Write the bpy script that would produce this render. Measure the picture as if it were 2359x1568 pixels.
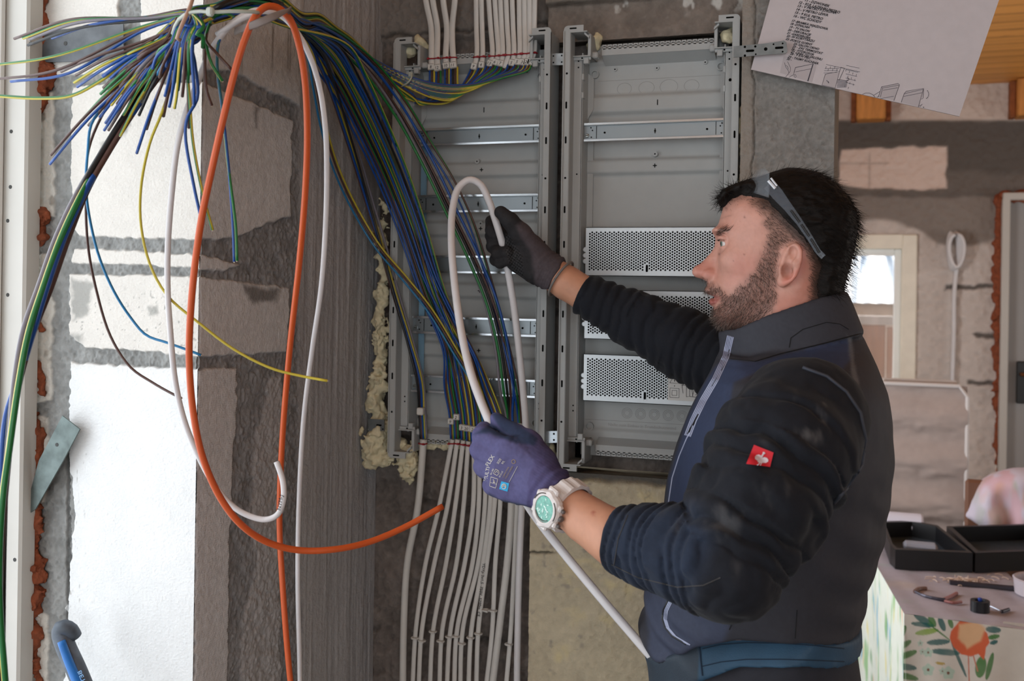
import bpy, math, random
import numpy as np
from mathutils import Vector, Matrix
random.seed(7)
for _o in list(bpy.data.objects):
    bpy.data.objects.remove(_o)
SC = bpy.context.scene
COL = SC.collection

# ------------------------------------------------------------------ camera, sky, daylight, exposure
FOC, CX, VH = 2359.0, 1179.5, 665.0
YAW, ROLL, EYE = math.radians(18.78), math.radians(0.9), 1.58
RM = Matrix.Rotation(YAW, 3, 'Z') @ Matrix.Rotation(math.radians(90), 3, 'X') @ Matrix.Rotation(ROLL, 3, 'Z')
CAM = Vector((0, 0, EYE))
cd = bpy.data.cameras.new('camera'); cam = bpy.data.objects.new('camera', cd); COL.objects.link(cam)
cd.sensor_width = 36; cd.lens = 36; cd.sensor_fit = 'HORIZONTAL'
cd.shift_y = -(784.0 - VH) / 2359.0
cam.matrix_world = Matrix.Translation(CAM) @ RM.to_4x4()
cd.dof.use_dof = True; cd.dof.focus_distance = 1.62; cd.dof.aperture_fstop = 6.3
cd.clip_start = 0.05
SC.camera = cam
SC.view_settings.view_transform = 'Standard'
SC.view_settings.look = 'None'
SC.view_settings.gamma = 1.0
SC.view_settings.use_curve_mapping = False
SC.view_settings.exposure = 0.55
W = bpy.data.worlds.new('overcast_sky'); SC.world = W; W.use_nodes = True
bg = W.node_tree.nodes['Background']
bg.inputs[0].default_value = (0.86, 0.93, 1.0, 1); bg.inputs[1].default_value = 1.0

def area(name, loc, rot, sx, sy, power, color):
    ld = bpy.data.lights.new(name, 'AREA'); ld.shape = 'RECTANGLE'; ld.size = sx; ld.size_y = sy
    ld.energy = power; ld.color = color
    o = bpy.data.objects.new(name, ld); COL.objects.link(o); o.location = loc; o.rotation_euler = rot
    return o
# daylight entering through the big window opening in the left wall, just outside its glass
area('window_daylight', (-1.75, 0.10, 1.75), (0, math.radians(-90), 0), 2.1, 2.6, 27, (0.90, 0.95, 1.0))
# soft fill lamp added behind the photographer, its source unseen
area('rear_fill', (0.9, -2.6, 1.9), (math.radians(80), 0, math.radians(14)), 2.2, 1.8, 32, (0.93, 0.97, 1.0))

# fill lamp added at a made-up opening right of the rear room, and the low winter sun on the rear window
area('side_fill', (3.12, 3.9, 1.5), (0, math.radians(90), 0), 1.2, 1.5, 9, (1.0, 0.97, 0.93))
area('rear_left_daylight', (-1.42, 3.0, 1.45), (0, math.radians(-90), 0), 1.2, 1.2, 28, (0.97, 0.98, 1.0))
sd = bpy.data.lights.new('sun', 'SUN'); sd.energy = 9; sd.angle = math.radians(2); sd.color = (1, .96, .9)
sun = bpy.data.objects.new('sun', sd); COL.objects.link(sun); sun.rotation_euler = (math.radians(-69), 0, math.radians(-4))
# ------------------------------------------------------------------ pixel -> place
def ray(u, v):
    return RM @ Vector(((u - CX) / FOC, -(v - VH) / FOC, -1.0))
def PY(u, v, y):
    r = ray(u, v); return CAM + r * (y / r.y)
def PX(u, v, x):
    r = ray(u, v); return CAM + r * (x / r.x)
def PZ(u, v, z):
    r = ray(u, v); return CAM + r * ((z - EYE) / r.z)
RMI = np.array(RM.transposed())
def pix(P):
    P = np.asarray(P, float); L = (P - np.array(CAM)) @ RMI.T
    return np.stack([CX + FOC * L[:, 0] / -L[:, 2], VH - FOC * L[:, 1] / -L[:, 2]], 1)

# ------------------------------------------------------------------ colour and material
def C(h):
    h = h.lstrip('#'); v = [int(h[i:i + 2], 16) / 255 for i in (0, 2, 4)]
    return tuple(x / 12.92 if x <= .04045 else ((x + .055) / 1.055) ** 2.4 for x in v)
MATS = {}
def M(name, rgb=None, rough=.6, metal=0., bump=0., bscale=200., var=0., vscale=30., spec=.4, sss=0., trans=0., alpha=1., stretch=None, coat=0., bump2=0., b2scale=20.):
    """rgb None: read the mesh's own colour attribute"""
    if name in MATS: return MATS[name]
    m = bpy.data.materials.new(name); m.use_nodes = True; nt = m.node_tree; N = nt.nodes; Lk = nt.links
    b = N['Principled BSDF']
    if isinstance(rgb, str): rgb = C(rgb)
    b.inputs['Roughness'].default_value = rough; b.inputs['Metallic'].default_value = metal
    b.inputs['Specular IOR Level'].default_value = spec
    b.inputs['Coat Weight'].default_value = coat
    if sss:
        b.inputs['Subsurface Weight'].default_value = sss; b.inputs['Subsurface Radius'].default_value = (.008, .003, .0015)
        b.inputs['Subsurface Scale'].default_value = 1.0
    if trans: b.inputs['Transmission Weight'].default_value = trans
    if alpha < 1: b.inputs['Alpha'].default_value = alpha
    tc = N.new('ShaderNodeTexCoord'); vec = tc.outputs['Object']
    if stretch:
        mp = N.new('ShaderNodeMapping'); mp.inputs['Scale'].default_value = stretch
        Lk.new(vec, mp.inputs['Vector']); vec = mp.outputs['Vector']
    if rgb is None:
        at = N.new('ShaderNodeAttribute'); at.attribute_name = 'Col'; src = at.outputs['Color']
    else:
        rg = N.new('ShaderNodeRGB'); rg.outputs[0].default_value = (*rgb, 1); src = rg.outputs[0]
    if var:
        nz = N.new('ShaderNodeTexNoise'); nz.inputs['Scale'].default_value = vscale; nz.inputs['Detail'].default_value = 5
        Lk.new(vec, nz.inputs['Vector'])
        mr = N.new('ShaderNodeMapRange'); mr.inputs[1].default_value = .3; mr.inputs[2].default_value = .7
        mr.inputs[3].default_value = 1 - var; mr.inputs[4].default_value = 1 + var
        Lk.new(nz.outputs[0], mr.inputs[0])
        mx = N.new('ShaderNodeVectorMath'); mx.operation = 'SCALE'
        Lk.new(src, mx.inputs[0]); Lk.new(mr.outputs[0], mx.inputs['Scale']); src = mx.outputs[0]
    Lk.new(src, b.inputs['Base Color'])
    h = None
    for st, sc in ((bump, bscale), (bump2, b2scale)):
        if not st: continue
        nz = N.new('ShaderNodeTexNoise'); nz.inputs['Scale'].default_value = sc; nz.inputs['Detail'].default_value = 6
        Lk.new(vec, nz.inputs['Vector'])
        bp = N.new('ShaderNodeBump'); bp.inputs['Strength'].default_value = st; bp.inputs['Distance'].default_value = .6 / sc
        Lk.new(nz.outputs[0], bp.inputs['Height'])
        if h: Lk.new(h, bp.inputs['Normal'])
        h = bp.outputs[0]
    if h: Lk.new(h, b.inputs['Normal'])
    MATS[name] = m
    return m

# ------------------------------------------------------------------ objects
def tag(o, label, cat, group=None, kind=None):
    if label: o['label'] = label
    if cat: o['category'] = cat
    if group: o['group'] = group
    if kind: o['kind'] = kind
    return o
def thing(name, label, cat, loc=(0, 0, 0), group=None):
    o = bpy.data.objects.new(name, None); COL.objects.link(o); o.location = loc
    o.empty_display_size = .02
    return tag(o, label, cat, group)
def absolute(o):
    p = Vector(o.location)
    if o.parent: p = p + absolute(o.parent)
    return p
def link(o, parent=None):
    COL.objects.link(o)
    if parent is not None:
        o.parent = parent
        o.location = -absolute(parent)
    return o
def mesh_obj(name, V, F, mats, parent=None, smooth=True, mi=None, col=None):
    """V (n,3) world coordinates, F list of index tuples or (m,4) array"""
    me = bpy.data.meshes.new(name)
    V = np.asarray(V, np.float32)
    if isinstance(F, np.ndarray):
        m, k = F.shape
        me.vertices.add(len(V)); me.vertices.foreach_set('co', V.ravel())
        me.loops.add(m * k); me.loops.foreach_set('vertex_index', F.astype(np.int32).ravel())
        me.polygons.add(m); me.polygons.foreach_set('loop_start', np.arange(0, m * k, k, dtype=np.int32))
        me.polygons.foreach_set('loop_total', np.full(m, k, np.int32))
        me.update(calc_edges=True); me.validate()
    else:
        me.from_pydata([tuple(map(float, v)) for v in V], [], [tuple(int(i) for i in f) for f in F])
    if not isinstance(mats, (list, tuple)): mats = [mats]
    for m in mats: me.materials.append(m)
    n = len(me.polygons)
    me.polygons.foreach_set('use_smooth', np.full(n, bool(smooth)))
    if mi is not None: me.polygons.foreach_set('material_index', np.asarray(mi, np.int32)[:n])
    if col is not None:
        a = me.color_attributes.new('Col', 'FLOAT_COLOR', 'POINT')
        c = np.ones((len(V), 4), np.float32); c[:, :3] = col
        a.data.foreach_set('color', c.ravel())
    me.update()
    o = bpy.data.objects.new(name, me)
    return link(o, parent)

class MB:
    """collects shapes that become ONE mesh object"""
    def __init__(s): s.V = []; s.F = []; s.mi = []; s.n = 0; s.c = []
    def add(s, V, F, mi=0, col=None):
        V = np.asarray(V, float); s.V.append(V)
        for k, f in enumerate(F):
            s.F.append(tuple(int(i) + s.n for i in f)); s.mi.append(mi if np.isscalar(mi) else mi[k])
        s.n += len(V)
        s.c.append(np.tile(np.asarray(col if col is not None else (1, 1, 1), float), (len(V), 1)) if col is None or np.ndim(col) == 1 else col)
        return s
    def box(s, c, d, mi=0, ax=None, bev=0.):
        c = np.array(c, float); d = np.array(d, float) / 2
        A = np.eye(3) if ax is None else np.array(ax, float)
        if bev <= 0:
            P = np.array([[x, y, z] for x in (-1, 1) for y in (-1, 1) for z in (-1, 1)], float) * d
            F = [(0, 1, 3, 2), (4, 6, 7, 5), (0, 4, 5, 1), (2, 3, 7, 6), (0, 2, 6, 4), (1, 5, 7, 3)]
            return s.add(P @ A + c, F, mi)
        # bevelled: three slabs' corner points, hull by hand
        b = min(bev, *(d * .9)); pts = []; idx = {}
        for sx in (-1, 1):
            for sy in (-1, 1):
                for sz in (-1, 1):
                    for a in range(3):
                        q = np.array([sx, sy, sz]) * (d - b); q[a] = (sx, sy, sz)[a] * d[a]
                        idx[(sx, sy, sz, a)] = len(pts); pts.append(q)
        F = []
        for a in range(3):
            o1, o2 = [k for k in range(3) if k != a]
            for sg in (-1, 1):
                q = []
                for e1, e2 in ((-1, -1), (1, -1), (1, 1), (-1, 1)):
                    k = [0, 0, 0]; k[a] = sg; k[o1] = e1; k[o2] = e2; q.append(idx[(*k, a)])
                F.append(tuple(q))
        for a in range(3):
            o1, o2 = [k for k in range(3) if k != a]
            for e1 in (-1, 1):
                for e2 in (-1, 1):
                    k0 = [0, 0, 0]; k0[o1] = e1; k0[o2] = e2; k1 = list(k0); k0[a] = -1; k1[a] = 1
                    F.append((idx[(*k0, o1)], idx[(*k1, o1)], idx[(*k1, o2)], idx[(*k0, o2)]))
        for sx in (-1, 1):
            for sy in (-1, 1):
                for sz in (-1, 1): F.append(tuple(idx[(sx, sy, sz, a)] for a in range(3)))
        P = np.array(pts); F2 = []
        for f in F:   # outward winding
            a, b_, c_ = P[f[0]], P[f[1]], P[f[2]]
            F2.append(f if np.dot(np.cross(b_ - a, c_ - a), P[list(f)].mean(0)) > 0 else f[::-1])
        return s.add(P @ A + c, F2, mi)
    def tube(s, pts, r, n=8, mi=0, seg=None, cap=True, sm=True):
        V, F = tube(pts, r, n, seg, cap, sm); return s.add(V, F, mi)
    def lathe(s, c, axis, prof, n=20, mi=0):
        """prof: list of (radius, height) along axis"""
        a = np.array(axis, float); a /= np.linalg.norm(a)
        t = np.array([1., 0, 0]) if abs(a[0]) < .8 else np.array([0, 1., 0])
        e1 = np.cross(a, t); e1 /= np.linalg.norm(e1); e2 = np.cross(a, e1)
        ang = np.linspace(0, 2 * math.pi, n, endpoint=False)
        V = []; F = []
        for r, h in prof:
            V += [np.array(c) + a * h + (e1 * math.cos(q) + e2 * math.sin(q)) * max(r, 1e-5) for q in ang]
        for k in range(len(prof) - 1):
            for i in range(n):
                j = (i + 1) % n; F.append((k * n + i, k * n + j, k * n + n + j, k * n + n + i))
        F.append(tuple(range(n))[::-1]); F.append(tuple((len(prof) - 1) * n + i for i in range(n)))
        return s.add(V, F, mi)
    def prism(s, poly, o, ex, ey, ez, t, mi=0):
        """polygon (2D) in the plane o+ex,ey extruded by t along ez"""
        o, ex, ey, ez = (np.array(q, float) for q in (o, ex, ey, ez)); n = len(poly)
        A = [o + ex * p[0] + ey * p[1] for p in poly]; B = [q + ez * t for q in A]
        F = [tuple(range(n))[::-1], tuple(range(n, 2 * n))] + [(i, (i + 1) % n, n + (i + 1) % n, n + i) for i in range(n)]
        ar = sum(poly[i][0] * poly[(i + 1) % n][1] - poly[(i + 1) % n][0] * poly[i][1] for i in range(n))
        if ar * np.dot(np.cross(ex, ey), ez) * t < 0: F = [f[::-1] for f in F]
        return s.add(A + B, F, mi)
    def build(s, name, mats, parent=None, smooth=False, col=False):
        return mesh_obj(name, np.concatenate(s.V), s.F, mats, parent, smooth, s.mi, np.concatenate(s.c) if col else None)

def spline(P, n=None, step=.012):
    P = np.asarray(P, float)
    if len(P) < 3:
        n = n or 8; t = np.linspace(0, 1, n)[:, None]; return P[0] * (1 - t) + P[-1] * t
    Q = np.vstack([2 * P[0] - P[1], P, 2 * P[-1] - P[-2]])
    d = np.sqrt(np.linalg.norm(np.diff(Q, axis=0), axis=1)) + 1e-6
    T = np.concatenate([[0], np.cumsum(d)])
    L = np.linalg.norm(np.diff(P, axis=0), axis=1).sum()
    n = n or int(max(8, min(260, L / step)))
    tt = np.linspace(T[1], T[-2], n); k = np.clip(np.searchsorted(T, tt, side='right') - 1, 1, len(Q) - 3)
    t0, t1, t2, t3 = (T[k - 1], T[k], T[k + 1], T[k + 2]); p0, p1, p2, p3 = Q[k - 1], Q[k], Q[k + 1], Q[k + 2]
    w = lambda a, b: ((b - tt) / (b - a))[:, None]
    A1 = w(t0, t1) * p0 + (1 - w(t0, t1)) * p1; A2 = w(t1, t2) * p1 + (1 - w(t1, t2)) * p2; A3 = w(t2, t3) * p2 + (1 - w(t2, t3)) * p3
    B1 = w(t0, t2) * A1 + (1 - w(t0, t2)) * A2; B2 = w(t1, t3) * A2 + (1 - w(t1, t3)) * A3
    return w(t1, t2) * B1 + (1 - w(t1, t2)) * B2

def frames(P):
    T = np.gradient(P, axis=0); T /= np.linalg.norm(T, axis=1)[:, None] + 1e-12
    a = np.array([0, 0, 1.]) if abs(T[0][2]) < .8 else np.array([0, 1., 0])
    N = np.zeros_like(P); n = np.cross(T[0], a); n /= np.linalg.norm(n); N[0] = n
    for i in range(1, len(P)):
        n = N[i - 1] - T[i] * np.dot(N[i - 1], T[i]); N[i] = n / (np.linalg.norm(n) + 1e-12)
    return T, N, np.cross(T, N)

def tube(pts, r, n=8, seg=None, cap=True, sm=True, flat=None, up=None):
    P = spline(pts, seg) if sm else np.asarray(pts, float)
    T, N, B = frames(P)
    if up is not None:
        up = np.array(up, float); B = np.cross(T, up); B /= np.linalg.norm(B, axis=1)[:, None] + 1e-9; N = np.cross(B, T)
    m = len(P); R = np.full(m, r, float) if np.isscalar(r) else np.interp(np.linspace(0, 1, m), np.linspace(0, 1, len(r)), r)
    a = np.linspace(0, 2 * math.pi, n, endpoint=False)
    fl = flat or (1, 1)
    V = (P[:, None, :] + R[:, None, None] * (fl[0] * np.cos(a)[None, :, None] * N[:, None, :] + fl[1] * np.sin(a)[None, :, None] * B[:, None, :])).reshape(-1, 3)
    i = np.arange(m - 1)[:, None] * n; j = np.arange(n)[None]; j2 = (j + 1) % n
    F = np.stack([i + j, i + j2, i + n + j2, i + n + j], -1).reshape(-1, 4)
    F = [tuple(f) for f in F]
    if cap: F += [tuple(range(n))[::-1], tuple((m - 1) * n + k for k in range(n))]
    return V, F

# ------------------------------------------------------------------ numpy noise and shapes
def _h(i, j, k, s):
    x = (i * 374761393 + j * 668265263 + k * 1274126177 + s * 1013904223) & 0xffffffff
    x = ((x ^ (x >> 13)) * 1274126177) & 0xffffffff
    return ((x ^ (x >> 16)) & 0xffff) / 65535.0
def vnoise(P, seed=0):
    P = np.asarray(P, float); i = np.floor(P).astype(np.int64); f = P - i; f = f * f * (3 - 2 * f); r = 0
    for dx in (0, 1):
        for dy in (0, 1):
            for dz in (0, 1):
                w = (f[:, 0] if dx else 1 - f[:, 0]) * (f[:, 1] if dy else 1 - f[:, 1]) * (f[:, 2] if dz else 1 - f[:, 2])
                r = r + w * _h(i[:, 0] + dx, i[:, 1] + dy, i[:, 2] + dz, seed)
    return r
def fbm(P, sc=1., oc=4, seed=0):
    """about -1..1"""
    P = np.asarray(P, float) * sc; r = 0; a = .5; tot = 0
    for o in range(oc):
        r = r + a * vnoise(P + o * 17.3, seed + o); tot += a; a *= .5; P = P * 2.03
    return (r / tot - .5) * 2.4
def psdf(P, poly):
    """signed distance of 2D points to a polygon, negative inside"""
    P = np.asarray(P, float); Q = np.asarray(poly, float); n = len(Q)
    d = np.full(len(P), 1e18); s = np.ones(len(P)); j = n - 1
    for i in range(n):
        e = Q[j] - Q[i]; w = P - Q[i]
        t = np.clip((w @ e) / (e @ e + 1e-18), 0, 1); b = w - t[:, None] * e
        d = np.minimum(d, (b * b).sum(1))
        c1 = P[:, 1] >= Q[i][1]; c2 = P[:, 1] < Q[j][1]; c3 = e[0] * w[:, 1] > e[1] * w[:, 0]
        k = (c1 & c2 & c3) | (~c1 & ~c2 & ~c3); s = np.where(k, -s, s); j = i
    return s * np.sqrt(d)
def sstep(a, b, x):
    t = np.clip((x - a) / (b - a), 0, 1); return t * t * (3 - 2 * t)
def mixc(A, B, w):
    w = np.asarray(w)[:, None]; return A * (1 - w) + np.asarray(B) * w
def smin(a, b, k):
    h = np.clip(.5 + .5 * (b - a) / k, 0, 1); return b * (1 - h) + a * h - k * h * (1 - h)
def smax(a, b, k): return -smin(-a, -b, k)
def capsule(P, a, b, ra, rb):
    a = np.asarray(a, float); b = np.asarray(b, float); e = b - a; w = P - a
    t = np.clip((w @ e) / (e @ e + 1e-12), 0, 1)
    q = w - t[:, None] * e
    return np.sqrt((q * q).sum(1)) - (ra + (rb - ra) * t)
def ellips(P, c, r):
    q = (P - np.asarray(c)) / np.asarray(r); k = np.sqrt((q * q).sum(1)) + 1e-9
    return (k - 1) * min(r)
def chain(P, pts, rs, k=.006):
    d = None
    for i in range(len(pts) - 1):
        e = capsule(P, pts[i], pts[i + 1], rs[i], rs[i + 1]); d = e if d is None else smin(d, e, k)
    return d
def snet(f, lo, hi, h):
    """surface nets: mesh of f<0 in a box; f takes (n,3) points"""
    lo = np.array(lo, float); hi = np.array(hi, float); n = np.maximum(3, np.ceil((hi - lo) / h).astype(int) + 1)
    ax = [lo[k] + np.arange(n[k]) * h for k in range(3)]
    val = np.empty(n)
    for i in range(0, n[0], 24):
        g = np.stack(np.meshgrid(ax[0][i:i + 24], ax[1], ax[2], indexing='ij'), -1)
        val[i:i + 24] = f(g.reshape(-1, 3)).reshape(g.shape[:3])
    val[0], val[-1], val[:, 0], val[:, -1], val[:, :, 0], val[:, :, -1] = (np.maximum(q, 1e-4) for q in (val[0], val[-1], val[:, 0], val[:, -1], val[:, :, 0], val[:, :, -1]))
    S = val < 0; c = S[:-1, :-1, :-1].astype(np.int8)
    off = [(a, b, d) for a in (0, 1) for b in (0, 1) for d in (0, 1)]
    sub = lambda A, o: A[o[0]:n[0] - 1 + o[0], o[1]:n[1] - 1 + o[1], o[2]:n[2] - 1 + o[2]]
    cnt = sum(sub(S, o).astype(np.int8) for o in off); mix = (cnt > 0) & (cnt < 8)
    ijk = np.argwhere(mix); idx = np.full(mix.shape, -1, np.int64); idx[mix] = np.arange(len(ijk))
    acc = np.zeros((len(ijk), 3)); num = np.zeros(len(ijk))
    vals = {o: sub(val, o)[mix] for o in off}
    for o in off:
        for a in range(3):
            if o[a]: continue
            p = list(o); p[a] = 1; A = vals[o]; B = vals[tuple(p)]; m = (A < 0) != (B < 0)
            t = np.where(m, A / np.where(m, A - B, 1), 0); q = np.tile(np.array(o, float), (len(ijk), 1)); q[:, a] = t
            acc[m] += q[m]; num[m] += 1
    V = lo + (ijk + acc / num[:, None]) * h
    F = []
    for a in range(3):
        b, d = (a + 1) % 3, (a + 2) % 3
        sl0 = [slice(None)] * 3; sl1 = [slice(None)] * 3; sl0[a] = slice(0, -1); sl1[a] = slice(1, None)
        A, B = S[tuple(sl0)], S[tuple(sl1)]; E = np.argwhere(A != B)
        E = E[(E[:, b] > 0) & (E[:, d] > 0) & (E[:, b] < n[b] - 1) & (E[:, d] < n[d] - 1)]
        inn = A[E[:, 0], E[:, 1], E[:, 2]]
        def g(db, dd):
            q = E.copy(); q[:, b] -= db; q[:, d] -= dd; return idx[q[:, 0], q[:, 1], q[:, 2]]
        q = np.stack([g(1, 1), g(0, 1), g(0, 0), g(1, 0)], 1)
        F.append(np.where(inn[:, None], q, q[:, ::-1]))
    return V, np.concatenate(F)
def sdf_obj(name, f, lo, hi, h, mat, parent=None, col=None, relax=1):
    V, F = snet(f, lo, hi, h)
    for _ in range(relax):
        S = np.zeros_like(V); k = np.zeros(len(V))
        for a, b in ((0, 1), (1, 2), (2, 3), (3, 0)):
            np.add.at(S, F[:, a], V[F[:, b]]); np.add.at(k, F[:, a], 1)
            np.add.at(S, F[:, b], V[F[:, a]]); np.add.at(k, F[:, b], 1)
        V = .5 * V + .5 * S / k[:, None]
    return mesh_obj(name, V, F, mat, parent, True, None, col(V) if col else None)
def grid_obj(name, o, ex, ey, sx, sy, step, fn, mat, parent=None, thick=None):
    """painted, dented wall face: fn(world points, pixels, s, t) -> (displacement along ex x ey, rgb)"""
    o = np.array(o, float); ex = np.array(ex, float); ey = np.array(ey, float); nz = np.cross(ex, ey)
    nx, ny = int(sx / step) + 1, int(sy / step) + 1
    s, t = np.meshgrid(np.linspace(0, sx, nx), np.linspace(0, sy, ny), indexing='ij'); s = s.ravel(); t = t.ravel()
    P = o + s[:, None] * ex + t[:, None] * ey
    d, c = fn(P, pix(P), s, t)
    V = P + nz * np.asarray(d)[:, None]
    i = np.arange(nx - 1)[:, None] * ny + np.arange(ny - 1)[None]; i = i.ravel()
    F = np.stack([i, i + ny, i + ny + 1, i + 1], 1)
    if thick:   # back and rim so that the wall is a solid slab
        m = len(V); k = m
        cor = np.array([o - nz * thick, o + sx * ex - nz * thick, o + sx * ex + sy * ey - nz * thick, o + sy * ey - nz * thick])
        V = np.vstack([V, cor]); c = np.vstack([c, np.tile(np.mean(c, 0), (4, 1))])
        F = [tuple(f) for f in F]
        k += m; V = np.vstack([V[:m], V[:m], V[m:]]); c = np.vstack([c[:m], c[:m], c[m:]])
        e0 = [q * ny for q in range(nx)]; e1 = [(nx - 1) * ny + q for q in range(ny)]
        e2 = [q * ny + ny - 1 for q in range(nx)][::-1]; e3 = list(range(ny))[::-1]
        for e, a, b in ((e0, 0, 1), (e1, 1, 2), (e2, 2, 3), (e3, 3, 0)):
            F.append(tuple([q + m for q in e[::-1]] + [k + a, k + b]))
        F.append((k + 3, k + 2, k + 1, k))
    return mesh_obj(name, V, F, mat, parent, True, None, c)
def text_obj(name, txt, o, ex, ey, size, mat, parent=None, mb=None, lift=.0004, shear=0., mi=0, offset=0.):
    """lettering as a thin mesh lying at o, reading along ex with ey up"""
    cu = bpy.data.curves.new(name, 'FONT'); cu.body = txt; cu.size = size; cu.shear = shear; cu.extrude = .0002; cu.resolution_u = 2; cu.offset = offset
    to = bpy.data.objects.new(name, cu); COL.objects.link(to)
    bpy.context.view_layer.update()
    me = bpy.data.meshes.new_from_object(to.evaluated_get(bpy.context.evaluated_depsgraph_get()))
    V = np.array([v.co[:] for v in me.vertices]).reshape(-1, 3); F = [tuple(p.vertices) for p in me.polygons]
    bpy.data.objects.remove(to); bpy.data.curves.remove(cu); bpy.data.meshes.remove(me)
    ex = np.array(ex, float); ex /= np.linalg.norm(ex); ey = np.array(ey, float); ey /= np.linalg.norm(ey); ez = np.cross(ex, ey)
    Wd = np.array(o, float) + V[:, :1] * ex + V[:, 1:2] * ey + (V[:, 2:3] + lift) * ez
    if mb is not None: mb.add(Wd, F, mi); return
    return mesh_obj(name, Wd, F, mat, parent, False)
# ================================================================== the room
m_wall = M('bare_masonry', None, .9, bump=.55, bscale=260, bump2=.35, b2scale=60, spec=.2)
m_aac = M('aerated_block_wall', None, .92, bump=.35, bscale=420, spec=.15)
m_pvc = M('white_pvc', '#bdbab3', .32, var=.03, vscale=12)
m_pvcd = M('pvc_shadow_gap', '#3a3a38', .6)
m_galv = M('galvanised_steel', '#9aa0a3', .42, .85, var=.16, vscale=55, bump=.06, bscale=500)
m_zinc = M('bright_zinc', '#b9c2c8', .3, .95, var=.06, vscale=80, stretch=(.2, 1, 6))
m_foam = M('yellow_foam', '#d0c6a6', .8, bump=.5, bscale=220, var=.12, vscale=60, sss=.05)
m_ofoam = M('orange_foam', '#84452a', .85, bump=.8, bscale=260, var=.3, vscale=70)
m_glass = M('window_glass', '#e8f2f5', .05, alpha=.06, spec=.5)

def struct(o): o['kind'] = 'structure'; return o
def jit(q, amp, sc, seed):   # wobble 2D pixel points for ragged outlines
    z = np.zeros(len(q)); P = np.stack([q[:, 0], q[:, 1], z], 1)
    return q + np.stack([fbm(P, sc, 3, seed), fbm(P, sc, 3, seed + 9)], 1) * amp
ZB, ZT = .45, 2.42
def patch(px, polys, amp=5, sc=.05, seed=0, soft=3.):
    """0..1 cover of ragged polygons"""
    q = jit(px, amp, sc, seed); w = np.zeros(len(px))
    for p in polys: w = np.maximum(w, sstep(soft, -soft, psdf(q, p)))
    return w

JB = [  # aerated blocks on the bright jamb face
    [(112, -300), (262, -300), (274, 60), (284, 150), (255, 170), (118, 172), (104, 140)],
    [(330, -300), (480, -300), (472, 166), (400, 168), (322, 160)],
    [(168, 200), (300, 191), (473, 190), (473, 550), (320, 548), (182, 545), (165, 520), (162, 330)],
    [(172, 572), (300, 577), (470, 588), (468, 618), (300, 609), (164, 605)],
    [(160, 632), (300, 633), (469, 638), (469, 820), (300, 806), (196, 800), (160, 772)],
    [(162, 836), (300, 843), (470, 850), (462, 1000), (456, 2400), (140, 2400), (152, 1400), (172, 1200), (158, 1000)]]
JP = [[(60, 205), (122, 212), (124, 498), (60, 500)], [(60, 590), (120, 586), (121, 900), (112, 925), (60, 925)],
      [(60, 950), (112, 965), (104, 1160), (60, 1180)], [(60, 1400), (110, 1420), (118, 2400), (60, 2400)], [(60, -300), (100, -300), (112, 100), (60, 120)]]
def jamb(P, px, s, t):
    blk = patch(px, JB, 4.5, .06, 3, 2.2); pl = patch(px, JP, 6, .05, 5, 2.5)
    n1 = fbm(P, 45, 4, 1); n2 = fbm(P, 160, 3, 2); fine = fbm(P * np.array([1, 1, 3.2]), 330, 2, 8)
    mor = np.array(C('#8b8c8a')) * (1 + .22 * n1 + .18 * n2)[:, None]
    up = sstep(860, 820, px[:, 1])
    b = mixc(np.tile(C('#e3e5e5'), (len(P), 1)), C('#dbd7d0'), up)
    b = b * (1 + .04 * n1 + .06 * fine)[:, None]
    st = patch(px, [[(165, 640), (215, 650), (205, 720), (170, 735)], [(160, 770), (195, 770), (185, 800)], [(345, 705), (362, 700), (368, 722), (350, 728)], [(240, 330), (275, 300), (262, 340), (230, 360)], [(270, 295), (300, 285), (296, 305), (272, 315)]], 9, .07, 12, 8)
    b = mixc(b, C('#8f908c'), st * .75)
    sp = sstep(.62, .8, fbm(P, 190, 2, 21)) * sstep(640, 700, px[:, 1]) * sstep(830, 800, px[:, 1])
    b = mixc(b, C('#a3a29d'), sp * .8)
    ed = sstep(.55, .85, fbm(P * np.array([2, 1, .6]), 120, 3, 25)) * sstep(235, 170, px[:, 0]) * sstep(1000, 1050, px[:, 1])
    b = mixc(b, C('#9a9892'), ed * .8)
    c = mor * (1 - blk[:, None]) + b * blk[:, None]
    pc = mixc(np.tile(C('#cfccc4'), (len(P), 1)), C('#8a8278'), sstep(.35, .75, n1) * .8)
    c = c * (1 - pl[:, None]) + pc * pl[:, None]
    d = .0045 * blk + .003 * pl + .0022 * n2 * (1 - blk) + .0016 * n1 * (1 - blk) + .0006 * fine * blk - .003
    crack = patch(px, [[(150, 975), (158, 975), (160, 1500), (150, 1500)]], 4, .05, 31, 1.5)
    return d - .004 * crack, c * (1 - .5 * crack[:, None])
struct(grid_obj('wall_jamb', (-1.275, 1.332, ZB), (1, 0, 0), (0, 0, 1), .316, ZT - ZB, .00135, jamb, m_aac))

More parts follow.
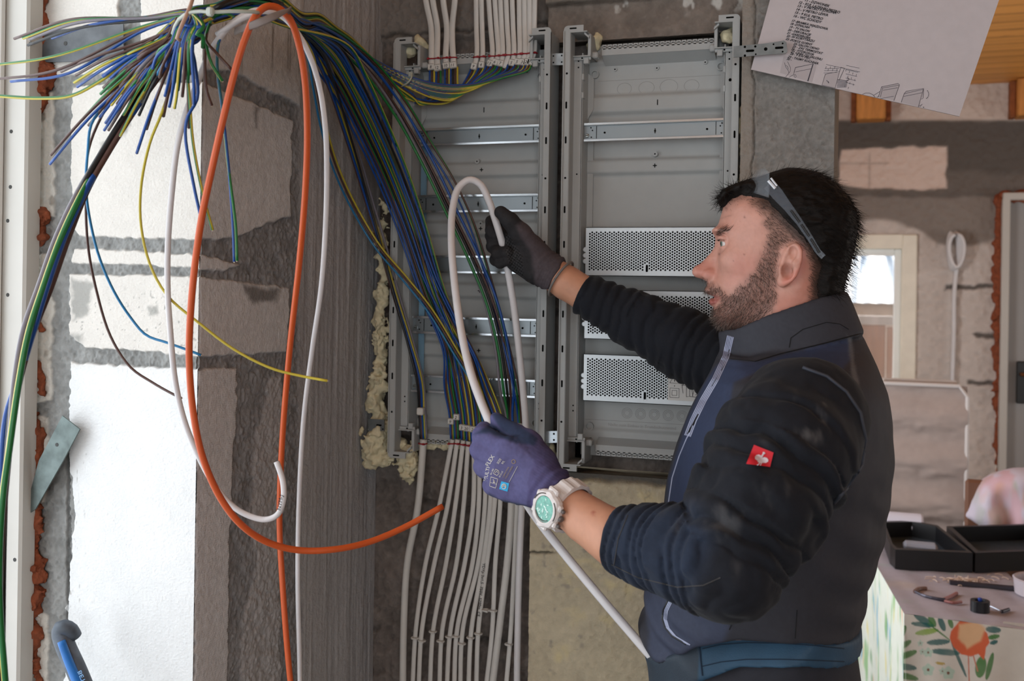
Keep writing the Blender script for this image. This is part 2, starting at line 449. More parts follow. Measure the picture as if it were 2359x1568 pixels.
SB = [[(470, -400), (720, -400), (694, 244), (530, 162), (470, 160)],
      [(470, 190), (560, 229), (674, 276), (668, 500), (600, 522), (540, 548), (462, 552)],
      [(460, 586), (520, 599), (556, 612), (520, 622), (460, 622)],
      [(460, 638), (560, 650), (668, 663), (660, 812), (460, 820)],
      [(455, 850), (545, 848), (545, 950), (535, 1100), (528, 1300), (515, 2400), (440, 2400)]]
SL = [[(628, 868), (655, 862), (655, 1010), (648, 1400), (650, 2400), (545, 2400), (560, 1470), (590, 1300), (580, 1180), (590, 1000)]]
def side(P, px, s, t):
    blk = patch(px, SB, 4, .06, 41, 2.2); lt = patch(px, SL, 9, .035, 44, 5)
    con = sstep(684, 700, px[:, 0] + 5 * fbm(P, 40, 2, 5))
    n1 = fbm(P, 40, 4, 51); n2 = fbm(P, 170, 3, 52)
    rib = np.sin((P[:, 2] + .12 * P[:, 1] + .0008 * n1) * 2 * math.pi / .0036) * (sstep(840, 860, px[:, 1]) + .35)
    strk = fbm(P * np.array([1, 1, .03]), 120, 3, 61); gr = fbm(P * np.array([1, 1, .06]), 55, 4, 63)
    mor = np.array(C('#888889')) * (1 + .25 * n1 + .2 * n2)[:, None]
    b = np.array(C('#cbcaca')) * (1 + .05 * n1 + .05 * n2 + .05 * rib)[:, None]
    b = mixc(b, C('#5f5c59'), patch(px, [[(560, 655), (640, 668), (635, 690), (600, 700), (570, 688)], [(582, 250), (592, 250), (588, 295), (584, 296)], [(600, 520), (668, 500), (668, 548), (560, 550)]], 8, .06, 71, 8) * .8)
    b = mixc(b, C('#7c7671'), sstep(0, .9, strk) * sstep(190, 150, px[:, 1]) * .7)
    c = mor * (1 - blk[:, None]) + b * blk[:, None]
    c = mixc(c, C('#b0aeae'), lt * .9) * (1 + .06 * n2)[:, None]
    cc = np.array(C('#aaa9aa')) * (1 + .13 * gr + .09 * strk + .06 * n2)[:, None]
    cc = mixc(cc, C('#b9b7b5'), sstep(.25, .9, gr) * .5)
    c = c * (1 - con[:, None]) + cc * con[:, None]
    d = .004 * blk * (1 - con) + .002 * lt * (1 - con) + (1 - con) * (1 - blk) * (.0025 * n1 + .002 * n2) + con * (.0012 * gr + .0012 * strk + .002) + .00035 * rib * blk
    return d - .003, c
struct(grid_obj('wall_left', (-.959, 1.332, ZB), (0, 1, 0), (0, 0, 1), .62, ZT - ZB, .0018, side, m_wall))
b = MB(); b.box((-1.118, 1.66, .2), (.31, .64, .5)); b.box((-1.12, 1.66, 2.51), (.31, .64, .18))
b.box((-1.12, -.05, .26), (.31, 2.72, .52)); b.box((-1.12, -.05, 2.55), (.31, 2.72, .3)); b.box((-1.12, -2.2, 1.35), (.31, 1.6, 2.7)); b.box((-1.135, 1.70, 1.4), (.27, .66, 2.2))
struct(b.build('wall_side', M('plain_block', '#b8b2aa', .9)))

def niche(P, px, s, t):
    n1 = fbm(P, 26, 4, 81); n2 = fbm(P, 140, 4, 82)
    c = np.array(C('#6b635e')) * (1 + .3 * n1 + .25 * n2)[:, None]
    c = mixc(c, C('#8b8078'), sstep(.25, .8, fbm(P, 14, 3, 85)) * .8)
    z = P[:, 2]; x = P[:, 0]
    row = np.abs(((z - .86) / .135 + .12 * n1) % 1 - .5) * 2
    jt = sstep(.86, .97, row); jt = jt * sstep(-.2, .5, fbm(P, 5, 2, 87)); c = c * (1 - .4 * jt[:, None])
    beam = sstep(2.085, 2.1, z + .006 * n1) * sstep(-.55, -.57, x)
    c = mixc(c, C('#7d7670'), beam * .8); c = c * (1 + .1 * n2)[:, None]
    crk = np.exp(-((z - 2.105 + .012 * n1) / .004) ** 2); c = c * (1 - .6 * crk[:, None])
    return .006 * n1 + .004 * n2 - .007 * jt - .004 * crk + .012 * beam, c
struct(grid_obj('wall_back', (-.97, 1.955, ZB), (1, 0, 0), (0, 0, 1), .78, ZT - ZB, .003, niche, m_wall))

def yel(P, px, s, t):
    n1 = fbm(P, 16, 4, 91); n2 = fbm(P, 120, 4, 92)
    c = np.array(C('#b3a78f')) * (1 + .12 * n1 + .16 * n2)[:, None]
    c = mixc(c, C('#c9b98f'), sstep(.2, .8, fbm(P, 30, 3, 95)) * .7)
    c = mixc(c, C('#8d867b'), sstep(.45, .8, fbm(P, 55, 3, 97)) * .7)
    y = 1272 + (px[:, 0] - 1200) * .008 + 3 * n2
    crk = np.exp(-((px[:, 1] - y) / 2.6) ** 2) * sstep(1290, 1265, px[:, 0])
    c = c * (1 - .85 * crk[:, None])
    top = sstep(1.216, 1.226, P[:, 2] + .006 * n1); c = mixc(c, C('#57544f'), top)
    return .003 * n1 + .0025 * n2 - .006 * crk - .012 * top, c
struct(grid_obj('wall_lower', (-.592, 1.872, ZB), (1, 0, 0), (0, 0, 1), .40, 1.233 - ZB, .0022, yel, m_wall, thick=.08))
def lint(P, px, s, t):
    n1 = fbm(P, 22, 4, 101); n2 = fbm(P, 120, 4, 102); gr = fbm(P * np.array([.08, 1, 1]), 70, 3, 103)
    form = sstep(2.128, 2.134, P[:, 2] - .05 * (P[:, 0] + .4) * 0 + .003 * n1)
    c = np.array(C('#7b7169')) * (1 + .3 * n1 + .2 * n2)[:, None]
    c = mixc(c, C('#c9c6c0'), sstep(.3, .55, fbm(P * np.array([1.5, 1, 1]), 34, 3, 105)) * sstep(2.09, 2.11, P[:, 2]) * sstep(-.5, -.42, P[:, 0]) * .8)
    c = mixc(c, C('#80786f'), form) * (1 + form * .18 * gr)[:, None]
    led = np.exp(-((P[:, 2] - 2.133) / .003) ** 2)
    return form * .02 + .004 * n1 * (1 - form) + .002 * n2, c * (1 - .3 * led[:, None])
struct(grid_obj('wall_upper', (-.585, 1.915, 2.06), (1, 0, 0), (0, 0, 1), .40, .36, .002, lint, m_wall, thick=.05))
def colm(P, px, s, t):
    n1 = fbm(P, 30, 4, 111); n2 = fbm(P, 190, 4, 112); big = fbm(P, 9, 3, 113)
    c = np.array(C('#7f7c78')) * (1 + .12 * big + .13 * n1 + .28 * n2)[:, None]
    e = sstep(.032, .012, s + .006 * n1)
    c = mixc(c, C('#8f867c'), e * .7)
    crk = np.exp(-((s - .022 - .005 * n1) / .0012) ** 2)
    return .003 * n1 + .002 * n2 + .003 * e - .004 * crk, c * (1 - .6 * crk[:, None])
struct(grid_obj('wall_column', (-.203, 1.833, 0), (1, 0, 0), (0, 0, 1), .157, 2.75, .002, colm, m_wall, thick=.32))

# ---- rear room
WX0, WX1, WZ0, WZ1 = -.42, .262, 1.05, 1.878
def rear(P, px, s, t):
    q = px; n1 = fbm(P, 9, 4, 121); n2 = fbm(P, 50, 3, 122)
    c = np.array(C('#c4b9b2')) * (1 + .07 * n1 + .05 * n2)[:, None]
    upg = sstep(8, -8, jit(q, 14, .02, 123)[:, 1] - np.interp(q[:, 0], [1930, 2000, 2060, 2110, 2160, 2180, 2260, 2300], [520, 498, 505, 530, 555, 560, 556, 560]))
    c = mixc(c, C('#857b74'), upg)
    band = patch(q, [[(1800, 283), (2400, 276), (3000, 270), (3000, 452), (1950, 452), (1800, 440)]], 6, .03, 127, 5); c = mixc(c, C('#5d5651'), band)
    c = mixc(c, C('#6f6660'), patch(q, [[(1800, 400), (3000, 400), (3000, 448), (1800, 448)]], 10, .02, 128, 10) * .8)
    wb = patch(q, [[(1938, 345), (2060, 340), (2181, 338), (2180, 436), (2060, 436), (1932, 428)]], 4, .04, 131, 3); c = mixc(c, C('#d2bcb0'), wb)
    lines = np.maximum(np.exp(-((q[:, 0] - 2003) / 3) ** 2) * sstep(345, 360, q[:, 1]), np.exp(-((q[:, 1] - 376) / 2.5) ** 2) * sstep(2055, 2040, q[:, 0])) * wb
    c = mixc(c, C('#9b8a80'), lines * .6)
    top = sstep(280, 272, q[:, 1]); c = mixc(c, C('#c9b8ad'), top)
    sm = patch(q, [[(2180, 655), (2295, 655), (2295, 664), (2175, 668)], [(2238, 766), (2295, 770), (2295, 778), (2250, 778)], [(2230, 875), (2295, 878), (2295, 888), (2230, 886)]], 5, .05, 133, 3)
    c = mixc(c, C('#3f3a36'), sm * .85)
    return .006 * n2 - .006 * sm, c * (1 + .05 * n2)[:, None]
Y5 = 5.4
def rear_piece(name, x0, x1, z0, z1): struct(grid_obj(name, (x0, Y5, z0), (1, 0, 0), (0, 0, 1), x1 - x0, z1 - z0, .0075, rear, m_wall, thick=.25))
rear_piece('wall_rear', -1.2, WX0, 0, 2.75); rear_piece('wall_rear.001', WX1, .625, 0, 2.75)
rear_piece('wall_rear.002', WX0, WX1, WZ1, 2.75); rear_piece('wall_rear.003', WX0, WX1, 0, WZ0); rear_piece('wall_rear.004', .625, 3.05, 2.06, 2.75); rear_piece('wall_rear.005', 1.55, 3.05, 0, 2.06)
def floorf(P, px, s, t):
    n = fbm(P, 3, 4, 141); return .002 * n, np.array(C('#7d7873')) * (1 + .15 * n)[:, None]
struct(grid_obj('floor', (-1.3, -3, 0), (1, 0, 0), (0, 1, 0), 4.4, 8.5, .05, floorf, M('screed', None, .85, bump=.3, bscale=40)))
def ceilf(P, px, s, t):
    k = np.floor(P[:, 1] / .12); gap = np.abs((P[:, 1] / .12) % 1 - .5) * 2
    g = fbm(P * np.array([.05, 1, 1]) + k[:, None] * 3.3, 40, 4, 151)
    kn = sstep(.72, .8, fbm(P * np.array([.6, 1, 1]), 9, 2, 155))
    c = np.array(C('#d8944a')) * (1 + .2 * g)[:, None]; c = mixc(c, C('#6a3d1d'), kn * .8)
    return -.003 * sstep(.95, .99, gap), c * (1 - .25 * sstep(.95, .99, gap)[:, None])
struct(grid_obj('ceiling', (3.1, -3, 2.6), (-1, 0, 0), (0, 1, 0), 4.4, 8.5, .02, ceilf, M('pine_boards', None, .5, bump=.1, bscale=90), thick=.06))
b = MB(); b.box((3.05, .0, 1.35), (.1, 6.2, 2.7)); b.box((3.05, 5.1, 1.35), (.1, .8, 2.7)); b.box((3.05, 3.9, .45), (.1, 1.6, .9)); b.box((3.05, 3.9, 2.4), (.1, 1.6, .6)); b.box((-1.3, 2.15, 1.35), (.1, .5, 2.7)); b.box((-1.3, 4.55, 1.35), (.1, 1.9, 2.7)); b.box((-1.3, 3.0, .42), (.1, 1.2, .84)); b.box((-1.3, 3.0, 2.38), (.1, 1.2, .66))  # right wall parted round an opening made up for the fill lamp
struct(b.build('wall_right', M('plain_plaster', '#c2b6ab', .9)))
b = MB(); b.box((-.75, -3.05, 1.35), (1.1, .1, 2.7)); b.box((2.6, -3.05, 1.35), (1.0, .1, 2.7)); b.box((.95, -3.05, 2.45), (2.4, .1, .5))
struct(b.build('wall_front', MATS['plain_plaster']))
m_wood = M('pine_timber', '#c2803f', .55, var=.25, vscale=18, stretch=(3, 3, .5), bump=.1, bscale=60)
m_wood2 = M('old_timber', '#8a4d26', .7, var=.35, vscale=25, bump=.4, bscale=60)
for i, (u0, u1, v0, v1, lab) in enumerate(((1960, 2052, 190, 284, 'short orange pine joist end in the rear wall under the hanging cardboard'), (2322, 2420, 160, 276, 'orange pine joist end meeting the rear wall above the grey door'))):
    a = PY(u0, v1, Y5); c = PY(u1, v1, Y5); t_ = thing('joist', lab, 'beam', ((a.x + c.x) / 2, Y5, a.z))
    b = MB(); wd = c.x - a.x
    b.box(((a.x + c.x) / 2, Y5 - .05, (a.z + 2.6) / 2), (wd * .72, .16, 2.6 - a.z), bev=.006); b.build('joist_core', m_wood, t_)
    for s in (-1, 1): b = MB(); b.box(((a.x + c.x) / 2 + s * wd * .43, Y5 - .02, (a.z + 2.6) / 2), (wd * .14, .1, 2.6 - a.z), bev=.004); b.build('joist_bracing', m_wood2, t_)

# ---- rear window
win = thing('window_2', None, None, ((WX0 + WX1) / 2, Y5 + .1, WZ0)); win['kind'] = 'structure'
m_wf = M('painted_window_frame', '#e9e2d2', .45, var=.05, vscale=15)
b = MB(); cxw = (WX0 + WX1) / 2
for s, x in ((-1, WX0), (1, WX1)): b.box((x - s * .035, Y5 + .05, (WZ0 + WZ1) / 2), (.07, .14, WZ1 - WZ0), bev=.006)
b.box((cxw, Y5 + .051, WZ1 - .035), (WX1 - WX0 - .136, .138, .07), bev=.003); b.box((cxw, Y5 + .051, WZ0 + .03), (WX1 - WX0 - .136, .138, .06), bev=.003)
struct(b.build('window_frame', m_wf, win))
b = MB()
for s, x in ((-1, WX0), (1, WX1)): b.box((x - s * .085, Y5 + .075, (WZ0 + WZ1) / 2), (.035, .07, WZ1 - WZ0 - .14), bev=.005)
b.box((cxw, Y5 + .075, WZ1 - .085), (WX1 - WX0 - .205, .07, .035), bev=.005); b.box((cxw, Y5 + .075, WZ0 + .075), (WX1 - WX0 - .205, .07, .035), bev=.005)
struct(b.build('window_sash', M('window_sash_white', '#eef0ee', .4), win))
b = MB(); b.box((cxw, Y5 + .09, (WZ0 + WZ1) / 2), (WX1 - WX0 - .2, .006, WZ1 - WZ0 - .2)); struct(b.build('pane', m_glass, win))
# outdoors: board fence, shed roofs, bare tree
g = thing('board_fence', 'weathered brown board fence seen through the rear window', 'fence', (0, 7.6, 0))
rr = random.Random(3)
for i in range(9):
    b = MB(); x = -1.1 + i * .17; b.box((x, 7.6 + .01 * (i % 2), .68), (.16, .03, 1.36 + rr.uniform(-.02, .02)), bev=.004)
    b.build('fence_board', M(('fence_brown', 'fence_grey', 'fence_pale')[(i * 2 + i // 4) % 3], ('#7d5a48', '#8d7f78', '#b08a6c')[(i * 2 + i // 4) % 3], .8, var=.2, vscale=20, stretch=(1, 1, .1)), g)
b = MB(); b.box((-.4, 7.62, 1.40), (1.7, .06, .06)); b.build('fence_rail', MATS['fence_grey'], g)
g = thing('shed', 'shed with corrugated grey blue roof seen through the rear window', 'shed', (-.2, 10.2, 0))
b = MB(); b.box((-.3, 10.6, .75), (4, 1.4, 1.5)); b.build('shed_wall', M('shed_boards', '#b9a090', .8, var=.2, vscale=8), g)
b = MB(); V = []; F = []
for i in range(80):
    x = -2.5 + i * .055; V += [(x, 9.7, 1.5 + .007 * (i % 2)), (x, 11.4, 2.0 + .007 * (i % 2))]
    if i: F.append((2 * i - 2, 2 * i, 2 * i + 1, 2 * i - 1))
b.add(V, F); b.build('shed_roof', M('roof_sheet', '#6d8299', .6, var=.25, vscale=3), g)
tr = thing('tree', 'bare branching tree behind the shed seen through the rear window', 'tree', (.1, 13, 0))
b = MB(); b.tube([(.1, 13, 0), (.12, 13, 1.4), (.05, 13, 2.6)], [.12, .05], 8); b.build('trunk', M('bark', '#57493f', .9), tr)
b = MB()
for i in range(60):
    a0 = rr.uniform(0, 6.28); z0 = rr.uniform(1.5, 2.5); L = rr.uniform(.5, 1.3)
    b.tube([(.09, 13, z0), (.09 + L * .5 * math.cos(a0), 13 + .3 * math.sin(a0), z0 + L * .3), (.09 + L * math.cos(a0), 13 + .5 * math.sin(a0), z0 + L * rr.uniform(.2, .6))], [.02, .006], 5, seg=6)
tb = b.build('branches', MATS['bark'], tr)
b = MB(); b.box((0, 12, -.1), (20, 13, .1)); struct(b.build('ground', M('yard_soil', '#8c8371', .9)))

# ---- door on the right
dr = thing('door_1', None, None, (1.1, Y5, 0)); dr['kind'] = 'structure'
b = MB(); b.box((1.10, Y5 + .02, 1.02), (.9, .06, 2.04), bev=.004); struct(b.build('door_leaf', M('grey_door', '#8f8c8a', .5), dr))
b = MB(); b.box((.65, Y5 - .01, 1.02), (.035, .1, 2.05), bev=.004); b.box((1.1, Y5 - .01, 2.055), (.93, .1, .035), bev=.004); b.box((1.55, Y5 - .01, 1.02), (.035, .1, 2.05), bev=.004); struct(b.build('door_frame', M('door_frame_white', '#b7b2ab', .45), dr))
hp = PY(2352, 880, Y5 - .02)
b = MB(); b.box((hp.x, hp.y - .012, hp.z), (.045, .012, .20), bev=.005); struct(b.build('handle_plate', M('black_plate', '#191817', .4), dr))
b = MB(); b.tube([(hp.x, hp.y - .01, hp.z + .04), (hp.x, hp.y - .06, hp.z + .04), (hp.x + .03, hp.y - .065, hp.z + .04), (hp.x + .11, hp.y - .065, hp.z + .045)], .009, 8); struct(b.build('handle', M('brass_handle', '#7a4f2d', .35, .6), dr))
# foam along the door frame
def foam(name, lab, path, rad, seed, mat, h=.004, amp=.5, fl=(1, 1, 1), sc=None, ext=None):
    P_ = np.array([tuple(p) for p in path]); sc = sc or .9 / max(rad)
    def f(P):
        d = None
        for i in range(len(P_) - 1):
            e = capsule(P, P_[i], P_[i + 1], rad[i], rad[i + 1]); d = e if d is None else np.minimum(d, e)
        return d + amp * max(rad) * fbm(P, sc, 3, seed) + .3 * amp * max(rad) * fbm(P, sc * 3.1, 2, seed + 5)
    m = max(rad) * 1.8
    o = sdf_obj(name, f, P_.min(0) - m, P_.max(0) + m, h, mat)
    return tag(o, lab, 'foam')
foam('foam_strip', 'rust orange foam strip beside the grey door frame', [PY(2301, v, Y5 - .005) for v in (455, 560, 700, 830, 980, 1100)], [.022, .02, .03, .022, .02, .02], 5, m_ofoam, .009, .8)
foam('foam_strip', 'rust orange foam along the top of the grey door frame', [PY(u, 452, Y5 - .005) for u in (2310, 2360, 2420)], [.02, .028, .02], 6, m_ofoam, .009, .8)

# ---- left window, its frame and fixings
win = thing('window_1', None, None, (-1.30, 0, .55)); win['kind'] = 'structure'
b = MB()
b.box((-1.299, 1.306, 1.47), (.087, .034, 1.92), bev=.004); b.box((-1.299, -1.38, 1.47), (.087, .04, 1.92), bev=.004)
b.box((-1.299, -.04, .545), (.087, 2.72, .06), bev=.004); b.box((-1.299, -.04, 2.40), (.087, 2.72, .06), bev=.004)
struct(b.build('window_frame', m_pvc, win))
b = MB()
b.box((-1.314, 1.282, 1.47), (.03, .02, 1.84), bev=.006); b.box((-1.314, -.04, .585), (.03, 2.6, .02), bev=.006); b.box((-1.314, -.04, 2.36), (.03, 2.6, .02), bev=.006)
struct(b.build('window_bead', M('white_bead', '#e4e4e0', .3), win))
b = MB()
for k in range(9):
    p = PY((66, 22, 20, 14, 14, 10, 8, 30, 6)[k], (99, 302, 430, 508, 679, 947, 1130, 1290, 1400)[k], 1.2855); b.lathe((p.x, 1.272 if p.x < -1.302 else 1.289, p.z), (0, -1, 0), [(.0032, -.002), (.0032, .0005), (.0018, .0008)], 8)
struct(b.build('screw_holes', m_pvcd, win))
b = MB(); b.box((-1.322, -.05, 1.47), (.006, 2.62, 1.78)); struct(b.build('pane', m_glass, win))
YJ = 1.327
for i, (v0, v1, uu, r0) in enumerate(((-60, 130, 98, .011), (168, 232, 98, .013), (495, 545, 92, .011), (700, 760, 88, .005), (835, 905, 92, .006), (960, 1170, 86, .008), (1175, 1330, 82, .010), (1360, 1600, 80, .010))):
    n = max(3, int((v1 - v0) / 28)); rs = [r0 * (.65 + .5 * abs(math.sin(3 * k + i))) for k in range(n)]
    foam('foam_patch', ('rust orange foam in the gap at the top of the white window frame', 'rust orange foam lump beside the window frame under the upper steel plate', 'rust orange foam lump on the jamb beside the foot of the big upper block', 'small rust orange foam crumb on the white plaster strip of the jamb', 'rust orange foam flecks at the foot of the white plaster strip', 'rust orange foam behind the slanting steel bracket', 'rust orange foam ridge just below the slanting steel bracket', 'rust orange foam ridge beside the blue handled bar')[i],
         [PY(uu + 9 * math.sin(2.3 * k + i), v0 + (v1 - v0) * k / (n - 1), YJ) for k in range(n)], rs, 200 + i, m_ofoam, .0022, .9)
# steel plates on the jamb
def plate(name, lab, px, y, th, mat, holes=(), cat='bracket'):
    t_ = thing(name, lab, cat, PY(*px[0], y)); b = MB()
    P = [PY(u, v, y) for u, v in px]; b.prism([(p.x, p.z) for p in P], (0, y, 0), (1, 0, 0), (0, 0, 1), (0, -1, 0), th); b.build('plate', mat, t_)
    b = MB()
    for u, v, r in holes:
        p = PY(u, v, y - th); b.lathe((p.x, y - th - .0002, p.z), (0, -1, 0), [(r, -.0005), (r, .0003)], 12)
    if holes: b.build('holes', m_pvcd, t_)
    return t_
plate('steel_plate', 'flat galvanised steel plate on the jamb behind the fanned wires', [(86, 72), (200, 64), (286, 56), (287, 132), (200, 142), (88, 144)], 1.322, .002, M('dull_steel_plate', '#5d6063', .6, .5, var=.25, vscale=40, bump=.1, bscale=300), [(151, 100, .0035), (250, 92, .0015)])
plate('steel_bracket', 'slanting galvanised steel anchor bracket between window frame and white block', [(146, 957), (186, 988), (148, 1060), (84, 1172), (66, 1185), (70, 1140), (92, 1060)], 1.312, .0025, M('spangled_steel_bracket', '#66716f', .55, .6, var=.25, vscale=45, bump=.1, bscale=300), [(131, 1024, .003)])
# blue handled pry bar
h = thing('pry_bar', 'steel bar with a blue handle leaning on the jamb beside the window frame', 'tool', PY(200, 1900, 1.2))
top = [PY(*q, 1.25) for q in ((176, 1462), (158, 1448), (139, 1448), (134, 1462))]; sh = [PY(140, 1455, 1.25), PY(152, 1490, 1.25), PY(175, 1540, 1.245), PY(200, 1600, 1.24), PY(330, 1900, 1.20)]
V, F = tube([tuple(q) for q in [PY(172, 1466, 1.262), PY(160, 1450, 1.255), PY(144, 1446, 1.25)] + sh], [.011, .013, .0145, .0145, .0145, .016, .016], 14)
mesh_obj('bar', V, F, M('worn_grey_steel', '#565d66', .55, .3, var=.25, vscale=60), h)
V, F = tube([tuple(q + Vector((0, -.0095, 0))) for q in [PY(152, 1472, 1.245), PY(165, 1508, 1.243), PY(195, 1580, 1.237), PY(328, 1890, 1.195)]], [.006, .007, .0078, .0078], 12)
mesh_obj('handle_inlay', V, F, M('blue_plastic', '#1b66ae', .45, var=.1, vscale=60), h)
p = PY(188, 1540, 1.222); d1 = (PY(207, 1568, 1.222) - PY(193, 1535, 1.222)); text_obj('handle_lettering', 'BETA', PY(186, 1542, 1.2225), d1, Vector((0, -1, 0)).cross(d1) * -1, .011, M('pale_blue_print', '#6f9cc8', .5), h)
# ================================================================== the two distribution boards in the wall recess
m_pan = M('grey_cabinet_plastic', '#a2a4a3', .55, var=.025, vscale=40, bump=.05, bscale=700)
m_dark = M('dark_opening', '#0e0e0d', .9, spec=0.)
m_rail = M('zinc_rail', '#8f979b', .36, .8, var=.05, vscale=9, bump=.05, bscale=900)
m_railb = M('bright_rail_lip', '#d5dade', .22, .95)
m_blue = M('blue_zinc_strip', '#8fb4cc', .35, .75, var=.12, vscale=14, stretch=(1, 1, .4))
m_perf = M('perforated_sheet', '#c3c8cb', .38, .75, var=.04, vscale=14, bump=.04, bscale=900)
m_sheath = M('white_cable_sheath', '#c9c6c1', .45, var=.05, vscale=25)
m_scr = M('screw_zinc', '#aeb4b2', .3, .9)
YF, YL, YB, YR = 1.855, 1.884, 1.934, 1.896
ZP0, ZP1 = 1.240, 2.076
def slotbox(b, x, y, z, w, h, mi=1):
    """a small opening with rounded ends, sunk in a face that looks to -y"""
    n = 6; r = min(w, h) / 2; P = []
    for cx, cz, a0 in ((w / 2 - r, h / 2 - r, 0), (-(w / 2 - r), h / 2 - r, 90), (-(w / 2 - r), -(h / 2 - r), 180), (w / 2 - r, -(h / 2 - r), 270)):
        for k in range(4):
            a = math.radians(a0 + 30 * k); P.append((cx + r * math.cos(a), cz + r * math.sin(a)))
    b.prism(P, (x, y + .002, z), (1, 0, 0), (0, 0, 1), (0, -1, 0), .0023, mi)
def ring(b, x, y, z, r0, r1, h, mi=0, n=16):
    b.lathe((x, y, z), (0, -1, 0), [(r1, 0), (r1, h), (r0, h), (r0, h * .3), (0, h * .3)], n, mi)
def board(x0, x1, lab, right):
    t_ = thing('distribution_board', lab, 'distribution board', ((x0 + x1) / 2, YB, ZP0))
    w = x1 - x0; xa, xb = x0 + .0275, x1 - .0275
    # back plate with pressed ridges
    def bp(P, px, s, t):
        z = P[:, 2]; d = np.zeros(len(P))
        for zc, h in ((1.938, .022), (1.818, .018), (1.70, .018), (1.575, .018), (1.455, .018)):
            if right and zc < 1.75: continue
            d += .008 * sstep(h, h * .55, np.abs(z - zc))
        d += .006 * sstep(2.012, 2.02, z) + .006 * sstep(1.316, 1.308, z) + .006 * sstep(1.29, 1.284, z)
        if right: d += .006 * sstep(1.36, 1.34, z) * 0
        return d, np.ones((len(P), 3))
    grid_obj('back_plate', (xa, YB, 1.262), (1, 0, 0), (0, 0, 1), xb - xa, 2.052 - 1.262, .003, bp, m_pan, t_, thick=.003)
    b = MB()
    for px, py in ((.25, 2.006), (.5, 2.004), (.78, 2.01)): b.lathe((x0 + w * px, YB - .0002, py), (0, -1, 0), [(.004, 0), (.004, .003), (.0018, .003)], 12); slotbox(b, x0 + w * px, YB - .003, py, .003, .003)
    for px, pz in ((.47, 1.835), (.5, 1.71)) if not right else ((.5, 1.84),):
        b.lathe((x0 + w * px, YB, pz), (0, -1, 0), [(.0055, 0), (.005, .009), (.002, .009)], 12); slotbox(b, x0 + w * px, YB - .009, pz, .003, .003)
    for px, pz in ((.13, 1.998), (.87, 2.0), (.13, 1.316), (.87, 1.316)): ring(b, x0 + w * px, YB, pz, .006, .008, .007)
    for zc in (1.938, 1.818, 1.70, 1.575, 1.455)[:2 if right else 5]:
        if zc > 1.9: slotbox(b, x0 + w * .51, YB - .0082, zc, .0018, .011)
        else: slotbox(b, x0 + w * .5, YB - .0082, zc, .0018, .008); slotbox(b, x0 + w * .5, YB - .0084, zc, .008, .0018)
    b.build('bosses', [m_pan, m_dark], t_)
    if right:
        b = MB()
        for k in range(6):
            for r in (.010, .0075, .005): 
                c = np.linspace(0, 2 * math.pi, 28); b.tube([(x0 + .115 + .0265 * k + r * math.cos(q), YB - .0002, 1.345 + r * math.sin(q)) for q in c], .0003, 4, sm=False, cap=False)
        for k, r in ((0, .014), (1, .015), (2, .017), (3, .014)):
            c = np.linspace(0, 2 * math.pi, 28); b.tube([(x0 + .1 + .043 * k + r * math.cos(q), YB - .0002, 1.968 + .8 * r * math.sin(q)) for q in c], .0003, 4, sm=False, cap=False)
        b.tube([(xa, YB - .0002, 1.329), (xb, YB - .0002, 1.329)], .0003, 4, sm=False); b.tube([(xa + .02, YB - .0002, 1.985), (xb, YB - .0002, 1.985)], .0003, 4, sm=False)
        b.build('embossed_rings', M('embossed_plastic', '#959491', .6), t_); b = MB()
        text_obj('x', 'Nicht zum Einbau in Brandschutzwand', (x0 + .078, YB, 1.3185), (1, 0, 0), (0, 0, 1), .0085, None, None, b)
        b.build('embossed_text', MATS['embossed_plastic'], t_)
    # side channels: front flange, groove wall, ledge, inner wall
    for sg, xe in ((1, x0), (-1, x1)):
        b = MB(); X = lambda q: xe + sg * q
        prof = [(0, YF), (.0125, YF), (.0125, YL), (.0275, YL), (.0275, YB + .002), (.0295, YB + .002), (.0295, YL - .002), (.0145, YL - .002 + .004), (.0145, YF + .0), (.0145, YF)]
        # solid strips
        b.box((X(.0066), YF + .0015, (ZP0 + ZP1) / 2), (.0132, .003, ZP1 - ZP0 - .012), bev=.001)
        b.box((X(.001), (YF + YL) / 2 + .012, (ZP0 + ZP1) / 2), (.002, .06, ZP1 - ZP0 - .02))
        b.box((X(.0125), (YF + YL) / 2 + .0015, (ZP0 + ZP1) / 2), (.002, YL - YF, ZP1 - ZP0 - .01))
        b.box((X(.021), YL + .0012, (1.30 + 2.02) / 2), (.0185, .0024, .72), bev=.0008)
        b.box((X(.0295), (YL + YB) / 2, (1.29 + 2.03) / 2), (.002, YB - YL, .74))
        for k in range(13):
            z = 2.058 - .0655 * k
            if k in (1, 4, 11): slotbox(b, X(.007), YF, z - .006, .0042, .0042)
            else: slotbox(b, X(.0068), YF, z, .0034, .0135)
        for z in (2.015, 2.003, 1.36, 1.35, 1.8, 1.60): slotbox(b, X(.0215), YL, z, .0032, .0032)
        if sg < 0: slotbox(b, X(.0195), YL, 1.965, .0055, .006)
        for z in (1.95, 1.985): b.box((X(.030), YL + .006, z), (.005, .014, .012), bev=.001)
        # widening wings of the inner wall
        b.prism([(0, 0), (.012, -.012), (.012, -.07), (0, -.09)], (X(.030), YB - .006, 2.0), (sg, 0, 0), (0, 0, 1), (0, -1, 0), .004)
        b.prism([(0, 0), (.012, -.015), (.012, -.30), (0, -.31)], (X(.030), YB - .002, 1.9), (sg, 0, 0), (0, 0, 1), (0, -1, 0), .004)
        b.build('side_channel', [m_pan, m_dark], t_)
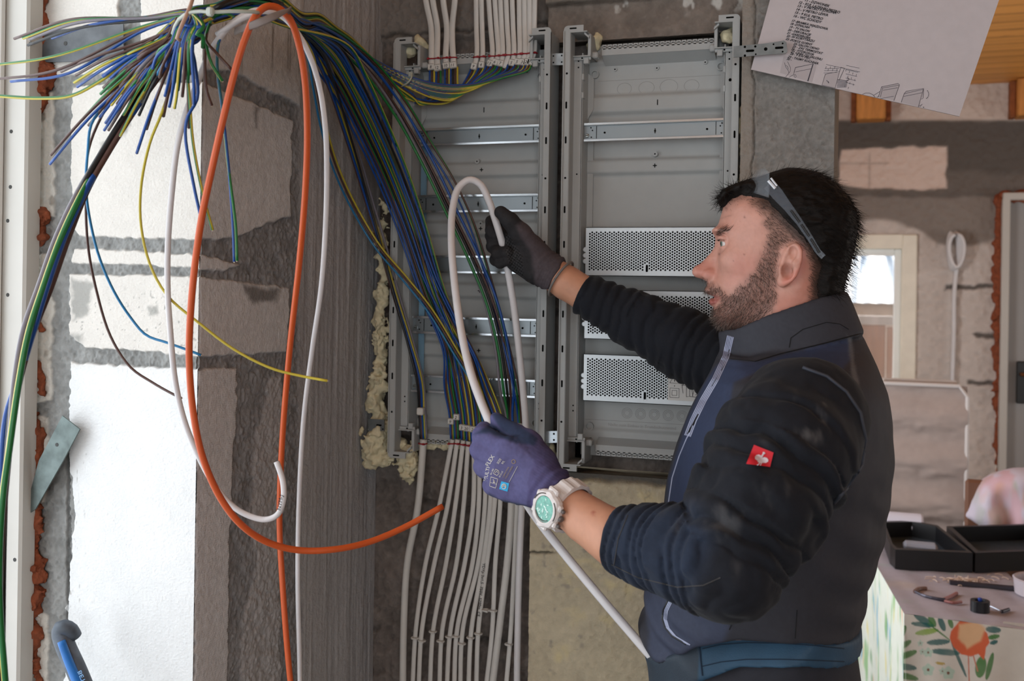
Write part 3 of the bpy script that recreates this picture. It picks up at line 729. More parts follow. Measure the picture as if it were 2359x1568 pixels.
    # corner brackets
    for sx, xe in ((1, x0), (-1, x1)):
        for sz, ze in ((-1, ZP1), (1, ZP0)):
            b = MB(); X = lambda q: xe + sx * q; Z = lambda q: ze + sz * q; R = .008
            arc = [(R - R * math.cos(a), R - R * math.sin(a)) for a in np.linspace(0, math.pi / 2, 6)]
            b.prism(arc + [(.038, 0), (.038, .0115), (.0125, .0115), (.0125, .05), (0, .05)], (xe, YF + .003, ze), (sx, 0, 0), (0, 0, sz), (0, -1, 0), .0035)
            slotbox(b, X(.018), YF - .0005, Z(.0055), .014, .0028)
            b.box((X(.028), (YF + YB) / 2, Z(.012)), (.034, YB - YF, .002)); b.box((X(.0465), (YF + .02 + YB) / 2, Z(.034)), (.002, YB - YF - .02, .042))
            b.box((X(.030), (YF + .018 + YB) / 2, Z(.054)), (.034, YB - YF - .018, .002)); b.box((X(.045), YF + .02, Z(.033)), (.006, .003, .040), bev=.0008)
            b.box((X(.030), YL - .004, Z(.057)), (.034, .003, .007), bev=.0008); b.box((X(.038), YL - .002, Z(.062)), (.010, .012, .012), bev=.001); slotbox(b, X(.030), YL - .0055, Z(.057), .004, .003)
            b.prism([(.038, .0115), (.047, .020), (.047, .024), (.038, .016)], (xe, YF + .012, ze), (sx, 0, 0), (0, 0, sz), (0, -1, 0), .006)
            b.box((X(.052), YL + .012, Z(.050)), (.012, .02, .012), bev=.002)
            if sz > 0 or not (sx > 0 and right): b.box((X(.030), YB + .002, Z(.034)), (.034, .002, .042), 1)
            b.build('corner_bracket', [m_pan, m_dark], t_)
    # toothed cable strips, top and bottom
    for sz, zc in ((1, 2.040), (-1, 1.273)):
        b = MB(); n = 21; xs, xe_ = x0 + .062, x1 - .052; p = (xe_ - xs) / n; yy = YB - .030
        b.box(((xs + xe_) / 2, yy, zc - sz * .006), (xe_ - xs, .0025, .013))
        for k in range(n): 
            b.box((xs + p * (k + .5), yy, zc + sz * .0055), (p * .84, .0025, .0042)); b.box((xs + p * (k + .5), yy, zc + sz * .0018), (p * .5, .0025, .0062))
        b.prism([(0, 0), (.0028, 0), (.03, -.011), (.03, -.015)], (xs, yy, zc - sz * .012), (0, 1, 0), (0, 0, sz), (1, 0, 0), xe_ - xs)
        b.build('cable_strip', m_pan, t_)
    # rails
    for zt in ((1.880 + .0175,) if right else (1.899, 1.765, 1.644, 1.522, 1.404)):
        zc = zt - .0172; xr0, xr1 = x0 + .0315, x1 - .0215
        rl = mb_rail(zc, xr0, xr1, t_)
        b = MB()
        for xs, sg in ((xr0 + .002, 1), (xr1 - .012, -1)):
            for dx, dz in ((.011, .009), (.014, .004), (.012, -.009)): slotbox(b, xs + dx * sg + (.01 if sg < 0 else 0), YR + .0005, zc + dz, .0026, .0026, 0)
        slotbox(b, xr0 + .040, YR + .0003, zc - .001, .004, .004, 0); slotbox(b, xr1 - .040, YR + .0003, zc - .001, .004, .004, 0)
        slotbox(b, (xr0 + xr1) / 2, YR + .0003, zc - .001, .0015, .0095, 0); slotbox(b, (xr0 + xr1) / 2, YR + .0002, zc - .001, .0035, .0035, 0)
        for xs in (xr0 + .024, xr1 - .024): b.box((xs, YR + .0012, zc), (.0008, .0025, .024), 0)
        b.build('rail_holes', m_dark, rl)
        for xs in (xr0 + .006, xr1 - .006):
            b = MB(); b.lathe((xs, YR, zc - .006), (0, -1, 0), [(.004, -.001), (.004, .0012), (.003, .0022), (.0005, .0024)], 12); b.box((xs, YR - .0024, zc - .006), (.0055, .0008, .0012), 1); b.build('rail_screw', [m_scr, m_dark], rl)
    if not right:
        for xs in (x0 + .040, x1 - .028):
            b = MB(); b.box((xs, YB - .014, (1.36 + 1.875) / 2), (.0125, .002, .515)); b.build('support_strip', m_blue, t_)
    else:
        for z0, z1 in ((1.607, 1.699), (1.4874, 1.581), (1.370, 1.459)):
            perfplate(x0 + .041, x1 - .026, z0, z1, t_, z0 < 1.4)
    return t_
def mb_rail(zc, xr0, xr1, par):
    b = MB(); L = xr1 - xr0; xm = (xr0 + xr1) / 2
    b.box((xm, YR + .0018, zc), (L, .0012, .027), 0)
    for s in (1, -1):
        b.box((xm, YR - .0012, zc + s * .0132), (L, .006, .0012), 0); b.box((xm, YR - .0042, zc + s * .0155), (L, .0012, .0045), 1, bev=.0004)
    b.build('din_rail', [m_rail, m_railb], par); return bpy.data.objects[[o.name for o in bpy.data.objects if o.name.startswith('din_rail')][-1]]
def perfplate(x0, x1, z0, z1, par, stick):
    y = 1.885; b = MB()
    b.box(((x0 + x1) / 2, y + .0006, (z0 + z1) / 2), (x1 - x0, .0012, z1 - z0)); b.box(((x0 + x1) / 2, y + .006, z1 - .0006), (x1 - x0, .012, .0012)); b.box(((x0 + x1) / 2, y + .006, z0 + .0006), (x1 - x0, .012, .0012))
    for dz in (.3, .42, .54): b.lathe((x0 - .001, y + .001, z0 + (z1 - z0) * dz), (0, -1, 0), [(.005, 0), (.004, .0006)], 10)
    V = []; F = []; n = 8; k = 0; dx, dz = .00425, .0052
    ang = [2 * math.pi * q / n for q in range(n)]
    while True:
        x = x0 + .008 + dx * k
        if x > x1 - .008: break
        m = 0
        while True:
            z = z0 + .012 + dz * m + (dz / 2 if k % 2 else 0)
            if z > z1 - .009: break
            if not (abs(x - (x0 + .118)) < .0045 and z < z0 + .024):
                s = len(V); V += [(x + .0019 * math.cos(a), y - .00015, z + .0019 * math.sin(a)) for a in ang]; F.append(tuple(range(s, s + n)))
            m += 1
        k += 1
    b.add(V, F, 1); slotbox(b, x0 + .118, y - .0003, z0 + .015, .0042, .014)
    for s in (-1, 1): b.box((x0 + .118 + s * .003, y - .0006, z0 + .015), (.001, .0012, .017))
    b.build('perforated_plate', [m_perf, m_dark], par); pl = bpy.data.objects[[o.name for o in bpy.data.objects if o.name.startswith('perforated_plate')][-1]]
    if stick:
        xs = PY(1539, 900, y).x; zt, zb = z0 + .072, z0 + .009
        b = MB(); b.box((xs + .034, y - .0006, (zt + zb) / 2), (.068, .0008, zt - zb)); st = b.build('sticker', M('warning_sticker', '#cfcbc6', .5), pl); st['label'] = 'grey warning sticker with pictograms'
        b = MB(); yy = y - .0013; ln = lambda pts, r=.0004: b.tube([(xs + q[0], yy, zb + q[1]) for q in pts], r, 4, sm=False)
        for r in (.0085, .0045): ln([(.012 - r, .014 - r), (.012 + r, .014 - r), (.012 + r, .014 + r), (.012 - r, .014 + r), (.012 - r, .014 - r)])
        ln([(.003, .032), (.021, .032), (.012, .047), (.003, .032)]); ln([(.012, .035), (.012, .043)], .0007); ln([(.012, .026), (.012, .028)], .0006)
        ln([(.024, .029), (.034, .029)]); ln([(.033, .031), (.037, .029), (.033, .027)], .0005)
        ln([(.034, .008), (.034, .04), (.040, .042), (.040, .009), (.034, .008)]); ln([(.040, .009), (.052, .008)]); ln([(.045, .01), (.048, .02), (.044, .021), (.046, .009)]); ln([(.05, .012), (.062, .017)]); ln([(.028, .014), (.026, .026), (.03, .036)])
        b.build('pictograms', M('sticker_ink', '#2c2a29', .6), pl)
XL0, XL1, XR0, XR1 = -.8865, -.5605, -.5355, -.2095
PL = board(XL0, XL1, 'grey open cabinet on the wall crossed by bundles of coloured wires', False)
PR = board(XR0, XR1, 'grey open cabinet with three perforated plates beside the person', True)
# straps and joining plates
def strap(name, lab, px, y, holes, slots=(), cat='bracket', mat=None):
    t_ = thing(name, lab, cat, PY(*px[0], y)); b = MB(); P = [PY(u, v, y) for u, v in px]
    b.prism([(p.x, p.z) for p in P], (0, y, 0), (1, 0, 0), (0, 0, 1), (0, -1, 0), .002); b.build('strap', mat or m_galv, t_)
    b = MB()
    for u, v, r in holes: p = PY(u, v, y - .002); slotbox(b, p.x, p.y, p.z, 2 * r, 2 * r, 0)
    for u, v, w_, h_ in slots: p = PY(u, v, y - .002); slotbox(b, p.x, p.y, p.z, w_, h_, 0)
    b.build('holes', m_dark, t_); return t_
strap('mounting_strap', 'perforated steel strap sticking out at the top right of the cabinet over the cardboard', [(1690, 107), (1760, 101), (1806, 94), (1812, 98), (1814, 120), (1808, 124), (1760, 127), (1690, 133)], 1.79,
      [(1716, 108, .002), (1716, 128, .002), (1740, 107, .002), (1764, 113, .003), (1782, 102, .0015), (1803, 100, .0015), (1803, 119, .0015), (1741, 125, .0015)], [(1728, 117, .014, .004), (1795, 110, .014, .004)], mat=M('dark_galvanised_strap', '#767b7c', .5, .8, var=.15, vscale=60))
strap('joining_plate', 'small steel plate bridging the two cabinets near the top', [(1268, 124), (1304, 123), (1304, 150), (1268, 151)], 1.868, [(1275, 129, .0016), (1275, 144, .0016), (1294, 128, .0016), (1294, 143, .0016)])
strap('joining_plate', 'bright steel plate bridging the two cabinets near the bottom', [(1246, 993), (1284, 992), (1284, 1019), (1246, 1020)], 1.868, [(1257, 999, .002), (1257, 1013, .002), (1276, 999, .002), (1276, 1013, .002)], mat=m_zinc)
strap('joining_plate', 'slotted steel tab set in yellow foam at the left of the cabinets', [(848, 964), (886, 966), (886, 992), (850, 992)], 1.862, [(864, 987, .0018), (882, 988, .0016)], [(873, 979, .012, .0035)], mat=MATS['dark_galvanised_strap'])
# yellow mounting foam
def fm(lab, pts, rad, y, seed, amp=.7, h=.0025): foam('foam_bead', lab, [PY(u, v, y + (.008 * ((k * 7) % 3 - 1))) for k, (u, v) in enumerate(pts)], rad, seed, m_foam, h, amp)
fm('ragged yellow foam squeezed out along the left side of the cabinets', [(884, 470), (880, 560), (884, 640), (878, 700), (874, 760), (878, 820), (870, 870)], [.007, .010, .008, .011, .012, .011, .012], 1.885, 301, 1.25)
fm('big yellow foam lump between concrete and the lower left of the cabinets', [(872, 885), (862, 925), (876, 950), (868, 1000), (866, 1035), (862, 1052), (893, 1058)], [.014, .019, .014, .02, .02, .016, .014], 1.888, 302, .9)
fm('yellow foam lump hanging below the lower left corner bracket', [(940, 1040), (935, 1062), (941, 1085), (935, 1094)], [.014, .02, .015, .008], 1.893, 303, 1.1)
fm('yellow foam along the bottom edge behind the white cables', [(958, 1022), (985, 1026), (1010, 1024), (1040, 1024), (1080, 1028)], [.01, .008, .008, .008, .008], 1.915, 304, .7)
fm('yellow foam plug inside the upper left corner bracket', [(946, 122), (942, 118)], [.012, .01], 1.905, 305, .5, .002)
fm('yellow foam plug inside the lower left corner bracket', [(924, 1023), (928, 1021)], [.011, .011], 1.90, 306, .5, .002)
fm('pale foam lump inside the upper right corner bracket by the cardboard', [(1678, 84), (1683, 75)], [.012, .008], 1.90, 307, .6, .002)
fm('yellow foam between the two cabinets near the bottom', [(1262, 1036), (1268, 1060), (1264, 1040)], [.014, .014, .012], 1.905, 308, .5)
fm('yellow foam lump at the top between cabinet corner and rubble wall', [(1374, 88), (1372, 100), (1366, 106)], [.011, .013, .01], 1.92, 309, .5)
fm('thin yellow foam seam between cabinet and concrete column', [(1709, 250), (1714, 310), (1712, 350), (1713, 400), (1709, 430)], [.005, .007, .006, .007, .005], 1.87, 310, .7, .002)
fm('yellow foam lumps above the upper left corner bracket', [(968, 95), (975, 110), (980, 125)], [.01, .012, .011], 1.93, 311, .6)
# ================================================================== cables and wires
WM = {'b': M('blue_insulation', '#0d438c', .35), 't': M('pale_blue_insulation', '#2673a3', .35), 'n': M('brown_insulation', '#4d332c', .38), 'k': M('black_insulation', '#19191b', .4),
      's': M('grey_insulation', '#6f6a72', .4), 'g': M('green_insulation', '#1a6b33', .35), 'y': M('yellow_insulation', '#b8a735', .38)}
m_cu = M('cut_copper', '#c9b7a4', .35, .6)
m_tag = M('paper_marker', '#cdcac4', .7)
m_ink = M('ink', '#1b1a1c', .6)
m_red = M('red_tie_plastic', '#8e1422', .4)
m_wtie = M('white_tie_plastic', '#c4c0ba', .4)
rw = random.Random(11)
CN = {'b': 'blue', 't': 'pale blue', 'n': 'brown', 'k': 'black', 's': 'grey', 'G': 'green and yellow', 'g': 'green', 'y': 'yellow'}
def q3(pts): return [tuple(PY(u, v, y)) for u, v, y in pts]
def wire(name, pts, c, r, parent=None, tip0=False, tip1=True, world=False, n=8, step=.012):
    P = pts if world else q3(pts)
    S = spline(P, step=step); V, F = tube(S, r, n, sm=False)
    if c == 'G':
        ph = rw.randrange(n); mats = [WM['g'], WM['y'], m_cu]
        ph = 0 if r > .004 else ph
        mi = [1 if ((k % n) + ph) % n in ((0, 1, 2) if r < .004 else (0, 1, 2, 6, 7)) else 0 for k in range(len(F) - 2)] + [2, 2]
    else: mats = [WM[c], m_cu]; mi = [0] * (len(F) - 2) + [1, 1]
    b = MB(); b.add(V, F, mi)
    if tip1:
        d = S[-1] - S[-2]; d /= np.linalg.norm(d); b.tube([tuple(S[-1] - d * .001), tuple(S[-1] + d * .0012)], r * .5, 6, 2 if c == 'G' else 1, sm=False)
    return b.build(name, mats, parent, smooth=True)

# free ends of the fan at the left (traced), colour and middle point
ENDS = [(33, 89, 's'), (53, 88, 'y'), (68, 90, 'k'), (64, 104, 'n'), (120, 88, 'b'), (-30, 152, 'G'), (-25, 184, 'n'), (25, 188, 'b'), (141, 165, 'n'), (175, 173, 'n'), (171, 190, 'G'), (178, 200, 't'), (237, 176, 'b'), (254, 180, 'b'), (249, 191, 'y'),
        (258, 149, 'G'), (293, 148, 'n'), (291, 157, 'n'), (117, 357, 'n'), (115, 378, 'b'), (186, 279, 'G'), (230, 270, 'b'), (204, 289, 'n'), (277, 313, 'G'), (318, 208, 'y'), (292, 213, 'n'), (325, 235, 'k'), (320, 266, 'k'), (315, 353, 'b'),
        (376, 268, 'n'), (380, 221, 'b'), (390, 246, 'b'), (402, 249, 'G'), (240, 300, 'b'), (420, 222, 'n'), (433, 190, 'y'), (358, 143, 'y'), (381, 137, 't'), (408, 187, 's'), (436, 172, 'G'), (397, 160, 'n'), (443, 171, 'y'), (410, 208, 'b'), (430, 182, 's'), (428, 135, 'y'), (467, 92, 't'), (420, 88, 't'), (536, 163, 'n'), (513, 187, 'G'), (488, 243, 'n'), (435, 295, 'n'), (447, 240, 't'), (466, 515, 'b'), (490, 530, 'g'), (540, 603, 'b'), (546, 601, 'G'), (-30, 220, 'G')]
def fan(o, end):
    """from the tie on the crest to one free end; o in -1..1 is the place in the bundle"""
    ex, ey = end[0], end[1]; u0, v0 = 452 + 22 * o, 52 + 30 * o
    if ex == -30 and ey == 220: return [(400, 95, 1.13), (300, 140, 1.12), (225, 190, 1.12), (165, 220, 1.12), (90, 226, 1.12), (-30, 219, 1.12)]
    if ex < 130 and ey < 200:    # nearly level sprays
        return [(470, 20 + ey * .12 + 10 * o, 1.14), (430, 14 + ey * .16 + 8 * o, 1.13), (u0 - 110, 14 + ey * .30, 1.13), (ex + .45 * (330 - ex), ey - (.15 * (330 - ex)) * (1.0 if ey < 120 else .45), 1.12), (ex, ey, 1.12 + rw.uniform(0, .03))]
    if ex > 500 and ey > 580: return [(540, 40, 1.16), (506, 90, 1.15), (500, 150, 1.15), (512, 250, 1.16), (528, 400, 1.17), (ex - 3, ey - 80, 1.17), (ex, ey, 1.17)]
    if ey > 500: return [(u0, v0, 1.13), (450, 150, 1.11), (455, 225, 1.11), (432, 270, 1.11), (427, 310, 1.11), (447, 430, 1.12), (ex, ey, 1.13)] if ex < 480 else [(u0, v0, 1.13), (430, 140, 1.11), (437, 230, 1.11), (445, 330, 1.12), (468, 450, 1.13), (ex, ey, 1.14)]
    if ex > 480: return [(482, 58, 1.125), (474, 92, 1.11), ((ex + 474) / 2 - 6, ey - 40, 1.11), (ex, ey, 1.12)]
    if ex > 350 and ey < 260:    # short ones curling down at the tie
        a = 430 + (ex - 410) * .5
        return [(u0 + 10, 34 + 10 * o, 1.10), (a + 10, 62, 1.08), (a - 5, min(95, ey - 30), 1.075), (ex - .2 * (ex - a), ey - 28, 1.08), (ex, ey, 1.09)]
    m = .5
    return [(u0 - 20, v0 + 14, 1.13), (ex + .62 * (430 - ex), 72 + .33 * (ey - 72) - 4, 1.12), (ex + .28 * (430 - ex), 72 + .68 * (ey - 72) - 6, 1.11), (ex, ey, 1.11 + rw.uniform(0, .04))]
pool = [list(e) for e in ENDS]; rw.shuffle(pool)
def take(c):
    alt = {'b': 'bt', 't': 'tb', 'n': 'ns', 'k': 'kn', 's': 'sk', 'G': 'Ggy'}[c]
    for i, e in enumerate(pool):
        if e[2] in alt: return pool.pop(i)
    z = rw.random()
    if z < .3: return [rw.uniform(190, 400), rw.uniform(130, 235), c]
    if z < .85: return [rw.uniform(360, 470), rw.uniform(105, 240), c]
    return [rw.uniform(225, 340), rw.uniform(190, 300), c]
def crest(o, p, up=0.):
    """over the top of the arch towards the tie; o place across, p place in depth"""
    return [(700 + 6 * o, 62 + 34 * o + up, 1.40 + .02 * p), (650 + 4 * o, 22 + 30 * o + up, 1.30 + .025 * p), (600, 4 + 30 * o + up, 1.24 + .03 * p), (545 - 3 * o, 10 + 28 * o, 1.19 + .025 * p), (495 - 6 * o, 28 + 24 * o, 1.155 + .02 * p)]
def sheath(name, pts, w, parent, flat=(.48, 1), mat=None):
    V, F = tube(q3(pts), w, 10, flat=flat, up=(0, -1, 0)); return mesh_obj(name, V, F, mat or m_sheath, parent)
def marker(p, d, w, txt, parent, h=.013):
    """paper flag wrapped round the cable at p, reading across it"""
    p = Vector(p); d = Vector(d).normalized(); x = Vector((0, -1, 0)).cross(d) * -1; x.normalize(); x = -x if x.x < 0 else x
    z = x.cross(Vector((0, 1, 0))) * -1; z = -z if z.z < 0 else z; b = MB()
    b.box(p, (2 * w, .0075, h), ax=[tuple(x), (0, 1, 0), tuple(z)], bev=.0006)
    o = b.build('marker', m_tag, parent); b = MB()
    text_obj('x', txt, p - x * (.0028 * len(txt)) - z * .0035 + Vector((0, -.0039, 0)), x, z, .0085, None, None, b, shear=.2)
    for s in (-1, 1): b.tube([tuple(p - x * w * .9 + z * s * h * .42 + Vector((0, -.0039, 0))), tuple(p + x * w * .9 + z * s * h * .42 + Vector((0, -.0039, 0)))], .0003, 4, sm=False)
    b.build('marker_number', m_ink, o)
def tie(name, p, w, mat, lab, grp, dep=.0042, hx=1, h=.0028, tilt=0.):
    t_ = thing(name, lab, 'cable tie', p, grp); b = MB(); c = np.array(p)
    b.tube([(c[0] + w * math.cos(a), c[1] + dep * math.sin(a), c[2] + tilt * math.cos(a)) for a in np.linspace(0, 2 * math.pi, 17)], h * .5, 6, sm=False); b.build('band', mat, t_)
    b = MB(); b.box((c[0] + hx * w * .6, c[1] - dep - .0014, c[2]), (.0046, .0034, .0042), bev=.0008); b.tube([(c[0] + hx * w * .6, c[1] - dep - .001, c[2]), (c[0] + hx * (w * 1.0), c[1] - dep - .003, c[2] - .001)], .0011, 5, sm=False); b.build('lock', mat, t_)
    return t_

# ---- bundle from above: flat white cables stripped inside the cabinet
TOP0 = [981, 997, 1021, 1048, 1097, 1109, 1126, 1140, 1153, 1166, 1180, 1196, 1208, 1220, 1232]
TOP1 = [994, 1007, 1027, 1044, 1098, 1112, 1134, 1147, 1158, 1171, 1184, 1197, 1209, 1220, 1230]
TOPE = [(995, 165), (1010, 168), (1030, 161), (1046, 160), (1090, 165), (1109, 160), (1127, 155), (1139, 151), (1152, 156), (1161, 161), (1178, 155), (1191, 152), (1202, 154), (1211, 154), (1219, 153)]
NUM = ['8', '12', '10', '11', '9', '4', '13', '6', '7', '6', '5', '5', '3', '2', '1']
ORD = ['first', 'second', 'third', 'fourth', 'fifth', 'sixth', 'seventh', 'eighth', 'ninth', 'tenth', 'eleventh', 'twelfth', 'thirteenth', 'fourteenth', 'last']
for i in range(15):
    vt = 136 - i * .95; w = .0064 if i < 4 else .0053
    t_ = thing('cable', f'flat white cable at the cabinet top, {ORD[i]} from the left, with its stripped coloured cores', 'cable', PY(TOP1[i], vt, 1.893), 'white cables entering the cabinet from above')
    mid = (TOP0[i] * .45 + TOP1[i] * .55 + (5 if i in (0, 1, 2) else -4 if i == 3 else 0), 62, 1.90)
    pts = [(TOP0[i] - (TOP1[i] - TOP0[i]) * .3, -60, 1.885), (TOP0[i], 0, 1.89), mid, (TOP1[i], vt, 1.889), (TOPE[i][0], TOPE[i][1] - 4, 1.887)]
    sheath('sheath', pts, w, t_)
    e = PY(*TOPE[i], 1.886); f = PY(TOP1[i], vt, 1.886)
    if i not in (9,): marker(e + (f - e) * .36 + Vector((0, -.001, 0)), e - f, w * 1.05, NUM[i], t_)
    tie('cable_tie', PY(TOP1[i], vt, 1.889), w + .0012, m_red, f'red tie round the flat white cable at the cabinet top, {ORD[i]} from the left', 'red ties at the cabinet top', hx=1 if i % 3 else -1)
    cs = ('b', 'n', 'G') if i not in (3, 10) else ('b', 'k', 'n', 'G'); ue, ve = TOPE[i]
    for j, c in enumerate(cs):
        du = (j - (len(cs) - 1) / 2) * 5.2; o = rw.uniform(-1, 1); p = rw.uniform(-1, 1); e = take(c)
        if i < 4:
            k = 20 - 5 * i + 6 * j
            P = [(ue + du, ve - 6, 1.888), (ue + du, ve + 14, 1.884), (ue + du - 4, 212 + k * .5, 1.878), (ue + du - 32, 232 + k * .3, 1.872), (955 - 8 * i, 212 + k * .5, 1.86), (905, 178 + k * .4, 1.825), (862, 148 + 10 * o, 1.77)]
        else:
            k = (14 - i) * 3.0 + j * 2.2
            P = [(ue + du, ve - 6, 1.888), (ue + du - 6, ve + 8, 1.880), (ue - .28 * (ue - 1040) - 10 + du * .5, ve + 24 + k * .35, 1.868), (1060 + (ue - 1150) * .25, 195 + k, 1.858), (1000, 192 + k, 1.852), (940, 175 + k * .75, 1.838), (895, 155 + k * .6, 1.815), (860, 136 + k * .5, 1.775)]
        P += [(815, 104 + 14 * o, 1.68 + .02 * p), (772, 76 + 18 * o, 1.57 + .02 * p), (735, 52 + 22 * o, 1.475 + .02 * p)] + crest(o * .8, p, -8)[0:] + fan(o, e)
        ww = wire('core', P, c, .0020, t_)
        ww['label'] = CN[c] + ' core'
# ---- bundle from below
BOT = {1: [(976, 1012), (963, 1165), (938, 1300), (930, 1450), (928, 1590)], 2: [(1042, 1012), (1012, 1165), (980, 1300), (958, 1450), (950, 1590)], 3: [(1054, 1012), (1031, 1165), (1000, 1300), (972, 1450), (964, 1590)],
       4: [(1067, 1014), (1049, 1165), (1027, 1300), (998, 1450), (990, 1590)], 5: [(1079, 1016), (1068, 1165), (1051, 1300), (1019, 1450), (1012, 1590)], 6: [(1092, 1018), (1090, 1165), (1070, 1300), (1038, 1450), (1029, 1590)],
       7: [(1104, 1020), (1103, 1165), (1088, 1300), (1053, 1450), (1046, 1590)], 8: [(1118, 1020), (1117, 1165), (1101, 1300), (1066, 1450), (1060, 1590)], 9: [(1132, 1020), (1129, 1165), (1112, 1300), (1086, 1450), (1079, 1590)],
       10: [(1146, 1020), (1139, 1165), (1121, 1300), (1102, 1450), (1097, 1590)], 11: [(1156, 1020), (1152, 1165), (1141, 1300), (1134, 1450), (1119, 1590)], 12: [(1176, 1010), (1178, 1165), (1168, 1300), (1150, 1450), (1133, 1590)], 13: [(1199, 1010), (1191, 1165), (1185, 1300), (1177, 1450), (1165, 1590)]}
GUIDE = {   # how the cores climb from the sheath end (given first) to the arch: cluster -> points
    'L': [(968, 880, 1.875), (945, 790, 1.865), (912, 680, 1.85), (882, 570, 1.84), (852, 470, 1.82), (826, 380, 1.78), (795, 280, 1.70), (765, 190, 1.60), (735, 120, 1.50)],
    'M': [(1040, 800, 1.865), (990, 670, 1.85), (945, 530, 1.835), (900, 410, 1.80), (850, 300, 1.73), (800, 200, 1.63), (755, 130, 1.53)],
    'T': [(1168, 898, 1.86), (1155, 798, 1.85), (1131, 699, 1.84), (1092, 600, 1.83), (1040, 490, 1.82), (985, 375, 1.80), (925, 265, 1.76), (862, 175, 1.69), (805, 115, 1.60), (755, 78, 1.51)],
    'S': [(1190, 900, 1.87), (1166, 790, 1.865), (1132, 660, 1.86), (1090, 520, 1.855), (1045, 420, 1.845), (990, 330, 1.82), (925, 225, 1.76), (865, 150, 1.69), (800, 95, 1.59), (750, 66, 1.50)],
    'X': [(1105, 905, 1.85), (1050, 812, 1.84), (990, 715, 1.83), (930, 640, 1.82), (870, 570, 1.81), (815, 480, 1.78), (775, 395, 1.71), (745, 300, 1.61), (725, 200, 1.53), (712, 130, 1.46)],
    'Y': [(1125, 905, 1.86), (1085, 830, 1.855), (1035, 740, 1.85), (985, 640, 1.845), (935, 500, 1.83), (888, 385, 1.80), (838, 275, 1.72), (790, 190, 1.62), (748, 125, 1.52)]}
KIND = {1: 'L', 2: 'M', 3: 'M', 4: 'M', 5: 'M', 6: 'M', 7: 'M', 8: 'X', 9: 'Y', 10: 'Y', 11: 'Y', 12: 'T', 13: 'S'}
BNUM = {2: '9', 3: '2', 4: '3', 5: '20', 6: '2', 13: '13'}
for i, P0 in BOT.items():
    thick = i in (1, 12); w = .0072 if thick else .0049
    t_ = thing('cable', f'{"thick " if thick else ""}white cable below the cabinets, {ORD[i - 1] if i < 13 else "last"} from the left of thirteen, with its cores above', 'cable', PY(*P0[0], 1.885), 'white cables rising into the cabinet from below')
    lat = .0015 * (i % 3)
    pts = [(u, v, 1.888 + .006 * (k > 0) + (.018 if k >= 2 else 0) + lat) for k, (u, v) in enumerate(P0)]
    V, F = tube(q3(pts), w, 12, flat=(1, 1) if thick else (.6, 1), up=(0, -1, 0)); mesh_obj('sheath', V, F, m_sheath, t_)
    k = KIND[i]; G = GUIDE[k]; u0, v0 = P0[0]
    vs = 990 if i == 1 else 962 if i == 2 else 952 if i == 3 else 980
    cs = {'L': ('k', 'n', 'b', 'G', 's'), 'T': ('s', 'G', 'k', 'n', 'b'), 'S': ('b', 'G', 'n'), 'X': ('t', 'n', 'G')}.get(k, ('b', 'n', 'G') if i % 3 else ('b', 'n', 'G', 'k'))
    oc = {'M': (i - 4.5) * .30, 'Y': (i - 10) * .35 + .3}.get(k, 0.)
    for j, c in enumerate(cs):
        f = j - (len(cs) - 1) / 2; sp = {'L': 3.4, 'T': 7.5, 'S': 5.5, 'X': 5.0}.get(k, 4.6)
        o = max(-1, min(1, (oc + rw.uniform(-.35, .35)) if k in 'MY' else rw.uniform(-1, 1))); p = rw.uniform(-1, 1); r = .0027 if k == 'T' else .0024 if k == 'L' else .0020
        P = [(u0 + f * 3.4, v0 - 2, 1.887), (u0 + f * 3.6 - 3, v0 - 55, 1.884)]
        if k in 'MY': P.append((u0 + f * 4.4 - 14 + (0 if k == 'M' else -10), 890 + (0 if k == 'M' else 15), 1.875))
        for m, (u, v, y) in enumerate(G):
            if k == 'Y' and m == 0: continue
            tt = m / (len(G) - 1)
            wd = {'M': 24 + 24 * tt, 'Y': 16 + 30 * tt}.get(k, 10 + 26 * tt * (k in 'LX'))
            a = (f * sp * (1 - .4 * tt) if k in 'LTSX' else f * 2.6) + (o * wd if k in 'MY' else o * 10 * tt)
            P.append((u + a, v - .45 * a, y + .008 * p + (.004 * f)))
        P += crest(o * .8 + (.25 if k in 'MYL' else 0), p, 6)[1:] + fan(o, take(c))
        ww = wire('core', P, c, r, t_); ww['label'] = ('thick ' if k == 'T' else '') + CN[c] + ' core'
    e = PY(u0, v0, 1.884)
    if i in BNUM: marker(PY(u0 - 2 if i != 2 else u0 - 3, v0 - (42 if i == 2 else 52 if i == 3 else 30 if i < 13 else 28), 1.880), (0, 0, 1), w * 1.15, BNUM[i], t_, .012)
    if i == 1:
        pp = PY(969, 947, 1.868); b = MB(); b.box(pp, (.0135, .0125, .0145), bev=.002); b.build('marker', m_tag, t_)
    if i <= 6: tie('cable_tie', PY(u0 - (1 if i > 1 else 2), v0 + 9, 1.889), w + .0014, m_red, f'red tie round the white cable under the cabinet, {ORD[i - 1]} from the left', 'red ties at the cabinet bottom', dep=.0085 if thick else .0052, hx=-1 if i == 2 else 1)
for k, (u, v, w) in enumerate(((956, 1469, 7), (972, 1475, 7), (997, 1454, 8), (1015, 1476, 8), (1035, 1466, 8), (1050, 1465, 7), (1064, 1482, 8), (1084, 1468, 8), (1102, 1459, 8), (1119, 1405, 8), (1136, 1406, 8), (1172, 1483, 8))):
    tie('cable_tie', PY(u, v, 1.912), .0068, m_wtie, f'white tie round the lower part of the white cables, {ORD[k]} from the left', 'white ties low on the white cables', dep=.006, h=.0042)
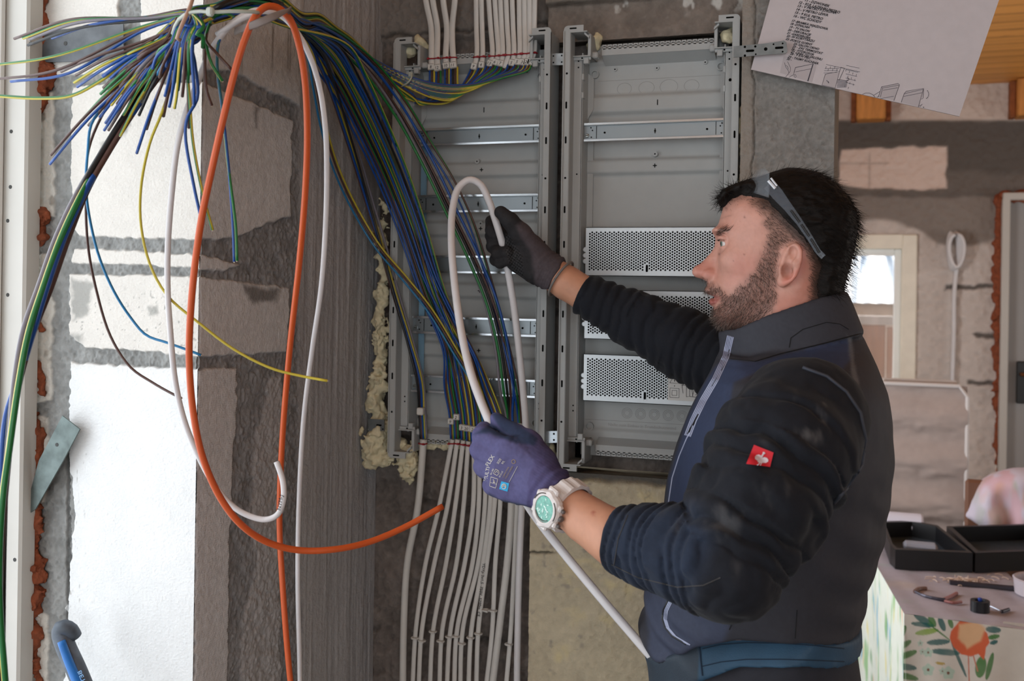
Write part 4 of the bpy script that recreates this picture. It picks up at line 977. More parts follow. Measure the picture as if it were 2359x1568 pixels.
# printing on two of the sheaths
def printing(txt, u0, v0, u1, v1, y, s, parent_name, mat):
    a, c = PY(u0, v0, y), PY(u1, v1, y); d = c - a; n = Vector((0, -1, 0)); up = n.cross(d); 
    text_obj('sheath_print', txt, a, d, up, s, mat, bpy.data.objects[parent_name])
m_prt = M('grey_print', '#5d5a57', .6)
lows = [o.name for o in bpy.data.objects if o.name.startswith('cable') and o.get('group') == 'white cables rising into the cabinet from below']
printing('YDYp 3x1,5  750V  5200m  CE', 1112, 1296, 1096, 1452, 1.9085, .0085, lows[8], m_ink)
printing('3x1.5 mm2  750V', 1104, 1030, 1103, 1120, 1.8845, .007, lows[6], m_prt)
printing('3x1,5 450/750V YDYp', 1091, 1180, 1070, 1296, 1.9075, .007, lows[5], m_prt)

# ---- the fat wires hanging down past the window frame
TH = [('k', [(330, 205, 1.16), (285, 270, 1.14), (235, 350, 1.12), (190, 430, 1.10), (150, 530, 1.08), (105, 660, 1.06), (62, 780, 1.05), (32, 900, 1.04), (16, 1050, 1.03), (8, 1250, 1.02), (4, 1600, 1.01)], 'fat black wire hanging past the window frame at the left edge'),
      ('n', [(345, 205, 1.165), (300, 270, 1.145), (250, 350, 1.125), (205, 430, 1.105), (164, 530, 1.085), (118, 660, 1.065), (72, 780, 1.055), (36, 920, 1.03), (18, 1050, 1.02), (4, 1250, 1.01), (-8, 1600, 1.0)], 'fat brown wire hanging past the window frame at the left edge'),
      ('s', [(318, 195, 1.17), (300, 245, 1.15), (222, 372, 1.13), (178, 446, 1.095), (131, 545, 1.075), (88, 665, 1.055), (55, 760, 1.04), (34, 880, 1.03), (24, 1000, 1.02), (-4, 1300, 1.02)], 'fat grey wire hanging past the window frame at the left edge'),
      ('G', [(390, 130, 1.18), (340, 190, 1.17), (310, 240, 1.155), (232, 370, 1.135), (186, 450, 1.085), (140, 548, 1.065), (98, 665, 1.045), (66, 765, 1.03), (42, 890, 1.02), (22, 1030, 1.01), (6, 1150, 1.0), (-2, 1350, 1.0), (14, 1600, 1.0)], 'fat green and yellow wire hanging past the window frame at the left edge'),
      ('b', [(400, 130, 1.17), (350, 190, 1.165), (318, 240, 1.15), (240, 366, 1.13), (194, 446, 1.09), (148, 546, 1.07), (108, 660, 1.05), (76, 765, 1.04), (48, 860, 1.05), (14, 960, 1.05), (2, 1150, 1.03), (-6, 1350, 1.01), (8, 1600, 1.01)], 'fat blue wire hanging past the window frame at the left edge')]
for k, (c, P, lab) in enumerate(TH):
    P = crest(.2 * k - .4, -1 + .3 * k)[1:] + [(450, 75 + 4 * k, 1.17)] + ([(400, 130 + 4 * k, 1.175)] if P[0][0] < 350 else []) + P
    tag(wire('wire', P, c, .0041, None, tip1=False), lab, 'wire', 'fat wires hanging at the left edge')
# ---- single loose wires
LOOSE = [('yellow wire curving across the blocks and ending over the white cable', 'y', [(430, 90, 1.13), (400, 180, 1.12), (372, 262, 1.12), (345, 330, 1.13), (325, 430, 1.14), (325, 520, 1.15), (346, 610, 1.16), (385, 680, 1.17), (460, 745, 1.18), (540, 805, 1.20), (625, 848, 1.22), (690, 865, 1.235), (755, 877, 1.24)]),
         ('pale blue wire kinked across the aerated blocks', 't', [(330, 150, 1.13), (260, 220, 1.12), (212, 282, 1.12), (202, 350, 1.14), (198, 430, 1.16), (206, 500, 1.18), (228, 590, 1.20), (262, 670, 1.22), (300, 730, 1.24), (336, 771, 1.25), (385, 789, 1.255), (430, 805, 1.26), (464, 818, 1.265)]),
         ('thin pinkish brown wire bowing across the blocks to the white cable', 'n', [(330, 140, 1.14), (250, 240, 1.14), (205, 340, 1.15), (198, 430, 1.17), (202, 560, 1.20), (220, 660, 1.22), (255, 775, 1.24), (300, 845, 1.25), (350, 880, 1.255), (390, 903, 1.255), (418, 917, 1.255)])]
for lab, c, P in LOOSE: tag(wire('wire', crest(rw.uniform(-.5, .5), 0)[1:] + P, c, .0019), lab, 'wire', 'loose wires in front of the blocks')
# ---- round cables: orange and white
m_or = M('orange_cable_sheath', '#c05324', .4, bump=.05, bscale=200); m_wc = M('white_cable_jacket', '#cfcccd', .4, var=.03, vscale=20)
def rcable(lab, P, r, mat, w=False):
    t_ = thing('cable', lab, 'cable', PY(*P[-1])); V, F = tube(q3(P), r, 14, seg=220); mesh_obj('sheath', V, F, mat, t_); return t_
rcable('orange cable looping over the arch and ending in mid air by the concrete', [(700, 1800, 1.38), (669, 1568, 1.38), (650, 1330, 1.38), (644, 1200, 1.38), (650, 1020, 1.37), (668, 800, 1.34), (690, 600, 1.30), (704, 430, 1.26), (708, 300, 1.23), (702, 180, 1.20), (688, 100, 1.18), (668, 45, 1.16), (640, 18, 1.145), (612, 16, 1.13), (588, 38, 1.12), (568, 80, 1.115), (545, 150, 1.11), (515, 270, 1.11), (488, 390, 1.11), (465, 500, 1.11), (448, 620, 1.115), (438, 740, 1.12), (436, 830, 1.13), (444, 940, 1.14), (466, 1050, 1.15), (510, 1150, 1.17), (560, 1212, 1.19), (620, 1250, 1.22), (690, 1267, 1.25), (770, 1265, 1.28), (850, 1248, 1.32), (930, 1215, 1.36), (1020, 1166, 1.40)], .0046, m_or)
rcable('long white cable hanging beside the orange one down the concrete', [(692, 1800, 1.44), (691, 1568, 1.44), (686, 1330, 1.43), (689, 1150, 1.42), (700, 960, 1.40), (720, 800, 1.37), (740, 660, 1.34), (750, 520, 1.31), (753, 400, 1.28), (750, 300, 1.255), (738, 210, 1.235), (718, 140, 1.21), (688, 80, 1.19), (650, 38, 1.175), (610, 26, 1.16), (560, 42, 1.15), (500, 80, 1.15)], .0038, m_wc)
c2 = rcable('white cable hooked in a loop below the orange curve', [(640, 30, 1.19), (590, 24, 1.17), (540, 50, 1.155), (490, 110, 1.15), (455, 190, 1.15), (425, 270, 1.15), (408, 340, 1.15), (395, 450, 1.155), (387, 560, 1.16), (386, 660, 1.165), (392, 760, 1.17), (404, 880, 1.18), (425, 970, 1.19), (455, 1045, 1.20), (490, 1110, 1.21), (530, 1160, 1.22), (570, 1186, 1.225), (612, 1196, 1.23), (640, 1184, 1.23), (653, 1150, 1.23), (652, 1110, 1.23), (645, 1085, 1.23), (637, 1063, 1.23)], .0040, m_wc)
P = PY(648, 1175, 1.2245); printing('NYM-J', 646, 1176, 653, 1138, 1.2243, .008, c2.name, m_ink)
# ---- translucent ties on the bundle
def loop_tie(lab, P, r, mat, head):
    t_ = thing('cable_tie', lab, 'cable tie', PY(*P[0])); V, F = tube(q3(P), r, 8); mesh_obj('band', V, F, mat, t_); h = PY(*head); b = MB(); b.box(h, (.009, .008, .011), bev=.002); b.build('lock', mat, t_)
m_clear = M('milky_tie_plastic', '#b9bfb5', .3, alpha=.85)
loop_tie('milky cable tie with a long tail round the crest of the wire bundle', [(398, 78, 1.085), (408, 50, 1.075), (430, 32, 1.07), (460, 26, 1.07), (485, 28, 1.07), (530, 26, 1.08), (580, 27, 1.10), (600, 30, 1.13)], .0024, m_clear, (484, 27, 1.066))
t_ = loop_tie('milky cable tie round the wires drooping inside the cabinet', [(946, 168, 1.835), (948, 178, 1.828), (942, 188, 1.825), (932, 196, 1.83), (924, 199, 1.838)], .0018, m_clear, (946, 172, 1.836))
t_ = thing('strap_band', 'grey brown strap tied over the crest beside the orange cable', 'strap', PY(555, 70, 1.12))
V, F = tube(q3([(542, 72, 1.15), (556, 66, 1.13), (590, 55, 1.108), (630, 38, 1.112), (664, 22, 1.135), (668, 26, 1.16)]), .0055, 8, flat=(.3, 1), up=(0, -1, 0)); mesh_obj('band', V, F, M('grey_brown_strap', '#6b5e58', .6), t_)
# one pale pink brown wire curling in front of the tie
tag(wire('wire', [(448, -20, 1.09), (440, 10, 1.075), (425, 45, 1.065), (412, 75, 1.06), (408, 90, 1.06), (414, 92, 1.065)], 'n', .0026), 'pale brown wire end curling in front of the tie on the crest', 'wire')
bpy.data.objects[[o.name for o in bpy.data.objects if o.name.startswith('wire')][-1]].data.materials[0] = M('pale_brown_insulation', '#b08f7c', .4)
# ================================================================== the electrician
from mathutils.bvhtree import BVHTree
YC = 1.53
def pxz(px, y=YC): return [(p.x, p.z) for p in (PY(u, v, y) for u, v in px)]
class P2:
    """signed distance to a polygon in the x-z plane, looked up on a fine grid"""
    def __init__(s, poly, res=.002, pad=.12):
        Q = np.array(poly); s.lo = Q.min(0) - pad; n = np.ceil((Q.max(0) + pad - s.lo) / res).astype(int) + 2; s.res = res; s.n = n
        g = np.stack(np.meshgrid(s.lo[0] + np.arange(n[0]) * res, s.lo[1] + np.arange(n[1]) * res, indexing='ij'), -1).reshape(-1, 2)
        s.d = psdf(g, Q).reshape(n)
        for _ in range(3):   # soften the corners of the traced outline
            a = s.d; s.d = (a + np.roll(a, 1, 0) + np.roll(a, -1, 0) + np.roll(a, 1, 1) + np.roll(a, -1, 1)) / 5
    def __call__(s, P):
        q = (np.stack([P[:, 0], P[:, 2]], 1) - s.lo) / s.res; q = np.clip(q, 0, s.n - 1.001); i = q.astype(int); f = q - i; d = s.d
        return (d[i[:, 0], i[:, 1]] * (1 - f[:, 0]) * (1 - f[:, 1]) + d[i[:, 0] + 1, i[:, 1]] * f[:, 0] * (1 - f[:, 1]) + d[i[:, 0], i[:, 1] + 1] * (1 - f[:, 0]) * f[:, 1] + d[i[:, 0] + 1, i[:, 1] + 1] * f[:, 0] * f[:, 1])
def inflate(P, d2, Wd, R, y=YC, e=2.1, L=None):
    """rounded body over a side outline: d2 distance to the outline, Wd half width, R rounding"""
    g = ((np.abs(P[:, 1] - y) / Wd) ** e + np.clip(1 + d2 / R, 0, None) ** e) ** (1 / e)
    return (g - 1) * (L if L is not None else np.minimum(Wd, R))
V3 = lambda u, v, y: tuple(PY(u, v, y))
def zv(u, v, y=YC): return PY(u, v, y).z
def interp_z(P, tab):   # tab: (v at u=1800, value)
    z = np.array([zv(1800, v) for v, _ in tab]); o = np.argsort(z); return np.interp(P[:, 2], z[o], np.array([w for _, w in tab])[o])

# ---- head
SK = P2(pxz([(1668, 472), (1678, 455), (1700, 438), (1735, 418), (1775, 404), (1816, 393), (1850, 394), (1886, 404), (1918, 425), (1947, 455), (1966, 490), (1969, 530), (1962, 575), (1950, 620), (1942, 660), (1950, 720), (1985, 800), (1960, 900), (1790, 900), (1735, 830), (1722, 790), (1700, 768), (1672, 760), (1652, 750), (1643, 730), (1644, 712), (1648, 704), (1645, 690), (1643, 676), (1638, 664), (1634, 652), (1644, 640), (1652, 620), (1654, 598), (1654, 572), (1652, 556), (1650, 543), (1652, 531), (1657, 514), (1661, 500), (1665, 486)]))
NO = P2(pxz([(1657, 548), (1649, 566), (1640, 579), (1625, 596), (1609, 612), (1599, 622), (1597, 630), (1602, 637), (1612, 641), (1622, 644), (1634, 650), (1655, 652), (1680, 640), (1672, 590)]), .001)
UL = P2(pxz([(1636, 652), (1626, 662), (1624, 670), (1629, 676), (1640, 682), (1662, 686), (1680, 670), (1665, 650)]), .001)
LL = P2(pxz([(1641, 684), (1634, 690), (1633, 696), (1638, 703), (1647, 708), (1664, 700), (1668, 688)]), .001)
EYEC = np.array(PY(1685, 563, YC)); EYEC[1] = YC - .033
ear_px = [(1833, 558), (1844, 563), (1850, 578), (1849, 598), (1843, 620), (1834, 640), (1820, 653), (1804, 659), (1795, 656), (1790, 645), (1791, 625), (1796, 603), (1803, 583), (1815, 566)]
EAR = P2(pxz(ear_px, YC - .08), .001, .03); ec = np.array(PY(1818, 610, YC - .078))
def ep(u, v, dy=0.): q = np.array(PY(u, v, YC - .078)); q[1] = ey(q[0]) + dy; return q
def ey(x): return YC - .070 - .30 * np.clip(x - ec[0] + .018, 0, None)
def skull(P, grow=0.):
    d = SK(P)
    Wd = interp_z(P, [(385, .070), (430, .0755), (480, .0775), (540, .0765), (600, .073), (650, .067), (700, .064), (760, .063), (830, .066), (900, .08)])
    fx = np.clip((P[:, 0] - PY(1650, 600, YC).x) / .085, 0, 1); Wd = Wd * (.86 + .14 * fx)
    return inflate(P, d - grow, Wd + grow, .074)
def headf(P):
    f = skull(P); ay = np.abs(P[:, 1] - YC); Q = P.copy(); Q[:, 1] = YC - ay
    zn = np.clip((zv(1640, 560) - P[:, 2]) / (zv(1640, 560) - zv(1640, 640)), 0, 1)
    n = inflate(P, NO(P), .0095 + .0075 * zn, .0125); f = smin(f, n, .009); f = smin(f, ellips(Q, (PY(1609, 624, YC).x, YC - .003, PY(1609, 624, YC).z), (.0075, .0085, .0075)), .006)
    f = smin(f, ellips(Q, (*PY(1640, 633, YC).xz[:1], YC - .0150, PY(1640, 633, YC).z), (.0120, .0070, .0092)), .003)
    f = smin(f, inflate(P, UL(P), .026, .010), .005); f = smin(f, inflate(P, LL(P), .025, .009), .004)
    f = smax(f, -inflate(P, psd_mouth(P), .022, .004), .002)
    for u, v, yy, r, k in ((1638, 641, .0085, (.0055, .0035, .0035), .002),): f = smax(f, -ellips(Q, (PY(u, v, YC).x - .004, YC - yy, PY(u, v, YC).z), r), k)
    # cheek bone, brow ridge, eye socket, lids
    f = smin(f, ellips(Q, (PY(1712, 600, YC).x, YC - .047, PY(1712, 600, YC).z), (.024, .014, .016)), .02)
    f = smin(f, ellips(Q, (PY(1668, 535, YC).x, YC - .028, PY(1668, 535, YC).z), (.014, .022, .0065)), .010)
    f = smax(f, -ellips(Q, (EYEC[0] - .014, YC - .038, EYEC[2] + .001), (.014, .017, .011)), .010)
    f = smin(f, np.linalg.norm(Q - EYEC, axis=1) - .0138, .004)
    f = smax(f, -ellips(Q, EYEC + np.array([-.0105, -.006, -.0008]), (.0085, .0125, .0036)), .0012)
    for dz, r in ((.0062, .0010),):
        ar = [EYEC + .0142 * np.array([-math.cos(a), -math.sin(a), .0]) + np.array([0, 0, dz + .0015 * math.sin(2 * a)]) for a in np.linspace(.2, 1.5, 6)]; f = smin(f, chain(Q, ar, [r] * 6), .002)
    # neck muscle, jaw angle, nasolabial fold
    f = smin(f, chain(Q, [(PY(1835, 660, YC).x, YC - .05, PY(1835, 660, YC).z), (PY(1775, 790, YC).x, YC - .035, PY(1775, 790, YC).z)], [.014, .013]), .02)
    f = f + .0016 * np.exp(-((P[:, 2] - np.interp(P[:, 0], [PY(1655, 0, YC).x, PY(1690, 0, YC).x], [zv(1655, 640), zv(1690, 685)])) / .003) ** 2) * sstep(0, .01, P[:, 0] - PY(1655, 0, YC).x) * sstep(PY(1695, 0, YC).x, PY(1680, 0, YC).x, P[:, 0])
    # ear
    near = (np.abs(Q - ec) < np.array([.032, .045, .045])).all(1)
    if near.any():
        E = Q[near]; d2 = EAR(E); yl = E[:, 1] - ey(E[:, 0])
        pl = smax(d2 + .001, np.abs(yl) - .0032, .003)
        rim = np.sqrt((d2 + .0038) ** 2 + (yl + .0022) ** 2) - .0038
        rim = rim + .010 * sstep(PY(1806, 0, YC - .08).x, PY(1796, 0, YC - .08).x, E[:, 0]) * sstep(zv(1800, 640, YC - .08), zv(1800, 628, YC - .08), E[:, 2])
        e = smin(pl, rim, .002)
        e = smin(e, chain(E, [ep(1838, 582, -.001), ep(1833, 606, -.003), ep(1824, 628, -.003), ep(1810, 640, -.001)], [.0028, .0036, .0034, .003]), .003)
        e = smin(e, ellips(E, ep(1800, 621, -.004), (.0045, .004, .0065)), .004)
        e = smin(e, ellips(E, ep(1801, 650, 0), (.0065, .0042, .0065)), .004)
        e = smin(e, chain(E, [ep(1812, 580, .012), ep(1810, 640, .012)], [.010, .008]), .008)
        e = smax(e, -ellips(E, ep(1814, 624, -.0075), (.0085, .0105, .0120)), .002)
        e = smax(e, -ellips(E, ep(1826, 583, -.006), (.0058, .0062, .0098)), .0015)
        g = f[near]; f[near] = smin(g, e, .004)
    return f + .00035 * fbm(P, 260, 2, 9)
MO = P2(pxz([(1622, 678), (1640, 680), (1660, 684), (1664, 686), (1660, 688), (1640, 687), (1625, 684)]), .001)
def psd_mouth(P): return MO(P)
HAIR_PX = [(1656, 476), (1657, 456), (1671, 437), (1698, 423), (1725, 411), (1773, 394), (1816, 379), (1850, 382), (1890, 390), (1927, 411), (1960, 443), (1982, 478), (1988, 520), (1986, 545), (1980, 575), (1966, 616), (1952, 652), (1944, 690), (1892, 700), (1884, 660), (1896, 615), (1876, 575), (1842, 538), (1802, 496), (1774, 468), (1745, 462), (1716, 456), (1692, 464), (1672, 480)]
BEARD = [[(1772, 556), (1756, 596), (1739, 622), (1716, 650), (1694, 668), (1676, 678), (1664, 668), (1650, 654), (1640, 648), (1615, 645), (1612, 668), (1640, 676), (1664, 684), (1660, 694), (1650, 704), (1630, 712), (1630, 740), (1650, 775), (1690, 790), (1730, 760), (1772, 722), (1788, 690), (1786, 650), (1788, 610), (1788, 575)]]
BUZZ = [[(1668, 474), (1715, 448), (1765, 440), (1900, 560), (1900, 700), (1862, 700), (1868, 610), (1850, 560), (1820, 555), (1792, 575), (1772, 560), (1764, 530), (1754, 500), (1742, 476), (1712, 462), (1680, 474)]]
def headcol(V):
    q = pix(V); n1 = fbm(V, 60, 3, 1); n2 = fbm(V, 400, 2, 2); n3 = fbm(V, 900, 2, 7)
    c = np.tile(C('#bd8b7b'), (len(V), 1)) * (1 + .08 * n1 + .05 * n2)[:, None]
    red = lambda poly, w, s: patch(q, [poly], 6, .05, 4, s)
    c = mixc(c, C('#b06a5c'), red([(1596, 605), (1640, 596), (1655, 640), (1600, 645)], 1, 14) * .5)
    c = mixc(c, C('#b8776a'), red([(1690, 590), (1750, 590), (1730, 640), (1680, 650)], 1, 22) * .45)
    c = mixc(c, C('#c47a6c'), red([(1836, 552), (1858, 560), (1856, 620), (1830, 655), (1795, 662), (1800, 645), (1836, 620), (1846, 590)], 1, 7) * .7)
    c = mixc(c, C('#b5705f'), red([(1850, 600), (1885, 600), (1885, 720), (1780, 760), (1790, 690), (1840, 660)], 1, 14) * .5)
    lip = np.maximum(patch(q, [[(1620, 668), (1632, 674), (1650, 681), (1662, 685), (1640, 688), (1625, 680)]], 1, .05, 3, 2.5), patch(q, [[(1628, 690), (1640, 687), (1660, 687), (1650, 700), (1636, 705), (1628, 700)]], 1, .05, 3, 2.5)); c = mixc(c, C('#8f4c47'), lip * .85)
    b = patch(q, BEARD, 8, .06, 5, 15); c = mixc(c, C('#553a31'), b * (.56 + .10 * n2).clip(0, .95))
    c = mixc(c, C('#5e4538'), patch(q, BUZZ, 9, .06, 6, 12) * (.62 + .12 * n2).clip(0, .9)); c = mixc(c, C('#251b16'), sstep(26, 2, psdf(q, HAIR_PX) + 5 * n1) * sstep(1725, 1760, q[:, 0]) * .8)
    br = patch(q, [[(1648, 541), (1652, 530), (1664, 524), (1682, 528), (1676, 533), (1660, 537)]], 2, .1, 8, 3); c = mixc(c, C('#4d382d'), br * .7)
    for u, v, r in ((1715, 500, 2.2), (1657, 585, 2.5), (1715, 586, 1.8), (1690, 600, 1.2)): c = mixc(c, C('#6a3a2e'), np.exp(-(((q[:, 0] - u) / r) ** 2 + ((q[:, 1] - v) / r) ** 2)) * .8)
    wr = np.exp(-((q[:, 1] - 500 + (q[:, 0] - 1670) * .28) / 1.6) ** 2) * sstep(1650, 1662, q[:, 0]) * sstep(1695, 1680, q[:, 0]); c = c * (1 - .22 * wr[:, None])
    c = mixc(c, C('#7c4f45'), np.exp(-((np.linalg.norm((V - np.array(ep(1813, 622, -.002))) * np.array([1, .6, .8]), axis=1)) / .006) ** 2) * .7)  # hollow of the ear darkened in the skin colour, standing in for shade
    return c
m_skin = M('skin', None, .48, bump=.12, bscale=900, spec=.35, sss=.12)
# torso under the clothes, arms, hands (coarse) joined with the head as one mesh
TORSO_PX = [(1672, 772), (1660, 800), (1646, 838), (1626, 882), (1602, 932), (1581, 978), (1566, 1020), (1551, 1070), (1540, 1120), (1534, 1170), (1530, 1215), (1516, 1280), (1501, 1330), (1491, 1370), (1487, 1410), (1489, 1455), (1503, 1500), (1520, 1535), (1700, 1560), (1960, 1540), (1978, 1495), (1990, 1440), (1996, 1395), (2004, 1355), (2023, 1290), (2041, 1200), (2053, 1130), (2060, 1060), (2058, 980), (2046, 905), (2022, 845), (1997, 792), (1984, 765), (1962, 705), (1946, 676), (1880, 694), (1780, 728), (1711, 758)]
TO = P2(pxz(TORSO_PX), .003)
def torsoW(P): return interp_z(P, [(660, .070), (720, .076), (770, .082), (800, .105), (830, .150), (870, .185), (930, .198), (1050, .202), (1200, .195), (1350, .180), (1450, .172), (1600, .172)])
NEAR = [(1846, 968, 1.36, .083), (1800, 1045, 1.31, .0835), (1742, 1165, 1.262, .076), (1668, 1298, 1.228, .0635), (1575, 1272, 1.245, .0555), (1495, 1258, 1.268, .0475), (1415, 1240, 1.288, .0415)]
NEARS = [(1420, 1242, 1.288, .0365), (1350, 1196, 1.312, .0310), (1300, 1158, 1.332, .0285), (1255, 1120, 1.348, .028)]
FAR = [(1790, 895, 1.705, .078), (1690, 846, 1.735, .066), (1570, 790, 1.752, .058), (1465, 737, 1.752, .0475), (1335, 672, 1.748, .036)]
FARS = [(1370, 690, 1.748, .031), (1305, 651, 1.748, .0305), (1282, 636, 1.749, .029), (1250, 612, 1.752, .022), (1210, 585, 1.752, .016)]
def tr(L): return [V3(a, b_, c) for a, b_, c, _ in L], [d for *_, d in L]
def bodyf(P):
    f = inflate(P, TO(P) + .022, torsoW(P) - .022, .13)
    for L, s in ((NEAR, .014), (FAR, .012)): p, r = tr(L); f = smin(f, chain(P, p, [.045] + [q - s for q in r[1:]], .01), .02)
    for L in (NEARS, FARS): p, r = tr(L); f = smin(f, chain(P, p, r, .004), .006)
    return f
def merge(parts):
    V = []; F = []; n = 0
    for v, f in parts: V.append(v); F.append(f + n); n += len(v)
    return np.concatenate(V), np.concatenate(F)
hb = (PY(1590, 380, YC), PY(1990, 900, YC))
H_ = snet(headf, (hb[0].x, YC - .105, PY(1700, 800, YC).z), (.005, YC + .105, PY(1800, 375, YC).z), .00185)
B_ = snet(bodyf, (-.68, 1.14, 1.0), (.07, 1.84, 1.70), .0055)
Vb, Fb = merge([H_, B_])
armc = np.tile(C('#bd8a70'), (len(B_[0]), 1)) * (1 + .07 * fbm(B_[0], 50, 3, 3) + .06 * fbm(B_[0], 300, 2, 4))[:, None]
qa = pix(B_[0]); armc = mixc(armc, C('#8d3b34'), np.exp(-(((qa[:, 0] - 1366) / 4) ** 2 + ((qa[:, 1] - 1181) / 4) ** 2)))
person = mesh_obj('person', Vb, Fb, m_skin, None, True, None, np.concatenate([headcol(H_[0]), armc]))
tag(person, 'person in navy vest and black shirt holding a white cable in gloved hands', 'person')
BV = {}
def bvh(o):
    if o.name not in BV:
        me = o.data; off = absolute(o); BV[o.name] = BVHTree.FromPolygons([v.co + off for v in me.vertices], [tuple(p.vertices) for p in me.polygons])
    return BV[o.name]
def hit(u, v, objs, lift=.0008, y=1.3):
    r = ray(u, v).normalized(); best = None
    for o in objs:
        h = bvh(o).ray_cast(CAM, r)
        if h[0] is not None and (best is None or h[3] < best): best = h[3]
    if best is None: return PY(u, v, y)
    return CAM + r * (best - lift)
# eyes
ev = []
for s in (-1, 1):
    c0 = EYEC.copy(); c0[1] = YC + s * .033
    V, F = snet(lambda P: np.linalg.norm(P - c0, axis=1) - .0122, c0 - .014, c0 + .014, .0009)
    D = (V - c0) / np.linalg.norm(V - c0, axis=1)[:, None]; g = np.array([-.93, -.34, -.05]); g /= np.linalg.norm(g); a = D @ g
    c = np.tile(C('#b5a9a4'), (len(V), 1)); c = mixc(c, C('#5d6a60'), sstep(.86, .89, a)); c = mixc(c, C('#0b0a0a'), sstep(.968, .978, a))
    mesh_obj('eye', V, F, M('eyeball', None, .12, spec=.6), person, True, None, c)
# hair shell
HP = P2(pxz([(1656, 476), (1657, 456), (1671, 437), (1698, 423), (1725, 411), (1773, 394), (1816, 379), (1850, 382), (1890, 390), (1927, 411), (1960, 443), (1982, 478), (1988, 520), (1986, 545), (1980, 575), (1966, 616), (1952, 652), (1944, 690), (1892, 700), (1884, 660), (1896, 615), (1876, 575), (1842, 538), (1802, 496), (1774, 468), (1745, 462), (1716, 456), (1692, 464), (1672, 480)]), .0015, .06)
def hairf(P):
    d2 = HP(P); th = .0085 * sstep(.002, -.018, d2) + .001
    n = fbm(P * np.array([.7, 1.6, 1.6]), 95, 3, 13); n2 = fbm(P * np.array([.5, 1.5, 1.2]), 260, 2, 14)
    f = skull(P, 0.) - th - .0035 * n * sstep(0, -.02, d2) - .0009 * n2
    fr = P2f(P)
    return smax(smin(f, fr, .006), d2 - .001 + .003 * n2, .003)
FR = P2(pxz([(1657, 474), (1656, 456), (1670, 438), (1698, 424), (1740, 412), (1745, 440), (1715, 455), (1690, 463), (1670, 478)]), .0015, .05)
def P2f(P): return inflate(P, FR(P), .056, .016) - .002 * fbm(P, 140, 3, 17)
m_hair = M('dark_hair', '#14100e', .65, var=.35, vscale=160, stretch=(.5, 1.3, 1.3), bump=.4, bscale=420, spec=.15)
hair = sdf_obj('hair', hairf, (PY(1640, 470, YC).x, YC - .1, zv(1900, 705)), (.02, YC + .1, zv(1816, 365)), .0022, m_hair, person, relax=0)
def strands(name, roots, dirs, length, r, mat, parent, curl=.25, seed=0, seg=4):
    g = np.random.default_rng(seed); n = len(roots); L = length * g.uniform(.55, 1.2, n)
    D = dirs / (np.linalg.norm(dirs, axis=1)[:, None] + 1e-9); bend = g.normal(0, curl, (n, 3))
    T = np.linspace(0, 1, seg + 1); V = np.zeros((n, seg + 1, 3, 3))
    e1 = np.cross(D, g.normal(0, 1, (n, 3))); e1 /= np.linalg.norm(e1, axis=1)[:, None] + 1e-9; e2 = np.cross(D, e1)
    for k, t in enumerate(T):
        c = roots + (D * t + bend * t * t) * L[:, None]
        for j in range(3):
            a = 2 * math.pi * j / 3; V[:, k, j] = c + (e1 * math.cos(a) + e2 * math.sin(a)) * r * (1 - .85 * t)
    i = np.arange(n)[:, None, None] * (seg + 1) * 3; k = np.arange(seg)[None, :, None] * 3; j = np.arange(3)[None, None]; j2 = (j + 1) % 3
    F = np.stack([i + k + j, i + k + j2, i + k + 3 + j2, i + k + 3 + j], -1).reshape(-1, 4)
    return mesh_obj(name, V.reshape(-1, 3), F, mat, parent)
def surf(o, n, seed, keep):
    me = o.data; g = np.random.default_rng(seed); V = np.empty(len(me.vertices) * 3, np.float32); me.vertices.foreach_get('co', V); V = V.reshape(-1, 3) + np.array(absolute(o))
    N = np.empty(len(V) * 3, np.float32); me.vertices.foreach_get('normal', N); N = N.reshape(-1, 3)
    w = keep(V, N); k = np.where(w > g.uniform(0, 1, len(V)))[0]; k = g.choice(k, min(n, len(k)), replace=False)
    return V[k] + g.normal(0, .0006, (len(k), 3)), N[k]
g0 = np.random.default_rng(5)
R_, N_ = surf(hair, 5200, 1, lambda V, N: np.ones(len(V)))
flow = np.stack([.8 * sstep(-.19, -.10, R_[:, 0]) - .35 * sstep(-.16, -.2, R_[:, 0]) + .15, np.zeros(len(R_)), -.15 - .9 * sstep(-.07, 0, R_[:, 0])], 1)
strands('hair_strands', R_ - N_ * .002, flow + N_ * .18 + g0.normal(0, .2, R_.shape), .017, .00045, m_hair, person, .2, 2)
m_bd = M('dark_beard', '#33231c', .55); m_bg = M('grey_beard', '#8d7d74', .5); m_bz = M('short_side_hair', '#3a2a22', .55)
hq = Vb[:len(H_[0])]; headonly = lambda V: (np.arange(len(V)) < len(hq))
def beardk(V, N): return patch(pix(V), BEARD, 7, .06, 5, 6) * headonly(V)
for nm, n, m, sd in (('beard', 6500, m_bd, 3), ('beard_grey', 2600, m_bg, 4)):
    R_, N_ = surf(person, n, sd, beardk); q = pix(R_)
    low = sstep(640, 740, q[:, 1]); dn = np.stack([.5 - .9 * low, np.zeros(len(R_)), -.9 + .2 * low], 1)
    strands(nm, R_ - N_ * .0005, dn + N_ * .55 + g0.normal(0, .25, R_.shape), .0072, .00021, m, person, .2, sd, 3)
R_, N_ = surf(person, 4500, 7, lambda V, N: patch(pix(V), BUZZ, 8, .06, 6, 8) * headonly(V))
strands('side_hair', R_ - N_ * .0005, np.array([[.7, 0, -.5]]) + N_ * .35 + g0.normal(0, .2, R_.shape), .0085, .00021, m_bz, person, .15, 8, 3)
R_, N_ = surf(person, 420, 9, lambda V, N: patch(pix(V), [[(1648, 541), (1652, 529), (1664, 523), (1684, 528), (1676, 533), (1660, 538)]], 2, .1, 8, 3) * headonly(V))
